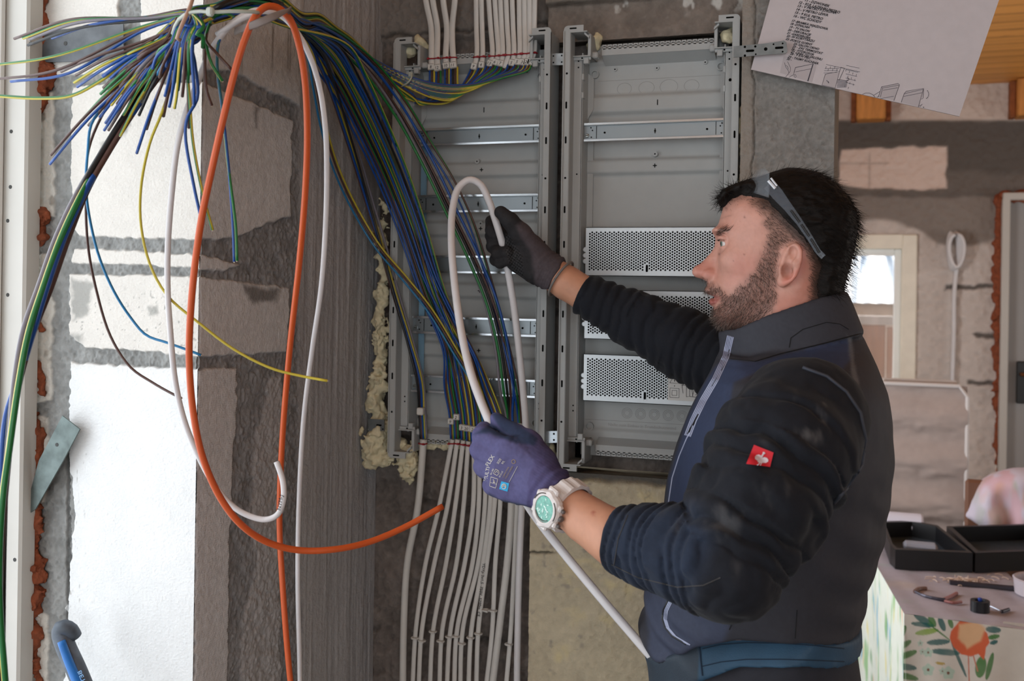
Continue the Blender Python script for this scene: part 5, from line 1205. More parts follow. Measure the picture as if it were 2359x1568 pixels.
strands('eyebrow', R_, np.array([[.8, -.2, .35]]) + N_ * .3 + g0.normal(0, .15, R_.shape), .008, .00028, m_bd, person, .15, 10, 3)
ar = [EYEC + .0139 * np.array([-math.cos(a) * .98, -math.sin(a), .0]) + np.array([0, 0, .0042 - .002 * (a - .8) ** 2]) for a in np.linspace(.05, 1.35, 26)]
strands('eyelashes', np.array(ar), np.array([[-.8, -.5, .25]] * 26) + g0.normal(0, .12, (26, 3)), .0055, .00025, m_hair, person, .2, 11, 3)

# ---- clothes
def hzt(P, tab):
    """height of a hem line drawn on the near flank of the body"""
    X = []; Z = []
    for u, v in tab: y = YC - .165 * math.sqrt(max(0, 1 - ((u - 1740) / 260) ** 2)); p = PY(u, v, y); X.append(p.x); Z.append(p.z)
    return np.interp(P[:, 0], X, Z)
COLL = [(1655, 762), (1711, 752), (1780, 722), (1880, 688), (1950, 668), (1992, 770), (1985, 772), (1900, 790), (1800, 812), (1740, 830), (1680, 826), (1662, 822)]
CO = P2(pxz(COLL), .002)
def vestcol(V):
    q = pix(V); n1 = fbm(V, 22, 3, 1); n2 = fbm(V, 420, 2, 2)
    c = np.tile(C('#323238'), (len(V), 1))
    blue = patch(q, [[(1500, 1330), (1530, 1200), (1540, 1100), (1580, 970), (1640, 850), (1664, 826), (1740, 832), (1850, 806), (1960, 778), (1965, 820), (1940, 850), (1850, 830), (1760, 850), (1690, 880), (1672, 1000), (1640, 1100), (1580, 1220), (1560, 1400), (1500, 1400)]], 4, .02, 3, 5)
    c = mixc(c, C('#313a52'), blue); low = patch(q, [[(1480, 1350), (1640, 1350), (1740, 1330), (1690, 1400), (1660, 1500), (1500, 1530)]], 5, .02, 4, 8); c = mixc(c, C('#3a3f50'), low)
    c = mixc(c, C('#34353c'), patch(q, [COLL], 1, .02, 4, 3)); c = mixc(c, C('#5b5c60'), patch(q, [[(1952, 772), (1962, 776), (1966, 830), (1980, 880), (1974, 900), (1964, 880), (1956, 820)]], 2, .02, 4, 3) * .8)
    return c * (1 + .10 * n1 + .12 * n2)[:, None]
def vestf(P):
    Q = P + .010 * np.stack([fbm(P, 9, 2, 31), fbm(P, 9, 2, 32), fbm(P, 9, 2, 33)], 1)
    f = inflate(P, TO(P), torsoW(P), .135)
    # drape folds fanning from the armpit, sag above the belt
    s = (P[:, 0] * .55 + P[:, 2]) ; m_ = sstep(-.12, -.02, P[:, 0]) * sstep(1.05, 1.12, P[:, 2]) * sstep(1.36, 1.26, P[:, 2])
    f = f + .0016 * m_ * np.sin(2 * math.pi * (s / .055 + .5 * fbm(P, 7, 2, 36)))
    m2 = sstep(1.20, 1.10, P[:, 2]) * sstep(-.17, -.24, P[:, 0]); f = f + .004 * m2 * np.sin(2 * math.pi * ((P[:, 2] + .5 * P[:, 0]) / .045 + .6 * fbm(P, 9, 2, 37)))
    f = f - .004 * fbm(P, 12, 3, 38) * sstep(1.50, 1.40, P[:, 2])
    dc = CO(P); f = f + .003 * np.exp(-((dc) / .0025) ** 2) * (P[:, 2] < zv(1800, 760))
    inner = skull(P, .006); f = smax(f, -smin(inner, inflate(P, TO(P) + .012, np.maximum(torsoW(P) - .012, .03), .12), .004), .003) if False else f
    f = smax(f, -(CO(P) + .009), .004)
    A_ = np.array([PY(1667, 800, YC).x, zv(1667, 800)]); B2 = np.array([PY(1972, 722, YC).x, zv(1972, 722)]); el = B2 - A_; ha = np.linalg.norm(el) / 2; el /= 2 * ha; w2 = np.stack([P[:, 0], P[:, 2]], 1) - (A_ + B2) / 2
    l_ = w2 @ el; up_ = w2 @ np.array([-el[1], el[0]]); gw = 1 - .8 * np.clip(up_, -.05, .05)
    sh = np.abs(np.sqrt((l_ / (ha * gw)) ** 2 + ((P[:, 1] - YC) / (.079 * gw)) ** 2) - 1) * .08 - .0042
    f = smin(f, smax(sh, CO(P), .004), .006)
    # rounded hem above the belt
    f = smax(f, hzt(P, [(1480, 1530), (1520, 1512), (1610, 1482), (1700, 1470), (1850, 1476), (1990, 1470)]) - P[:, 2], .004)
    return f
m_vest = M('softshell_vest', None, .72, bump=.12, bscale=1400, spec=.25)
vest = sdf_obj('vest', vestf, (-.36, 1.27, 1.02), (.09, 1.79, 1.60), .0038, m_vest, person, vestcol)
# shirt sleeves with gathered folds
def sleeve(L, hem, folds, seed, amp):
    p, r = tr(L); p = np.array(p); cum = np.concatenate([[0], np.cumsum(np.linalg.norm(np.diff(p, axis=0), axis=1))])
    hp = np.array(V3(*hem[0])); hn = np.array(V3(*hem[1])) - hp; hn /= np.linalg.norm(hn)
    def f(P):
        best = None; S = None
        for i in range(len(p) - 1):
            e = p[i + 1] - p[i]; w = P - p[i]; t = np.clip((w @ e) / (e @ e), 0, 1); d = np.linalg.norm(w - t[:, None] * e, axis=1) - (r[i] + (r[i + 1] - r[i]) * t); s = cum[i] + t * np.linalg.norm(e)
            if best is None: best, S = d, s
            else:
                S = np.where(d < best, s, S); best = smin(best, d, .015)
        a = 0
        for s0, s1, wl, am, tw in folds:
            m_ = sstep(s0 - .03, s0 + .02, S) * sstep(s1 + .03, s1 - .02, S)
            ph = S / wl + 1.1 * fbm(P, 11, 3, seed) + tw * (P[:, 2] * 6 + P[:, 1] * 9)
            a = a + m_ * am * (np.abs(np.sin(math.pi * ph)) - .55)
        return smax(best - a - amp * fbm(P, 26, 3, seed + 1), (P - hp) @ hn, .003)
    return f
def shirtcol(V):
    q = pix(V); n = fbm(V, 30, 3, 1); c = np.tile(C('#1b1d23'), (len(V), 1)); fold_sheen = patch(q, [[(1390, 1160), (1600, 1160), (1640, 1250), (1560, 1420), (1390, 1340)]], 10, .02, 2, 40); c = mixc(c, C('#232b3a'), fold_sheen)  # forearm painted lighter and bluer, standing in for the highlight on its folds
    du = sstep(.15, .8, fbm(V * np.array([1, 1, .4]), 55, 4, 3)) * np.maximum(patch(q, [[(1770, 920), (1900, 900), (1900, 1010), (1820, 1050), (1770, 1000)]], 20, .02, 5, 30), .35 * patch(q, [[(1560, 1180), (1800, 1060), (1900, 1150), (1700, 1350), (1520, 1300)]], 30, .02, 6, 40)); c = mixc(c, C('#6f6d6d'), du * .6)
    return c * (1 + .2 * n + .12 * fbm(V, 500, 2, 8))[:, None]
m_shirt = M('black_jersey', None, .85, bump=.3, bscale=900, spec=.15)
m_shirt.node_tree.nodes['Principled BSDF'].inputs['Sheen Weight'].default_value = .05
lenN = lambda L: np.concatenate([[0], np.cumsum(np.linalg.norm(np.diff(np.array(tr(L)[0]), axis=0), axis=1))])
cn = lenN(NEAR); cf = lenN(FAR)
sl_n = sdf_obj('shirt_sleeve', sleeve(NEAR, ((1420, 1243, 1.288), (1300, 1210, 1.31)), [(.02, cn[2], .046, .0065, .25), (cn[1], cn[3] + .02, .0235, .0088, .10), (cn[3] - .01, cn[-1], .0145, .0056, .03)], 51, .003), (-.40, 1.10, 1.10), (.03, 1.46, 1.50), .0024, m_shirt, person, shirtcol)
sl_f = sdf_obj('shirt_sleeve', sleeve(FAR, ((1342, 676, 1.748), (1230, 620, 1.748)), [(.0, cf[-1], .022, .0048, .12)], 61, .0025), (-.56, 1.62, 1.32), (.0, 1.84, 1.68), .0026, m_shirt, person, shirtcol)
# belt, trousers, boots
HI = P2(pxz([(1488, 1330), (1494, 1440), (1512, 1500), (1518, 1560), (1520, 1700), (1530, 1900), (1990, 1900), (1998, 1700), (1985, 1580), (1972, 1500), (1970, 1440), (1972, 1330)]), .003)
def hipf(P, g=0.): return inflate(P, HI(P) - g, .158 + g, .13)
bt = lambda P: hzt(P, [(1500, 1502), (1610, 1474), (1700, 1458), (1850, 1466), (1975, 1482)])
bbm = lambda P: hzt(P, [(1500, 1592), (1610, 1563), (1700, 1542), (1850, 1536), (1975, 1532)])
def beltcol(V):
    q = pix(V); n = fbm(V, 40, 4, 1); c = np.tile(C('#27465d'), (len(V), 1)); c = mixc(c, C('#5d7385'), sstep(.25, .7, fbm(V, 26, 3, 4)) * .6); c = mixc(c, C('#1b3a54'), sstep(1800, 1950, q[:, 0]) * .5)
    c = mixc(c, C('#2c3742'), sstep(1612, 1608, q[:, 0])); return c * (1 + .2 * n)[:, None]
belt = sdf_obj('belt', lambda P: smax(smax(hipf(P, .009), P[:, 2] - bt(P), .003), bbm(P) - P[:, 2], .003), (-.35, 1.30, .95), (.06, 1.76, 1.22), .0035, M('worn_blue_belt', None, .65, bump=.3, bscale=500), person, beltcol)
LEGS = [[(-.16, 1.44, .93), (-.19, 1.43, .50), (-.14, 1.43, .12)], [(-.16, 1.62, .93), (-.14, 1.63, .50), (-.09, 1.63, .12)]]
def trf(P):
    f = smax(hipf(P), P[:, 2] - 1.10, .004); f = smax(f, .90 - P[:, 2], .05)
    for L in LEGS: f = smin(f, chain(P, L, [.095, .075, .062], .01), .03)
    return smax(f, .085 - P[:, 2], .004) + .003 * fbm(P, 14, 3, 5)
sdf_obj('trousers', trf, (-.34, 1.32, .06), (.06, 1.74, 1.10), .008, M('dark_trousers', '#22232b', .8, var=.15, vscale=60, bump=.2, bscale=700), person)
for L in LEGS:
    x, y, _ = L[2]
    sdf_obj('boot', lambda P: smax(smin(ellips(P, (x - .07, y, .05), (.15, .052, .055)), capsule(P, (x, y, .06), (x, y, .13), .055, .055), .03), -P[:, 2] + .002, .003), (x - .24, y - .08, -.005), (x + .1, y + .08, .2), .006, M('black_boot_leather', '#171515', .5), person)
# ---- gloves: the far one grips the cable, the near one closes round it
def chain4(P, L, k=.004): p, r = tr(L); return chain(P, p, r, k)
FARG = dict(
    palm=[(1240, 606, 1.757, .030), (1212, 582, 1.757, .034), (1188, 556, 1.762, .030), (1178, 538, 1.768, .024)],
    heel=[(1232, 622, 1.745, .024), (1196, 592, 1.738, .025), (1172, 560, 1.752, .016)],
    thumbm=[(1232, 580, 1.742, .023), (1200, 540, 1.722, .0195), (1174, 508, 1.706, .0145), (1154, 489, 1.700, .0115)],
    index=[(1188, 528, 1.785, .0145), (1152, 502, 1.788, .0128), (1133, 510, 1.768, .0118), (1132, 530, 1.747, .0112), (1142, 543, 1.741, .0105)],
    middle=[(1192, 546, 1.792, .0145), (1146, 530, 1.79, .013), (1133, 543, 1.766, .0122), (1138, 563, 1.744, .0118), (1150, 570, 1.741, .011)],
    ring=[(1200, 562, 1.792, .0138), (1150, 556, 1.788, .0125), (1136, 567, 1.760, .0122), (1148, 583, 1.722, .0118), (1168, 581, 1.712, .0112)],
    little=[(1208, 585, 1.785, .0125), (1162, 588, 1.78, .0115), (1142, 598, 1.755, .0112), (1152, 605, 1.724, .0105), (1171, 598, 1.714, .0100)])
def farglove(P):
    f = smin(chain4(P, FARG['palm'], .012), chain4(P, FARG['heel'], .01), .012); f = smin(f, chain4(P, FARG['thumbm'], .006), .010)
    fg = None
    for k in ('index', 'middle', 'ring', 'little'):
        e = chain4(P, FARG[k], .003); fg = e if fg is None else np.minimum(fg, e)
    f = smin(f, fg, .0035)
    cp = [(1236, 604, 1.755, .031), (1262, 622, 1.752, .0325), (1290, 641, 1.749, .0350)]; p, r = tr(cp); ax = np.array(p[2]) - np.array(p[0]); ln = np.linalg.norm(ax); ax /= ln
    t = (P - np.array(p[0])) @ ax; c = chain(P, p, r, .004) + .0013 * np.sin(t * 2 * math.pi / .010) * sstep(0, .015, t) ; c = smax(c, t - ln, .002)
    return smin(f, c, .010) + .0009 * fbm(P, 90, 3, 5)
def fgcol(V):
    q = pix(V); n = fbm(V, 300, 2, 1); c = np.tile(C('#2b2a2c'), (len(V), 1)); c = mixc(c, C('#4a4347'), patch(q, [[(1188, 520), (1215, 500), (1330, 560), (1330, 700), (1240, 680), (1232, 640), (1222, 580)]], 3, .05, 3, 6))
    gr = patch(q, [[(1163, 535), (1172, 540), (1203, 590), (1206, 640), (1180, 625), (1165, 580)]], 1, .05, 4, 2)
    a, b_ = (q[:, 0] + q[:, 1] * .6) / 6.5, (q[:, 1] - q[:, 0] * .75) / 7.
    gd = np.maximum(sstep(.62, .8, np.abs(a % 1 - .5) * 2), sstep(.62, .8, np.abs(b_ % 1 - .5) * 2)); c = mixc(c, C('#0f0f10'), gr * (1 - gd) * .85); c = mixc(c, C('#38383a'), gr * gd)
    return c * (1 + .15 * n)[:, None]
m_glv = M('knitted_glove', None, .8, bump=.35, bscale=1300, spec=.2)
gl_f = sdf_obj('glove', farglove, (-.665, 1.66, 1.58), (-.50, 1.84, 1.73), .0017, m_glv, person, fgcol)
p, r = tr([(1284, 637, 1.749, .0355), (1292, 642.5, 1.749, .0360)]); ax = np.array(p[1]) - np.array(p[0]); ax /= np.linalg.norm(ax)
e1 = np.cross(ax, (0, 0, 1)); e1 /= np.linalg.norm(e1); e2 = np.cross(ax, e1)
b = MB(); b.tube([tuple(np.array(p[1]) + .0355 * (e1 * math.cos(a) + e2 * math.sin(a))) for a in np.linspace(0, 2 * math.pi, 41)], .0022, 8, sm=False); b.build('glove_cuff_edge', M('pale_cuff_edge', '#6f6b68', .7), person, smooth=True)
NG = dict(index=[(1166, 1036, 1.350, .0175), (1112, 1004, 1.362, .0150), (1116, 992, 1.395, .0130), (1150, 1000, 1.425, .012), (1175, 1015, 1.43, .011)],
          middle=[(1160, 1062, 1.346, .0185), (1108, 1036, 1.358, .0155), (1108, 1028, 1.398, .0135), (1145, 1030, 1.43, .0125), (1172, 1042, 1.432, .0115)],
          ring=[(1160, 1092, 1.346, .0185), (1116, 1076, 1.358, .0152), (1116, 1070, 1.40, .0135), (1150, 1070, 1.432, .0125), (1176, 1080, 1.434, .0115)],
          little=[(1172, 1122, 1.350, .0165), (1134, 1116, 1.362, .0138), (1134, 1112, 1.40, .0122), (1160, 1112, 1.43, .0115), (1182, 1118, 1.43, .0105)],
          thumb=[(1252, 1068, 1.352, .0205), (1218, 1022, 1.362, .0185), (1184, 1000, 1.378, .0150), (1150, 972, 1.388, .0105), (1143, 962, 1.390, .0085)])
def nearglove(P):
    a = np.array(V3(1262, 1120, 1.345)); b_ = np.array(V3(1146, 1068, 1.345)); ax = b_ - a; L = np.linalg.norm(ax); ax /= L
    up = np.array(V3(1200, 1040, 1.345)) - np.array(V3(1180, 1110, 1.345)); up -= ax * (up @ ax); up /= np.linalg.norm(up); nn = np.cross(ax, up)
    q = P - a; s = q @ ax; w = np.interp(s, [-.03, 0, .03, L], [.026, .031, .040, .042]); t_ = np.interp(s, [0, L], [.026, .0185])
    wq = q @ up; nq = q @ nn
    pal = ((np.abs(wq / w) ** 2.6 + np.abs((nq + .004 * (wq / w) ** 2) / t_) ** 2.3) ** (1 / 2.4) - 1) * .022
    pal = smax(smax(pal, s - L - .004, .012), -s - .006, .01)
    f = pal; fg = None
    for k in ('index', 'middle', 'ring', 'little'):
        e = chain4(P, NG[k], .004); fg = e if fg is None else smin(fg, e, .0032)
    f = smin(f, fg, .011); f = smin(f, chain4(P, NG['thumb'], .006), .008)
    cp = [(1245, 1112, 1.346, .0330), (1262, 1122, 1.344, .0325), (1284, 1142, 1.338, .0335)]; p, r = tr(cp); c0 = np.array(p[0]); ax2 = np.array(p[2]) - c0; ln = np.linalg.norm(ax2); ax2 /= ln; t = (P - c0) @ ax2
    c = chain(P, p, r, .004) - .0022 * np.sin(t * 2 * math.pi / .0155 + 1.2 * fbm(P, 25, 2, 8)) * sstep(0, .012, t); c = smax(c, t - ln, .003)
    f = smin(f, c, .008)
    return f + .0016 * fbm(P, 45, 3, 9) + .0004 * fbm(P, 300, 2, 3)
def ngcol(V):
    q = pix(V); n = fbm(V, 350, 2, 1); c = np.tile(C('#56547a'), (len(V), 1)); c = mixc(c, C('#3a3550'), patch(q, [[(1195, 990), (1260, 1010), (1330, 1100), (1300, 1130), (1262, 1080), (1230, 1050)]], 5, .04, 3, 18) * .7)
    c = mixc(c, C('#26344a'), np.maximum(patch(q, [[(1090, 1000), (1130, 975), (1200, 1015), (1190, 1022), (1130, 998)]], 2, .05, 4, 5), patch(q, [[(1130, 950), (1160, 950), (1240, 1010), (1232, 1026), (1196, 1022), (1150, 985)]], 2, .05, 5, 5)) * .85)
    c = mixc(c, C('#33404a'), patch(q, [[(1128, 1136), (1150, 1150), (1230, 1166), (1230, 1180), (1120, 1160)]], 2, .05, 6, 4) * .7)
    c = mixc(c, C('#4a4468'), patch(q, [[(1234, 1046), (1330, 1100), (1330, 1180), (1215, 1180), (1216, 1110)]], 2, .05, 7, 4) * .6)
    rib = np.sin((q[:, 0] * .35 - q[:, 1] * .55) * 1.6); c = c * (1 + .08 * rib * sstep(1218, 1240, q[:, 0]))[:, None]
    return c * (1 + .12 * n)[:, None]
gl_n = sdf_obj('glove', nearglove, (-.53, 1.30, 1.24), (-.335, 1.46, 1.42), .0018, m_glv, person, ngcol)
gl_f['label'] = 'dark grey glove gripping the upper cable'; gl_n['label'] = 'violet blue glove with white print'
# the cable held in both hands
rcable('white cable held in a tall loop by both gloved hands', [(1560, 1560, 1.47), (1515, 1526, 1.45), (1440, 1442, 1.45), (1362, 1350, 1.45), (1292, 1265, 1.45), (1245, 1205, 1.44), (1214, 1160, 1.425), (1165, 1075, 1.405), (1133, 985, 1.400), (1110, 930, 1.43), (1085, 860, 1.47), (1062, 760, 1.53), (1047, 650, 1.58), (1040, 560, 1.62), (1043, 480, 1.66), (1057, 432, 1.68), (1082, 414, 1.69), (1106, 424, 1.70), (1126, 462, 1.712), (1141, 506, 1.722), (1153, 545, 1.727), (1161, 575, 1.734), (1170, 622, 1.742), (1183, 700, 1.76), (1195, 800, 1.785), (1205, 900, 1.81), (1211, 985, 1.83), (1208, 1060, 1.845), (1202, 1170, 1.865), (1195, 1350, 1.875), (1190, 1620, 1.885)], .0064, m_wc)
# print on the near glove
m_pr = M('white_glove_print', '#c9c4ba', .7); m_prg = M('gold_glove_print', '#9a8663', .7); m_prb = M('cyan_glove_label', '#2fa3d6', .5)
def skin_text(mb, txt, u, v, du, dv, s, objs, lift=.0007, mi=0):
    """lettering whose every vertex lies on the cloth"""
    t = MB(); text_obj('x', txt, (0, 0, 0), (1, 0, 0), (0, 1, 0), 1.0, None, None, t, lift=0)
    Q = np.concatenate(t.V); l = math.hypot(du, dv); ex = np.array([du, dv]) / l; eyy = np.array([ex[1], -ex[0]])
    V = []
    for q in Q:
        w = np.array([u, v]) + s * (q[0] * ex + q[1] * eyy); V.append(tuple(hit(w[0], w[1], objs, lift + (.0002 if q[2] > 0 else 0))))
    mb.add(V, t.F, mi)
def skin_line(mb, pts, r, objs, lift=.0005, mi=0, dense=5.):
    P = []
    for (a, b_), (c, d) in zip(pts[:-1], pts[1:]):
        n = max(2, int(math.hypot(c - a, d - b_) / dense))
        P += [tuple(hit(a + (c - a) * k / n, b_ + (d - b_) * k / n, objs, lift)) for k in range(n)]
    P.append(tuple(hit(*pts[-1], objs, lift))); mb.tube(P, r, 5, mi, sm=False)
def skin_poly(mb, poly, objs, lift=.001, mi=0, n=6):
    """a patch of cloth over the surface: polygon (convex) fanned from its centre in n rings"""
    Q = np.array(poly, float); c = Q.mean(0); m = len(Q); V = [tuple(hit(c[0], c[1], objs, lift))]; F = []
    for k in range(1, n + 1):
        for q in Q: w = c + (q - c) * k / n; V.append(tuple(hit(w[0], w[1], objs, lift)))
    for i in range(m):
        j = (i + 1) % m; F.append((0, 1 + j, 1 + i))
        for k in range(1, n): F.append((1 + (k - 1) * m + i, 1 + (k - 1) * m + j, 1 + k * m + j, 1 + k * m + i))
    mb.add(V, F, mi)
D_ = (42, -62); g_ = [gl_n]
b = MB(); skin_text(b, 'TIGER', 1118, 1070, 14, -26, 11, g_) if False else None
skin_text(b, 'MULTI', 1121, 1109, 6, -26, 12, g_); skin_text(b, 'FLEX', 1125, 1075, 22, -36, 13, g_)
skin_text(b, 'SIZE', 1148, 1069, 12, -17, 7.5, g_); skin_text(b, '9/L', 1158, 1070, 12, -16, 7.5, g_); skin_text(b, 'EN 388', 1132, 1094, 8, -18, 5, g_); skin_text(b, '4131X', 1152, 1100, 10, -18, 6, g_)
skin_line(b, [(1137, 1090), (1142, 1080), (1149, 1084), (1150, 1090), (1145, 1095), (1137, 1090)], .0004, g_, dense=2); skin_line(b, [(1141, 1089), (1145, 1084), (1147, 1089)], .0004, g_, dense=2)
skin_line(b, [(1131, 1098), (1147, 1103), (1142, 1124), (1128, 1119), (1131, 1098)], .0004, g_, dense=3); skin_line(b, [(1130, 1111), (1144, 1115)], .0003, g_, dense=3); skin_line(b, [(1136, 1104), (1139, 1108), (1136, 1111), (1141, 1111)], .0006, g_, dense=2); skin_line(b, [(1173, 1110), (1192, 1074)], .0003, g_)
b.build('glove_print', m_pr, gl_n)
b = MB(); skin_text(b, 'CAPACITIVE', 1160, 1100, 14, -25, 5.0, g_); skin_text(b, 'TOUCH SCREEN', 1166, 1103, 14, -25, 4.5, g_)
skin_line(b, [(1183 + 4.5 * math.cos(a), 1063 + 4.5 * math.sin(a)) for a in np.linspace(0, 6.3, 14)], .0004, g_, dense=3); b.build('glove_print_gold', m_prg, gl_n)
b = MB(); skin_poly(b, [(1155, 1108), (1173, 1113), (1169, 1132), (1150, 1126)], g_, .0009); skin_line(b, [(1161 + 5 * math.cos(a), 1120 + 5.5 * math.sin(a)) for a in np.linspace(0, 6.3, 14)], .0006, g_, .0016, 1, 3); skin_line(b, [(1158, 1121), (1161, 1116), (1164, 1121)], .0006, g_, .0016, 1, 2); b.build('glove_label', [m_prb, m_pr], gl_n)
# ---- badge, seams and zips on the clothes
sl_ = [sl_n]; m_badge = M('red_badge', '#c01d2c', .7, bump=.2, bscale=900); m_emb = M('white_embroidery', '#cfc4cc', .7)
badge = [(1737, 1024), (1782, 1042), (1774, 1075), (1719, 1068)]
def bmap(s, t): q = np.array(badge, float); return (q[0] * (1 - s) + q[1] * s) * (1 - t) + (q[3] * (1 - s) + q[2] * s) * t
V = []; F = []; n = 8
for i in range(n + 1):
    for j in range(n + 1): V.append(tuple(hit(*bmap(i / n, j / n), sl_, .0022)))
for i in range(n):
    for j in range(n): F.append((i * (n + 1) + j, i * (n + 1) + j + 1, (i + 1) * (n + 1) + j + 1, (i + 1) * (n + 1) + j))
b = MB(); b.add(V, F); bd = b.build('badge', m_badge, sl_n, smooth=True); bd['label'] = 'red badge with a white ostrich'
b = MB()
bl = lambda pts, r, m=0: b.tube([tuple(hit(*bmap(*q), sl_, .0028)) for q in pts], r, 5, m, sm=False)
for cx, cy, r0, a0 in ((.40, .56, .155, 0), (.70, .63, .165, .4), (.55, .70, .15, .2)):   # plume lobes with scalloped rims
    P_ = [bmap(cx + r0 * (.88 + .14 * abs(math.sin(4.5 * a + a0))) * math.cos(a), cy + r0 * 1.08 * (.88 + .14 * abs(math.sin(4.5 * a + a0))) * math.sin(a)) for a in np.linspace(0, 2 * math.pi, 56, endpoint=False)]
    skin_poly(b, P_, sl_, .0034, 0, 3)
bl([(.54, .50), (.545, .38), (.56, .28)], .0010); bl([(.53, .25), (.57, .22), (.62, .27)], .0013); bl([(.53, .80), (.50, .97), (.46, .98)], .0006); bl([(.60, .80), (.59, .97)], .0006)
b.build('ostrich_emblem', m_emb, bd)
m_seam = M('dark_seam', '#0c0c0f', .8); m_zip = M('silver_zip_tape', '#8f94ab', .45, .1); m_zipd = M('zip_teeth', '#1b1c22', .5)
vs = [vest]
for pts, r_ in (([(1682, 826), (1740, 832), (1800, 814), (1900, 790), (1984, 768)], .0009), ([(1818, 800), (1822, 778), (1850, 758), (1905, 742), (1935, 746), (1955, 758)], .0006), ([(1685, 776), (1676, 830), (1640, 890)], .0009), ([(1720, 1335), (1700, 1400), (1680, 1450)], .0007), ([(1836, 1405), (1832, 1470)], .0006), ([(1610, 955), (1585, 1000)], .0022)):
    b = MB(); skin_line(b, pts, r_, vs); b.build('vest_seam', m_seam, vest)

b = MB()
arm_ = [(1850, 846), (1905, 866), (1950, 902), (1982, 950), (1994, 1010), (1986, 1070), (1952, 1122), (1920, 1160)]
skin_line(b, arm_, .0024, [vest, sl_n], .0012, 0, 8); b.build('armhole_binding', M('grey_binding', '#363a44', .7), vest, smooth=True)
b = MB()
zp = [(1675, 772), (1664, 820), (1640, 872), (1612, 920), (1590, 965), (1576, 1002)]
for k in range(5): skin_line(b, [(u + 2 + k * 3.2, v + k * 1.0) for u, v in zp], .0012, vs, .0006)
z2 = [(1586, 996), (1578, 1012), (1562, 1050), (1546, 1100), (1537, 1160), (1534, 1200)]; skin_line(b, [(u + 3, v) for u, v in z2], .0013, vs)
b.build('zip_tape', m_zip, vest); b = MB()
pk = [(1542, 1384), (1532, 1405), (1530, 1425), (1536, 1445), (1552, 1464), (1584, 1483)]
for k in range(3): skin_line(b, [(u + 3 * k, v + k) for u, v in pk], .0012, vs)
b.build('pocket_zip', m_zip, vest)
b = MB(); skin_line(b, [(u - 4, v) for u, v in pk], .0016, vs); skin_line(b, [(u + 1, v) for u, v in zp], .0010, vs); b.build('zip_teeth', m_zipd, vest)
b = MB(); skin_line(b, [(1408, 1300), (1470, 1330), (1560, 1352), (1620, 1348), (1660, 1330)], .0007, sl_); skin_line(b, [(1446, 1186), (1424, 1240), (1414, 1302)], .0007, sl_); b.build('sleeve_seams', M('grey_seam', '#3c3b3c', .8), sl_n)

for k, dv in enumerate((10, 50)):
    b = MB(); skin_line(b, [(1618, 1484 + dv), (1660, 1474 + dv), (1720, 1470 + dv * .96), (1800, 1472 + dv * .92), (1880, 1478 + dv * .85), (1945, 1486 + dv * .75)], .0007, [belt]); b.build('belt_stitching', M('belt_thread', '#16283a', .8), belt)
b = MB(); skin_line(b, [(1612, 1486), (1614, 1520), (1618, 1556)], .0012, [belt]); b.build('belt_seam', MATS['belt_thread'], belt)
# ---- wristwatch on the near arm
m_wt = M('white_watch_resin', '#d3ccc9', .35, var=.06, vscale=90, bump=.08, bscale=300); m_wf = M('teal_watch_face', '#68a898', .2, var=.25, vscale=220); m_wd = M('watch_dark', '#5a5350', .5)
wc = np.array(V3(1306, 1163, 1.330)); wa = np.array(V3(1262, 1126, 1.346)) - np.array(V3(1350, 1198, 1.312)); wa /= np.linalg.norm(wa)
cd_ = -np.array(ray(1300, 1165).normalized()); cd_ -= wa * (cd_ @ wa); cd_ /= np.linalg.norm(cd_); dn = np.cross(wa, cd_); dn = dn if dn[2] < 0 else -dn
wn = cd_ * math.cos(math.radians(32)) + dn * math.sin(math.radians(32)); wn /= np.linalg.norm(wn); ws = np.cross(wa, wn)
watch = thing('wristwatch', 'chunky white wristwatch with a teal face on the bare wrist above the violet glove', 'watch', wc)
b = MB(); RW = .0315; m = 56; V = []; F = []
for k in range(m):
    a = 2 * math.pi * k / m; o = wn * math.cos(a) + ws * math.sin(a); rg = .0016 * (1 if (k // 2) % 2 else 0) * (abs(math.sin(a)) > .3); hw = .0125 - .0015 * (1 - math.cos(a)) * .5
    for rr_, w_ in ((RW, -hw), (RW + .004 + rg, -hw * .93), (RW + .0045 + rg, 0), (RW + .004 + rg, hw * .93), (RW, hw)): V.append(wc + o * rr_ + wa * w_)
for k in range(m):
    for j in range(5): F.append((k * 5 + j, k * 5 + (j + 1) % 5, ((k + 1) % m) * 5 + (j + 1) % 5, ((k + 1) % m) * 5 + j))
b.add(V, F); b.build('watch_strap', m_wt, watch, smooth=False)
cc = wc + wn * (RW + .001); b = MB(); n = 32; prof = [(.0215, -.003), (.0245, .002), (.0245, .007), (.0225, .0105), (.0185, .0118), (.0172, .0118), (.0165, .0100)]; V = []; F = []
for r_, h_ in prof:
    for k in range(n):
        a = 2 * math.pi * k / n; q = r_ * (1 + .045 * math.cos(8 * a) * (r_ > .02)); V.append(cc + (wa * math.cos(a) * .98 + ws * math.sin(a) * 1.08) * q + wn * h_)
for k in range(len(prof) - 1):
    for i in range(n): j = (i + 1) % n; F.append((k * n + i, k * n + j, k * n + n + j, k * n + n + i))
b.add(V, F)
for s1 in (-1, 1):
    for s2 in (-1, 1): b.box(cc + wa * s1 * .020 + ws * s2 * .012 + wn * .005, (.008, .009, .008), ax=[tuple(wa), tuple(ws), tuple(wn)], bev=.002)
    b.box(cc + ws * s1 * .0255 + wn * .003, (.018, .010, .007), ax=[tuple(wa), tuple(ws), tuple(wn)], bev=.002)
b.build('watch_case', m_wt, watch, smooth=False)
b = MB(); b.lathe(cc + wn * .0098, wn, [(.0170, 0), (.0172, .0006), (.015, .0010)], 24); b.build('watch_face', m_wf, watch)
b = MB(); pr = random.Random(4)
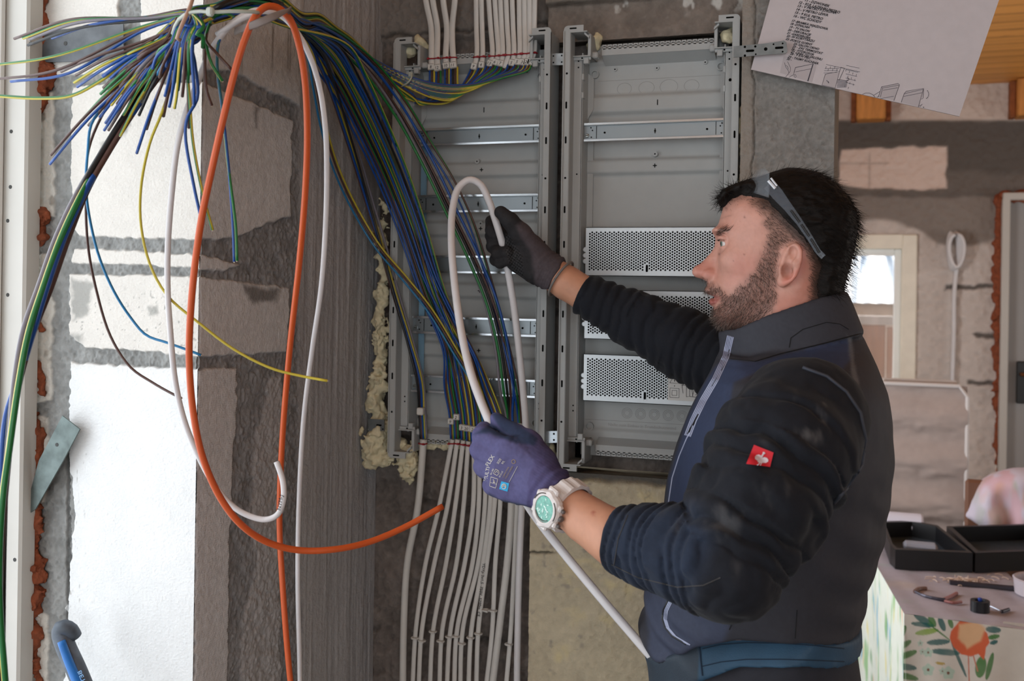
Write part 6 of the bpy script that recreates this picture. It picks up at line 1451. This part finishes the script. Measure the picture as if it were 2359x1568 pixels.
for k in range(22):
    a, r_ = pr.uniform(0, 6.28), pr.uniform(.002, .014); q = cc + wn * .0112 + (wa * math.cos(a) + ws * math.sin(a)) * r_; d_ = wa * math.cos(a * 3) + ws * math.sin(a * 3); e_ = np.cross(wn, d_)
    b.add([q + d_ * .0025, q + e_ * .0018, q - d_ * .002], [(0, 1, 2)])
b.build('face_flecks', M('mint_face_fleck', '#cfe9e1', .2), watch)
b = MB(); b.tube([tuple(cc + wn * .0112 + (wa * math.cos(a) + ws * math.sin(a)) * .0155) for a in np.linspace(-2.4, -.6, 12)], .0007, 5, sm=False); b.tube([tuple(cc + wn * .0116 + (wa * math.cos(a) + ws * math.sin(a)) * .0212) for a in np.linspace(.2, 1.3, 10)], .0008, 5, sm=False); b.tube([tuple(cc + wn * .0116 + (wa * math.cos(a) + ws * math.sin(a)) * .0212) for a in np.linspace(2.2, 3.4, 10)], .0008, 5, sm=False)
b.build('face_marks', m_wd, watch)
b = MB()
for s1 in (-1, 1): b.lathe(cc - wa * .0235 + ws * s1 * .011 + wn * .004, -wa, [(.0026, 0), (.0026, .004), (.002, .005)], 10)
b.lathe(cc - wa * .0245 + wn * .004, -wa, [(.004, 0), (.004, .003), (.0032, .004)], 12); b.build('watch_button', m_wd, watch)

# ---- safety glasses pushed up on the hair
m_cl = M('clear_glasses_plastic', '#aeb6be', .08, alpha=.16, spec=.6, coat=.3); m_cl2 = M('clear_glasses_arm', '#747c87', .12, alpha=.24, spec=.6, coat=.3); m_sd = M('dark_slot', '#0d0e10', .5)
gls = thing('safety_glasses', 'clear safety glasses pushed up over the dark hair', 'glasses', V3(1780, 430, YC - .09))
def hp3(u, v, y): return np.array(V3(u, v, y))
b = MB(); nU, nW = 14, 8; V = []; F = []
for i in range(nU + 1):
    t = i / nU * math.pi; s = math.cos(t); ya = YC - .089 * s; k = abs(s) ** 2.2
    top = (1757 * (1 - k) + 1772 * k, 386 * (1 - k) + 394 * k); mid = (1730 * (1 - k) + 1775 * k, 404 * (1 - k) + 424 * k); bot = (1716 * (1 - k) + 1772 * k, 438 * (1 - k) + 455 * k)
    for j in range(nW + 1):
        w = j / nW; u = (1 - w) ** 2 * top[0] + 2 * w * (1 - w) * mid[0] + w * w * bot[0]; v = (1 - w) ** 2 * top[1] + 2 * w * (1 - w) * mid[1] + w * w * bot[1]; V.append(tuple(hp3(u, v, ya)))
for i in range(nU):
    for j in range(nW): F.append((i * (nW + 1) + j, i * (nW + 1) + j + 1, (i + 1) * (nW + 1) + j + 1, (i + 1) * (nW + 1) + j))
b.add(V, F); ln_ = b.build('lens', m_cl, gls, smooth=True); sd_ = ln_.modifiers.new('thickness', 'SOLIDIFY'); sd_.thickness = .002
for sg in (-1, 1):
    yy = YC + sg * .0915; A = [(1771, 424), (1790, 446), (1816, 478), (1842, 512), (1866, 548), (1884, 578), (1897, 592)]; wd = [15, 15, 11, 8.5, 7.5, 7, 7]
    b = MB(); V = []; F = []
    for k, ((u, v), w_) in enumerate(zip(A, wd)):
        du = np.array(A[min(k + 1, 6)]) - np.array(A[max(k - 1, 0)]); du = du / np.linalg.norm(du); nn_ = np.array([-du[1], du[0]]); yk = yy + sg * (.002 if k < 5 else -.002)
        for s_, t_ in ((1, 1), (1, -1), (-1, -1), (-1, 1)): V.append(tuple(hp3(u + nn_[0] * w_ * s_ * .95, v + nn_[1] * w_ * s_ * .95, yk + t_ * .0016)))
    for k in range(6):
        for j in range(4): F.append((k * 4 + j, k * 4 + (j + 1) % 4, k * 4 + 4 + (j + 1) % 4, k * 4 + 4 + j))
    F += [(3, 2, 1, 0), (24, 25, 26, 27)]; b.add(V, F); tmp = b.build('temple_arm', m_cl2, gls)
    b = MB()
    for (a0, a1) in (((1822, 484), (1842, 512)), ((1846, 517), (1864, 544)), ((1868, 550), (1888, 582))): b.tube([tuple(hp3(*a0, yy + sg * .002 - .0026)), tuple(hp3(*a1, yy + sg * .001 - .0026))], .0016, 6, sm=False)
    b.build('arm_slot', m_sd, tmp)
    b = MB(); b.tube([tuple(hp3(1770, 416, yy - .003)), tuple(hp3(1786, 434, yy - .003))], .0022, 6, sm=False); b.tube([tuple(hp3(1776, 410, yy - .003)), tuple(hp3(1790, 428, yy - .003))], .0014, 6, sm=False); b.build('hinge', M('bright_clear_hinge', '#dfe3ea', .1, alpha=.8), tmp)
# ================================================================== cardboard with handwriting, things in the rear room
YK = 1.803
m_card = M('white_cardboard', '#b7afb1', .75, var=.03, vscale=60, bump=.12, bscale=900); m_pen = M('pen_ink', '#1d1c22', .7); m_lin = M('printed_line', '#55525a', .7)
kp = [(1730, 160), (2210, 268), (2380, -230), (1868, -345)]
P = [PY(u, v, YK) for u, v in kp]; cb = thing('cardboard_sheet', 'white cardboard sheet with handwritten list hanging slanted at the top of the column', 'cardboard', P[0])
b = MB(); b.prism([(p.x, p.z) for p in P], (0, YK, 0), (1, 0, 0), (0, 0, 1), (0, 1, 0), .0035); b.build('sheet', m_card, cb)
dcx = (P[1] - P[0]).normalized(); dcz = Vector((-dcx.z, 0, dcx.x)); dcz = dcz if dcz.z > 0 else -dcz
ROWS = [(1852, 4, '11 - DZWONEK'), (1838, 9, '12 - KUL LAZIENKI PIETRO'), (1835, 17, '13 - V PIETRO P.STRONA'), (1832, 25, '14 - V PIETRO LEWA'), (1829, 32, '15 - 9 KUL PIETRO'), (1826, 40, '16 - WC SCHODY'), (1822, 51, '17 -BRAMKA WJAZDOWA'), (1819, 58, '18 -SYPIALNIA'), (1817, 65, '19 - TV SALON'),
        (1814, 72, '20 - DEKORACJE'), (1812, 79, '21 -GARDEROBA'), (1811, 86, '22 -W KORYTARZU'), (1809, 93, '23 -POKOJ GORNY'), (1827, 104, '24 -SALON OKNO'), (1825, 110, '25 - ZAS TERMOSTAT'), (1822, 116, '26 - HYDROFOR'), (1821, 122, '27 -LINIA OD SALONU'), (1819, 127, '28 - 9 KW PIEC'), (1814, 134, '29 - TASMY KUCHNIA'), (1811, 139, '30 -')]
b = MB(); hr = random.Random(2)
for u, v, t in ROWS:
    p = PY(u, v, YK); a = hr.uniform(-.02, .05); ex = dcx * math.cos(a) - dcz * math.sin(a); text_obj('x', t, p + dcz * .001, ex, dcz, .0060 if v < 45 else .0053, None, None, b, shear=.3, lift=.0006, offset=.00012)
b.build('handwriting', m_pen, cb)
b = MB()
def kl(pts, r=.00035, cl=False): q = [tuple(PY(u, v, YK - .0004)) for u, v in pts]; b.tube(q + ([q[0]] if cl else []), r, 4, sm=False)
X1 = lambda x, y: (1720 + x / 4.368, 130 + y / 4.368)
def kz(pts, r=.00035): kl([X1(*q) for q in pts], r)
kz([(380, 62), (395, 110), (418, 140), (425, 165)]); kz([(412, 52), (432, 95), (442, 118), (438, 150), (424, 168)]); kz([(395, 90), (412, 100), (420, 130)]); kz([(424, 168), (412, 185), (392, 205)]); kz([(425, 210), (470, 185), (490, 180), (500, 200), (490, 215), (478, 205), (480, 185)])
kz([(478, 160), (490, 112), (672, 74), (618, 250)], .0006); kz([(470, 180), (480, 158)]); kz([(492, 155), (655, 122)]); kz([(665, 80), (612, 248)], .0005)
for k in range(9): kz([(800 + k * 2 - (k % 3) * 12, 80 + k * 26), (1140 - k * 4, 155 + k * 23)] if k < 1 else [(790 - k * 5, 100 + k * 22), (940 - k * 10, 135 + k * 20 - 35)] if k < 4 else [(1010 - k * 2, 90 + (k - 4) * 42), (1135 - (k - 4) * 12, 118 + (k - 4) * 42)], .0003)
for k in range(12): kz([(1000 + (k * 37) % 120 - k * 2, 130 + k * 16), (996 + (k * 37) % 120 - k * 2, 150 + k * 16)], .0003)
for k in range(6): kz([(800 + k * 22, 100 + (k % 2) * 24), (796 + k * 22, 124 + (k % 2) * 24)], .0003)
kz([(792, 178), (935, 150), (890, 318), (758, 288), (792, 178)], .0004); kz([(935, 150), (948, 108), (985, 118), (930, 240), (912, 230)], .0004)
for k in range(6): kz([(912 - k, 232 + k * 15), (1015 - k * 2, 246 + k * 12)], .0005)
kz([(1015, 212), (1030, 230), (1020, 245), (1010, 235)], .0006); kz([(805, 240), (812, 250)], .0006); kz([(818, 250), (826, 268)], .0008)
kz([(1165, 382), (1195, 368), (1235, 368), (1270, 385), (1292, 410)]); kz([(1280, 390), (1345, 350)]); kz([(1310, 410), (1335, 398)])
kz([(1325, 408), (1358, 305), (1525, 272), (1537, 285), (1482, 445)], .0004); kz([(1358, 305), (1368, 318), (1532, 288)]); kz([(1368, 318), (1345, 410)]); kz([(1372, 340), (1520, 315)]); kz([(1345, 425), (1480, 400)])
kz([(1555, 462), (1585, 375), (1605, 350), (1780, 320), (1728, 508)], .0004); kz([(1585, 375), (1775, 330)]); kz([(1580, 402), (1765, 365)]); kz([(1780, 330), (1775, 420), (1758, 428)]); kz([(1735, 500), (1770, 478), (1745, 506)])
for k in range(6): a = -1.0 + k * .42; kz([(1800 + 32 * math.cos(a), 380 + 44 * math.sin(a)), (1800 + 32 * math.cos(a + .22), 380 + 44 * math.sin(a + .22))], .0007)
kz([(1778, 508), (1784, 514)], .0008)
b.build('printed_drawing', m_lin, cb)
for poly in ([(335, 165), (372, 0), (728, 0), (655, 262)],):
    b = MB(); q = [PY(*X1(*w), YK) for w in poly]; b.prism([(p.x, p.z) for p in q], (0, YK - .0002, 0), (1, 0, 0), (0, 0, 1), (0, -1, 0), .0001); b.build('grey_print_field', M('grey_print_field', '#a9a1a3', .8), cb)
b = MB(); q = [PY(*X1(*w), YK) for w in [(794, 180), (933, 152), (889, 316), (760, 286)]]; b.prism([(p.x, p.z) for p in q], (0, YK - .0002, 0), (1, 0, 0), (0, 0, 1), (0, -1, 0), .0001)
b.build('grey_print_field', MATS['grey_print_field'], cb); b = MB(); q = [PY(*X1(*w), YK) for w in [(1328, 408), (1360, 308), (1527, 275), (1480, 442)]]; b.prism([(p.x, p.z) for p in q], (0, YK - .0002, 0), (1, 0, 0), (0, 0, 1), (0, -1, 0), .0001)
b.build('grey_print_field', MATS['grey_print_field'], cb); b = MB(); q = [PY(*X1(*w), YK) for w in [(1558, 462), (1588, 376), (1607, 352), (1778, 322), (1726, 505)]]; b.prism([(p.x, p.z) for p in q], (0, YK - .0002, 0), (1, 0, 0), (0, 0, 1), (0, -1, 0), .0001); b.build('grey_print_field', MATS['grey_print_field'], cb)

# ---- the table with its cloth
ZT_ = .76
FL, FR, BL = PZ(2083, 1414, ZT_), PZ(2470, 1466, ZT_), PZ(1975, 1226, ZT_); BR = BL + FR - FL
tbl = thing('table', 'rear table standing under the flamingo tablecloth behind the person', 'table', (FL + BR) / 2 - Vector((0, 0, ZT_)))
b = MB(); ex = (FR - FL).normalized(); eyv = (BL - FL).normalized(); c_ = (FL + BR) / 2
b.prism([(0.01, .01), ((FR - FL).length - .01, .01), ((FR - FL).length - .01, (BL - FL).length - .01), (.01, (BL - FL).length - .01)], FL + Vector((0, 0, -.025)), ex, eyv, (0, 0, 1), .02); b.build('tabletop', M('table_board', '#8d6a4a', .6), tbl)
for p in (FL, FR, BL, BR):
    q = p + (c_ - p).normalized() * .09; b = MB(); b.box((q.x, q.y, .366), (.05, .05, .732), bev=.004); b.build('leg', M('brown_table_leg', '#6d4a38', .6), tbl)
LEAF = [((500, 1100), (640, 1190), 13, 't'), ((605, 1110), (650, 1190), 11, 'g'), ((675, 1120), (715, 1220), 11, 't'), ((745, 1130), (768, 1200), 9, 'g'), ((480, 1165), (640, 1187), 9, 't'), ((510, 1238), (670, 1212), 11, 'l'), ((590, 1302), (752, 1292), 11, 't'), ((620, 1358), (822, 1376), 12, 't'), ((388, 1292), (442, 1180), 12, 'g'),
        ((380, 1347), (482, 1288), 11, 'g'), ((370, 1415), (522, 1360), 12, 'g'), ((360, 1458), (520, 1480), 12, 't'), ((350, 1512), (532, 1556), 12, 'g'), ((340, 1566), (460, 1600), 10, 't'), ((1000, 1205), (1108, 1216), 12, 't'), ((1015, 1268), (1098, 1253), 9, 'g'), ((1030, 1308), (1086, 1290), 8, 't'), ((955, 1545), (978, 1395), 20, 'g'), ((1005, 1560), (1052, 1370), 10, 'g'), ((590, 1160), (760, 1290), 3, 'g'), ((760, 1290), (868, 1545), 6, 't'), ((650, 1440), (720, 1450), 5, 'o')]
def clothcol(V):
    q = pix(V); x = (q[:, 0] - 1940) * 3.026; y = (q[:, 1] - 1050) * 3.027; xy = np.stack([x, y], 1); n = fbm(V, 30, 3, 3)
    c = np.tile(C('#d9d2c8'), (len(V), 1)); pal = {'t': C('#1f5f5e'), 'g': C('#3f7a35'), 'l': C('#86a83c'), 'o': C('#b79a3c')}
    for a, b_, w, k in LEAF:
        a = np.array(a, float); e = np.array(b_, float) - a; t = ((xy - a) @ e) / (e @ e); d = np.abs((xy - a) @ np.array([-e[1], e[0]]) / np.linalg.norm(e)); c = mixc(c, np.array(pal[k]), sstep(1.15, .85, d / (1.9 * w * np.sqrt(np.clip(4 * t * (1 - t), 1e-4, 1)))) * (t > 0) * (t < 1) * (.85 + .15 * n))
    for cx, cy, r in ((600, 1370, 34), (560, 1365, 22), (600, 1490, 44), (740, 1512, 48), (545, 1305, 20), (700, 1500, 25)):
        d = np.hypot(x - cx, y - cy); c = mixc(c, C('#b9cdbd'), sstep(r, r * .8, d + 5 * np.sin(5 * np.arctan2(y - cy, x - cx)))); c = mixc(c, C('#7a4a35'), sstep(r * .28, r * .15, d))
    fl = [(820, 1148), (790, 1180), (757, 1220), (750, 1270), (775, 1330), (830, 1382), (900, 1397), (948, 1378), (990, 1424), (1004, 1335), (1030, 1302), (1012, 1235), (965, 1190), (885, 1148)]
    c = mixc(c, np.array(C('#d9673f')) , sstep(4, -4, psdf(xy + 6 * np.stack([n, n], 1), fl))); c = mixc(c, C('#e3b78c'), sstep(14, -14, psdf(xy + 14 * np.stack([n, -n], 1), [(812, 1175), (930, 1160), (995, 1210), (965, 1290), (870, 1345), (806, 1270)])))
    for a, b_ in (((880, 1392), (886, 1570)), ((915, 1392), (945, 1500))):
        a = np.array(a, float); e = np.array(b_, float) - a; t = np.clip(((xy - a) @ e) / (e @ e), 0, 1); c = mixc(c, C('#c9806a'), sstep(6, 3, np.linalg.norm(xy - a - t[:, None] * e, axis=1)))
    return c
def topcol(V):
    n = fbm(V * np.array([1, 2.5, 1]), 14, 4, 5); c = np.tile(C('#9a939c'), (len(V), 1)); c = mixc(c, C('#8a9a92'), sstep(.2, .7, n) * .4); c = mixc(c, C('#a59486'), sstep(.15, .7, fbm(V, 9, 3, 7)) * .5); return c * (1 + .06 * fbm(V, 60, 3, 8))[:, None]
def sidecol(V):
    c = np.tile(C('#d6dcd2'), (len(V), 1)); W_ = V * np.array([1, 1, .28])
    for k, (h_, s0) in enumerate((('#78b06a', .25), ('#5fa9cf', .38), ('#d9cd7a', .3), ('#d9a68a', .42), ('#4f8f58', .45))): c = mixc(c, C(h_), sstep(s0, s0 + .35, fbm(W_, 34, 3, 40 + k)) * .75)
    return c
def sheetgrid(p0, ex, ey, sx, sy, n, m, wav, colf):
    s, t = np.meshgrid(np.linspace(0, 1, n), np.linspace(0, 1, m), indexing='ij'); s = s.ravel(); t = t.ravel(); nz = np.cross(ex, ey)
    V = np.array(p0) + s[:, None] * sx * np.array(ex) + t[:, None] * sy * np.array(ey) + wav(s, t)[:, None] * nz
    i = (np.arange(n - 1)[:, None] * m + np.arange(m - 1)[None]).ravel(); return V, [tuple(f) for f in np.stack([i, i + m, i + m + 1, i + 1], 1)], colf(V)
b = MB(); ZU = Vector((0, 0, .001)); LX, LY = (FR - FL).length, (BL - FL).length; dn_ = Vector((0, 0, -1))
V, F, c = sheetgrid(FL + ZU, ex, eyv, LX, LY, 90, 90, lambda s, t: .001 * np.sin(23 * s + 9 * t), topcol); b.add(V, F, 0, c)
drop = lambda s, t: t * (.010 * np.sin(s * 21) + .008 * np.sin(s * 9 + 1)) + .006 * t
V, F, c = sheetgrid(FL + ZU, ex, dn_, LX, .48, 330, 200, lambda s, t: drop(s, t), clothcol); b.add(V, F, 0, c)
V, F, c = sheetgrid(BL + ZU, -eyv, dn_, LY, .48, 130, 60, lambda s, t: drop(s + .3, t) * 1.2, sidecol); b.add(V, F, 0, c)
V, F, c = sheetgrid(FR + ZU, eyv, dn_, LY, .48, 60, 20, drop, sidecol); b.add(V, F, 0, c)
V, F, c = sheetgrid(BR + ZU, -ex, dn_, LX, .48, 60, 20, drop, sidecol); b.add(V, F, 0, c)
tag(b.build('tablecloth', M('oilcloth', None, .45, var=.03, vscale=40), None, smooth=True, col=True), 'tablecloth with a flamingo and palm leaves hanging over the rear table', 'tablecloth')
# loose sheet folded over the front right of the table
def flapcol(V): return np.tile(C('#d0c8bd'), (len(V), 1)) * (1 + .07 * fbm(V * np.array([1, 1, 2.]), 25, 3, 3))[:, None]
A = PZ(2309, 1425, ZT_ + .008); V, F, c = sheetgrid(A + Vector((0, -.02, 0)), ex, (Vector((-.10, -.03, -1))).normalized(), .5, .36, 40, 30, lambda s, t: .008 * np.sin(s * 14 + t * 4) * t + .006 * np.sin(9 * t + 5 * s), flapcol)
b = MB(); b.add(V, F, 0, c)
tag(b.build('cloth_flap', M('folded_oilcloth', None, .5), None, smooth=True, col=True), 'plain pale cloth folded over the front edge of the table beside the flamingo', 'cloth')
# ---- on the table
m_case = M('black_case_plastic', '#101013', .4, bump=.15, bscale=300); m_case2 = M('case_lining', '#2c3742', .5, var=.3, vscale=40)
case = thing('tool_case', 'open black tool case lying on the table behind the person', 'case', PZ(2200, 1290, ZT_))
def tray(px, h, nm):
    Q = [PZ(u, v, ZT_ + .004) for u, v in px]; b = MB(); n = len(Q); c0 = sum(Q, Vector()) / n; up = Vector((0, 0, h)); inn = [q + (c0 - q) * .10 for q in Q]
    V = [*Q, *[q + up for q in Q], *[q + up for q in inn], *[q + Vector((0, 0, .008)) for q in inn]]; F = [tuple(range(n))[::-1]]
    for i in range(n):
        j = (i + 1) % n; F += [(i, j, n + j, n + i), (n + i, n + j, 2 * n + j, 2 * n + i), (2 * n + i, 2 * n + j, 3 * n + j, 3 * n + i)]
    F.append(tuple(range(3 * n, 4 * n))); mi = [0] * (len(F) - 1) + [1]; b.add([tuple(v) for v in V], F, mi); return b.build(nm, [m_case, m_case2], case)
tray([(2050, 1298), (2062, 1310), (2240, 1318), (2160, 1250), (2100, 1238), (2030, 1240)], .058, 'case_half')
tray([(2246, 1318), (2420, 1312), (2420, 1244), (2180, 1252)], .058, 'case_lid')
b = MB(); q = PZ(2120, 1270, ZT_ + .02); b.box((q.x, q.y, q.z + .012), (.10, .06, .03), bev=.008); b.build('case_insert', M('pale_insert', '#8d93a2', .6), case)
roll = thing('paper_roll', 'white paper roll lying on the table behind the black case', 'roll', PZ(2080, 1226, ZT_)); q = PZ(2030, 1232, ZT_); b = MB()
b.lathe((q.x - .03, q.y, ZT_ + .042), (1, 0, 0), [(.012, 0), (.040, 0), (.0405, .01), (.0405, .155), (.036, .162), (.012, .162)], 24); b.build('paper', M('white_paper_roll', '#c3c2cf', .6), roll)
b = MB(); b.lathe((q.x + .125, q.y, ZT_ + .042), (1, 0, 0), [(.013, 0), (.014, .012), (.006, .012)], 14); b.build('core_end', M('blue_grey_core', '#5f6d92', .5), roll)
q = PZ(2259, 1411, ZT_ + .002); tp = thing('tape_roll', 'black roll of tape lying at the front edge of the table', 'tape', q); b = MB(); b.lathe(q + Vector((0, .015, 0)), (0, 0, 1), [(.014, 0), (.0235, 0), (.0235, .028), (.014, .028), (.013, .02)], 24); b.build('tape', M('black_tape', '#111319', .4), tp)
b = MB(); b.lathe(q + Vector((0, .015, .026)), (0, 0, 1), [(.004, 0), (.006, .006), (.003, .009)], 10); b.build('cap', M('blue_cap', '#27408c', .4), tp)
def zl(pts, z=.006): return [tuple(PZ(u, v, ZT_ + z)) for u, v in pts]
pl = thing('pliers', 'slim pliers with brown jaws lying open on the table', 'pliers', PZ(2140, 1370, ZT_)); b = MB(); b.tube(zl([(2108, 1362), (2130, 1372), (2165, 1380), (2178, 1382)]), [.003, .004, .006], 6); b.build('jaw', M('dark_tool_steel', '#3c3a44', .4, .6), pl)
b = MB(); b.tube(zl([(2108, 1362), (2118, 1356), (2134, 1355)]), .006, 6); b.build('handle', M('brown_tool_grip', '#6b5148', .5), pl); b = MB(); b.tube(zl([(2176, 1380), (2190, 1374), (2204, 1366)]), .005, 6); b.tube(zl([(2176, 1384), (2196, 1388), (2215, 1386)]), .004, 6); b.build('spring_lever', M('reddish_grip', '#8a5a58', .5), pl)
sd = thing('metal_strip', 'long dark metal strip lying on the table before the black case', 'strip', PZ(2260, 1352, ZT_)); q0, q1 = PZ(2187, 1345, ZT_ + .002), PZ(2345, 1360, ZT_ + .002); d_ = (q1 - q0).normalized(); b = MB(); b.box((q0 + q1) / 2 + Vector((0, 0, .006)), ((q1 - q0).length, .016, .010), ax=[tuple(d_), tuple(Vector((0, 0, 1)).cross(d_)), (0, 0, 1)], bev=.001); b.build('strip', M('dark_strip', '#2b2730', .45), sd)
sw = thing('screwdriver', 'small screwdriver lying beside the tape roll', 'screwdriver', PZ(2300, 1404, ZT_)); b = MB(); b.tube(zl([(2282, 1396), (2308, 1408)]), .0022, 6); b.build('blade', M('bright_blade', '#aab0bd', .3, .7), sw); b = MB(); b.tube(zl([(2308, 1408), (2324, 1403)]), .0045, 8); b.build('handle', M('dark_grip', '#33313b', .5), sw)
b = MB(); sr = random.Random(9)
for k in range(90):
    u, v = sr.gauss(2225, 36), sr.gauss(1336, 4); q = PZ(u, v, ZT_ + .003); a = sr.uniform(0, 6.28); l = sr.uniform(.004, .014); b.tube([(q.x - l * math.cos(a), q.y - l * math.sin(a), q.z), (q.x, q.y, q.z + .003), (q.x + l * math.cos(a), q.y + l * math.sin(a), q.z)], .0013, 4, seg=4)
tag(b.build('shavings', M('sawdust_shavings', '#b59f90', .8)), 'scattered pale shavings on the table', None, kind='stuff')
sb = thing('small_black_cap', 'small black cap lying at the far edge of the table', 'cap', PZ(2228, 1222, ZT_)); q = PZ(2228, 1223, ZT_); b = MB(); b.lathe(q, (0, 0, 1), [(.022, 0), (.024, .008), (.016, .016), (.004, .018)], 14); b.build('cap', M('black_cap', '#15151a', .5), sb)
tb_ = thing('plastic_tub', 'pale plastic tub cut by the right edge of the picture on the table', 'tub', PZ(2390, 1380, ZT_)); q = PZ(2400, 1372, ZT_); b = MB(); b.lathe(q, (0, 0, 1), [(.060, 0), (.068, .004), (.072, .045), (.074, .045), (.070, .048), (.064, .044), (.060, .006)], 24); b.build('tub', M('cloudy_tub', '#a79fa6', .3), tb_)
# ---- standing mattress by the rear window
mt = thing('mattress', 'grey quilted mattress standing upright below the rear window', 'mattress', (.15, 4.3, 0)); YM = 4.25; a0, a1 = PY(1930, 870, YM), PY(2230, 872, YM)
def mcol(P, px, s, t): n = fbm(P * np.array([1, 1, 3]), 10, 3, 3); return .012 * np.sin(t / .028 + .8 * n) + .006 * n, np.tile(C('#a3958f'), (len(P), 1)) * (1 + .10 * n + .06 * fbm(P, 60, 2, 5))[:, None]
grid_obj('mattress_face', (a0.x, YM, .02), (1, 0, 0), (0, 0, 1), a1.x - a0.x, a1.z - .05, .008, mcol, M('quilted_fabric', None, .9, bump=.2, bscale=200), mt)
b = MB(); b.box(((a0.x + a1.x) / 2, YM + .088, (a1.z - .02) / 2), (a1.x - a0.x, .14, a1.z - .03), bev=.03); b.build('mattress_core', M('pale_mattress_border', '#b5b0b0', .85), mt)
b = MB(); b.tube([(a0.x, YM, a1.z - .03), (a1.x - .03, YM, a1.z - .03), (a1.x, YM, a1.z - .07), (a1.x, YM, .03)], .008, 8, sm=False); b.tube([(a0.x, YM + .17, a1.z - .03), (a1.x - .03, YM + .17, a1.z - .03), (a1.x, YM + .17, a1.z - .07), (a1.x, YM + .17, .03)], .008, 8, sm=False); b.build('piping', M('white_piping', '#c9c4c2', .7), mt)
# ---- chair draped with patterned cloth
q = PZ(2330, 1240, .5); ch = thing('draped_chair', 'chair back draped with a pink and green patterned cloth behind the table', 'chair', (PY(2320, 1200, 4.05).x, 4.05, 0)); YCH = 4.0
CHP = P2([(p.x, p.z) for p in (PY(u, v, YCH) for u, v in [(2226, 1190), (2232, 1150), (2262, 1108), (2290, 1088), (2340, 1078), (2420, 1076), (2460, 1150), (2450, 1300), (2280, 1300), (2290, 1225), (2240, 1206)])], .004)
def chcol(V):
    c = np.tile(C('#c3bccb'), (len(V), 1)); W_ = V * np.array([1.6, 1, .7])
    for k, (h_, s0) in enumerate((('#8a9a72', .1), ('#c98f93', .15), ('#5f8f96', .3), ('#c79a7a', .3))): c = mixc(c, C(h_), sstep(s0, s0 + .4, fbm(W_, 11, 3, 70 + k)) * .55 * sstep(PY(2240, 0, YCH).x, PY(2290, 0, YCH).x, V[:, 0]))
    return c
sdf_obj('chair_cloth', lambda P: inflate(P, CHP(P), .09, .05, YCH) + .008 * np.sin(P[:, 0] * 60 + 12 * P[:, 2] + 2 * fbm(P, 6, 2, 3)) * sstep(1.0, .8, P[:, 2]), (PY(2210, 0, YCH).x, 3.85, .55), (PY(2470, 0, YCH).x, 4.15, 1.02), .008, M('patterned_cloth', None, .75), ch, chcol)
b = MB(); xc = PY(2350, 1200, YCH).x
for dx in (-.16, .16):
    for dy in (-.0, -.38): b.box((xc + dx, YCH + dy, .24), (.04, .04, .48), bev=.004)
b.box((xc, YCH - .19, .47), (.40, .42, .035), bev=.008); b.box((xc, YCH, .70), (.36, .03, .45), bev=.01); b.build('chair_frame', MATS['brown_table_leg'], ch)
# ---- conduit and coil on the rear wall
cl = thing('cable_coil', 'white cable coil hanging on the rear wall above its straight lead', 'cable', PY(2200, 700, Y5 - .03)); Yc = Y5 - .03; b = MB()
cc_ = PY(2200, 577, Yc); rs = random.Random(1)
for k in range(4):
    ph = [tuple(PY(2200 + (11 + 2 * k) * math.sin(a) * (1 + .2 * math.cos(a)) + 3 * k - 5, 577 + (44 - 2 * k) * -math.cos(a), Yc - .012 * k)) for a in np.linspace(.2, 6.1, 26)]; b.tube(ph, .009, 8, sm=False)
b.build('coil', m_wc, cl, smooth=True); V, F = tube([tuple(PY(u, v, Yc)) for u, v in ((2204, 610), (2198, 680), (2197, 760), (2194, 862), (2190, 1000))], .010, 10); mesh_obj('lead', V, F, m_wc, cl)
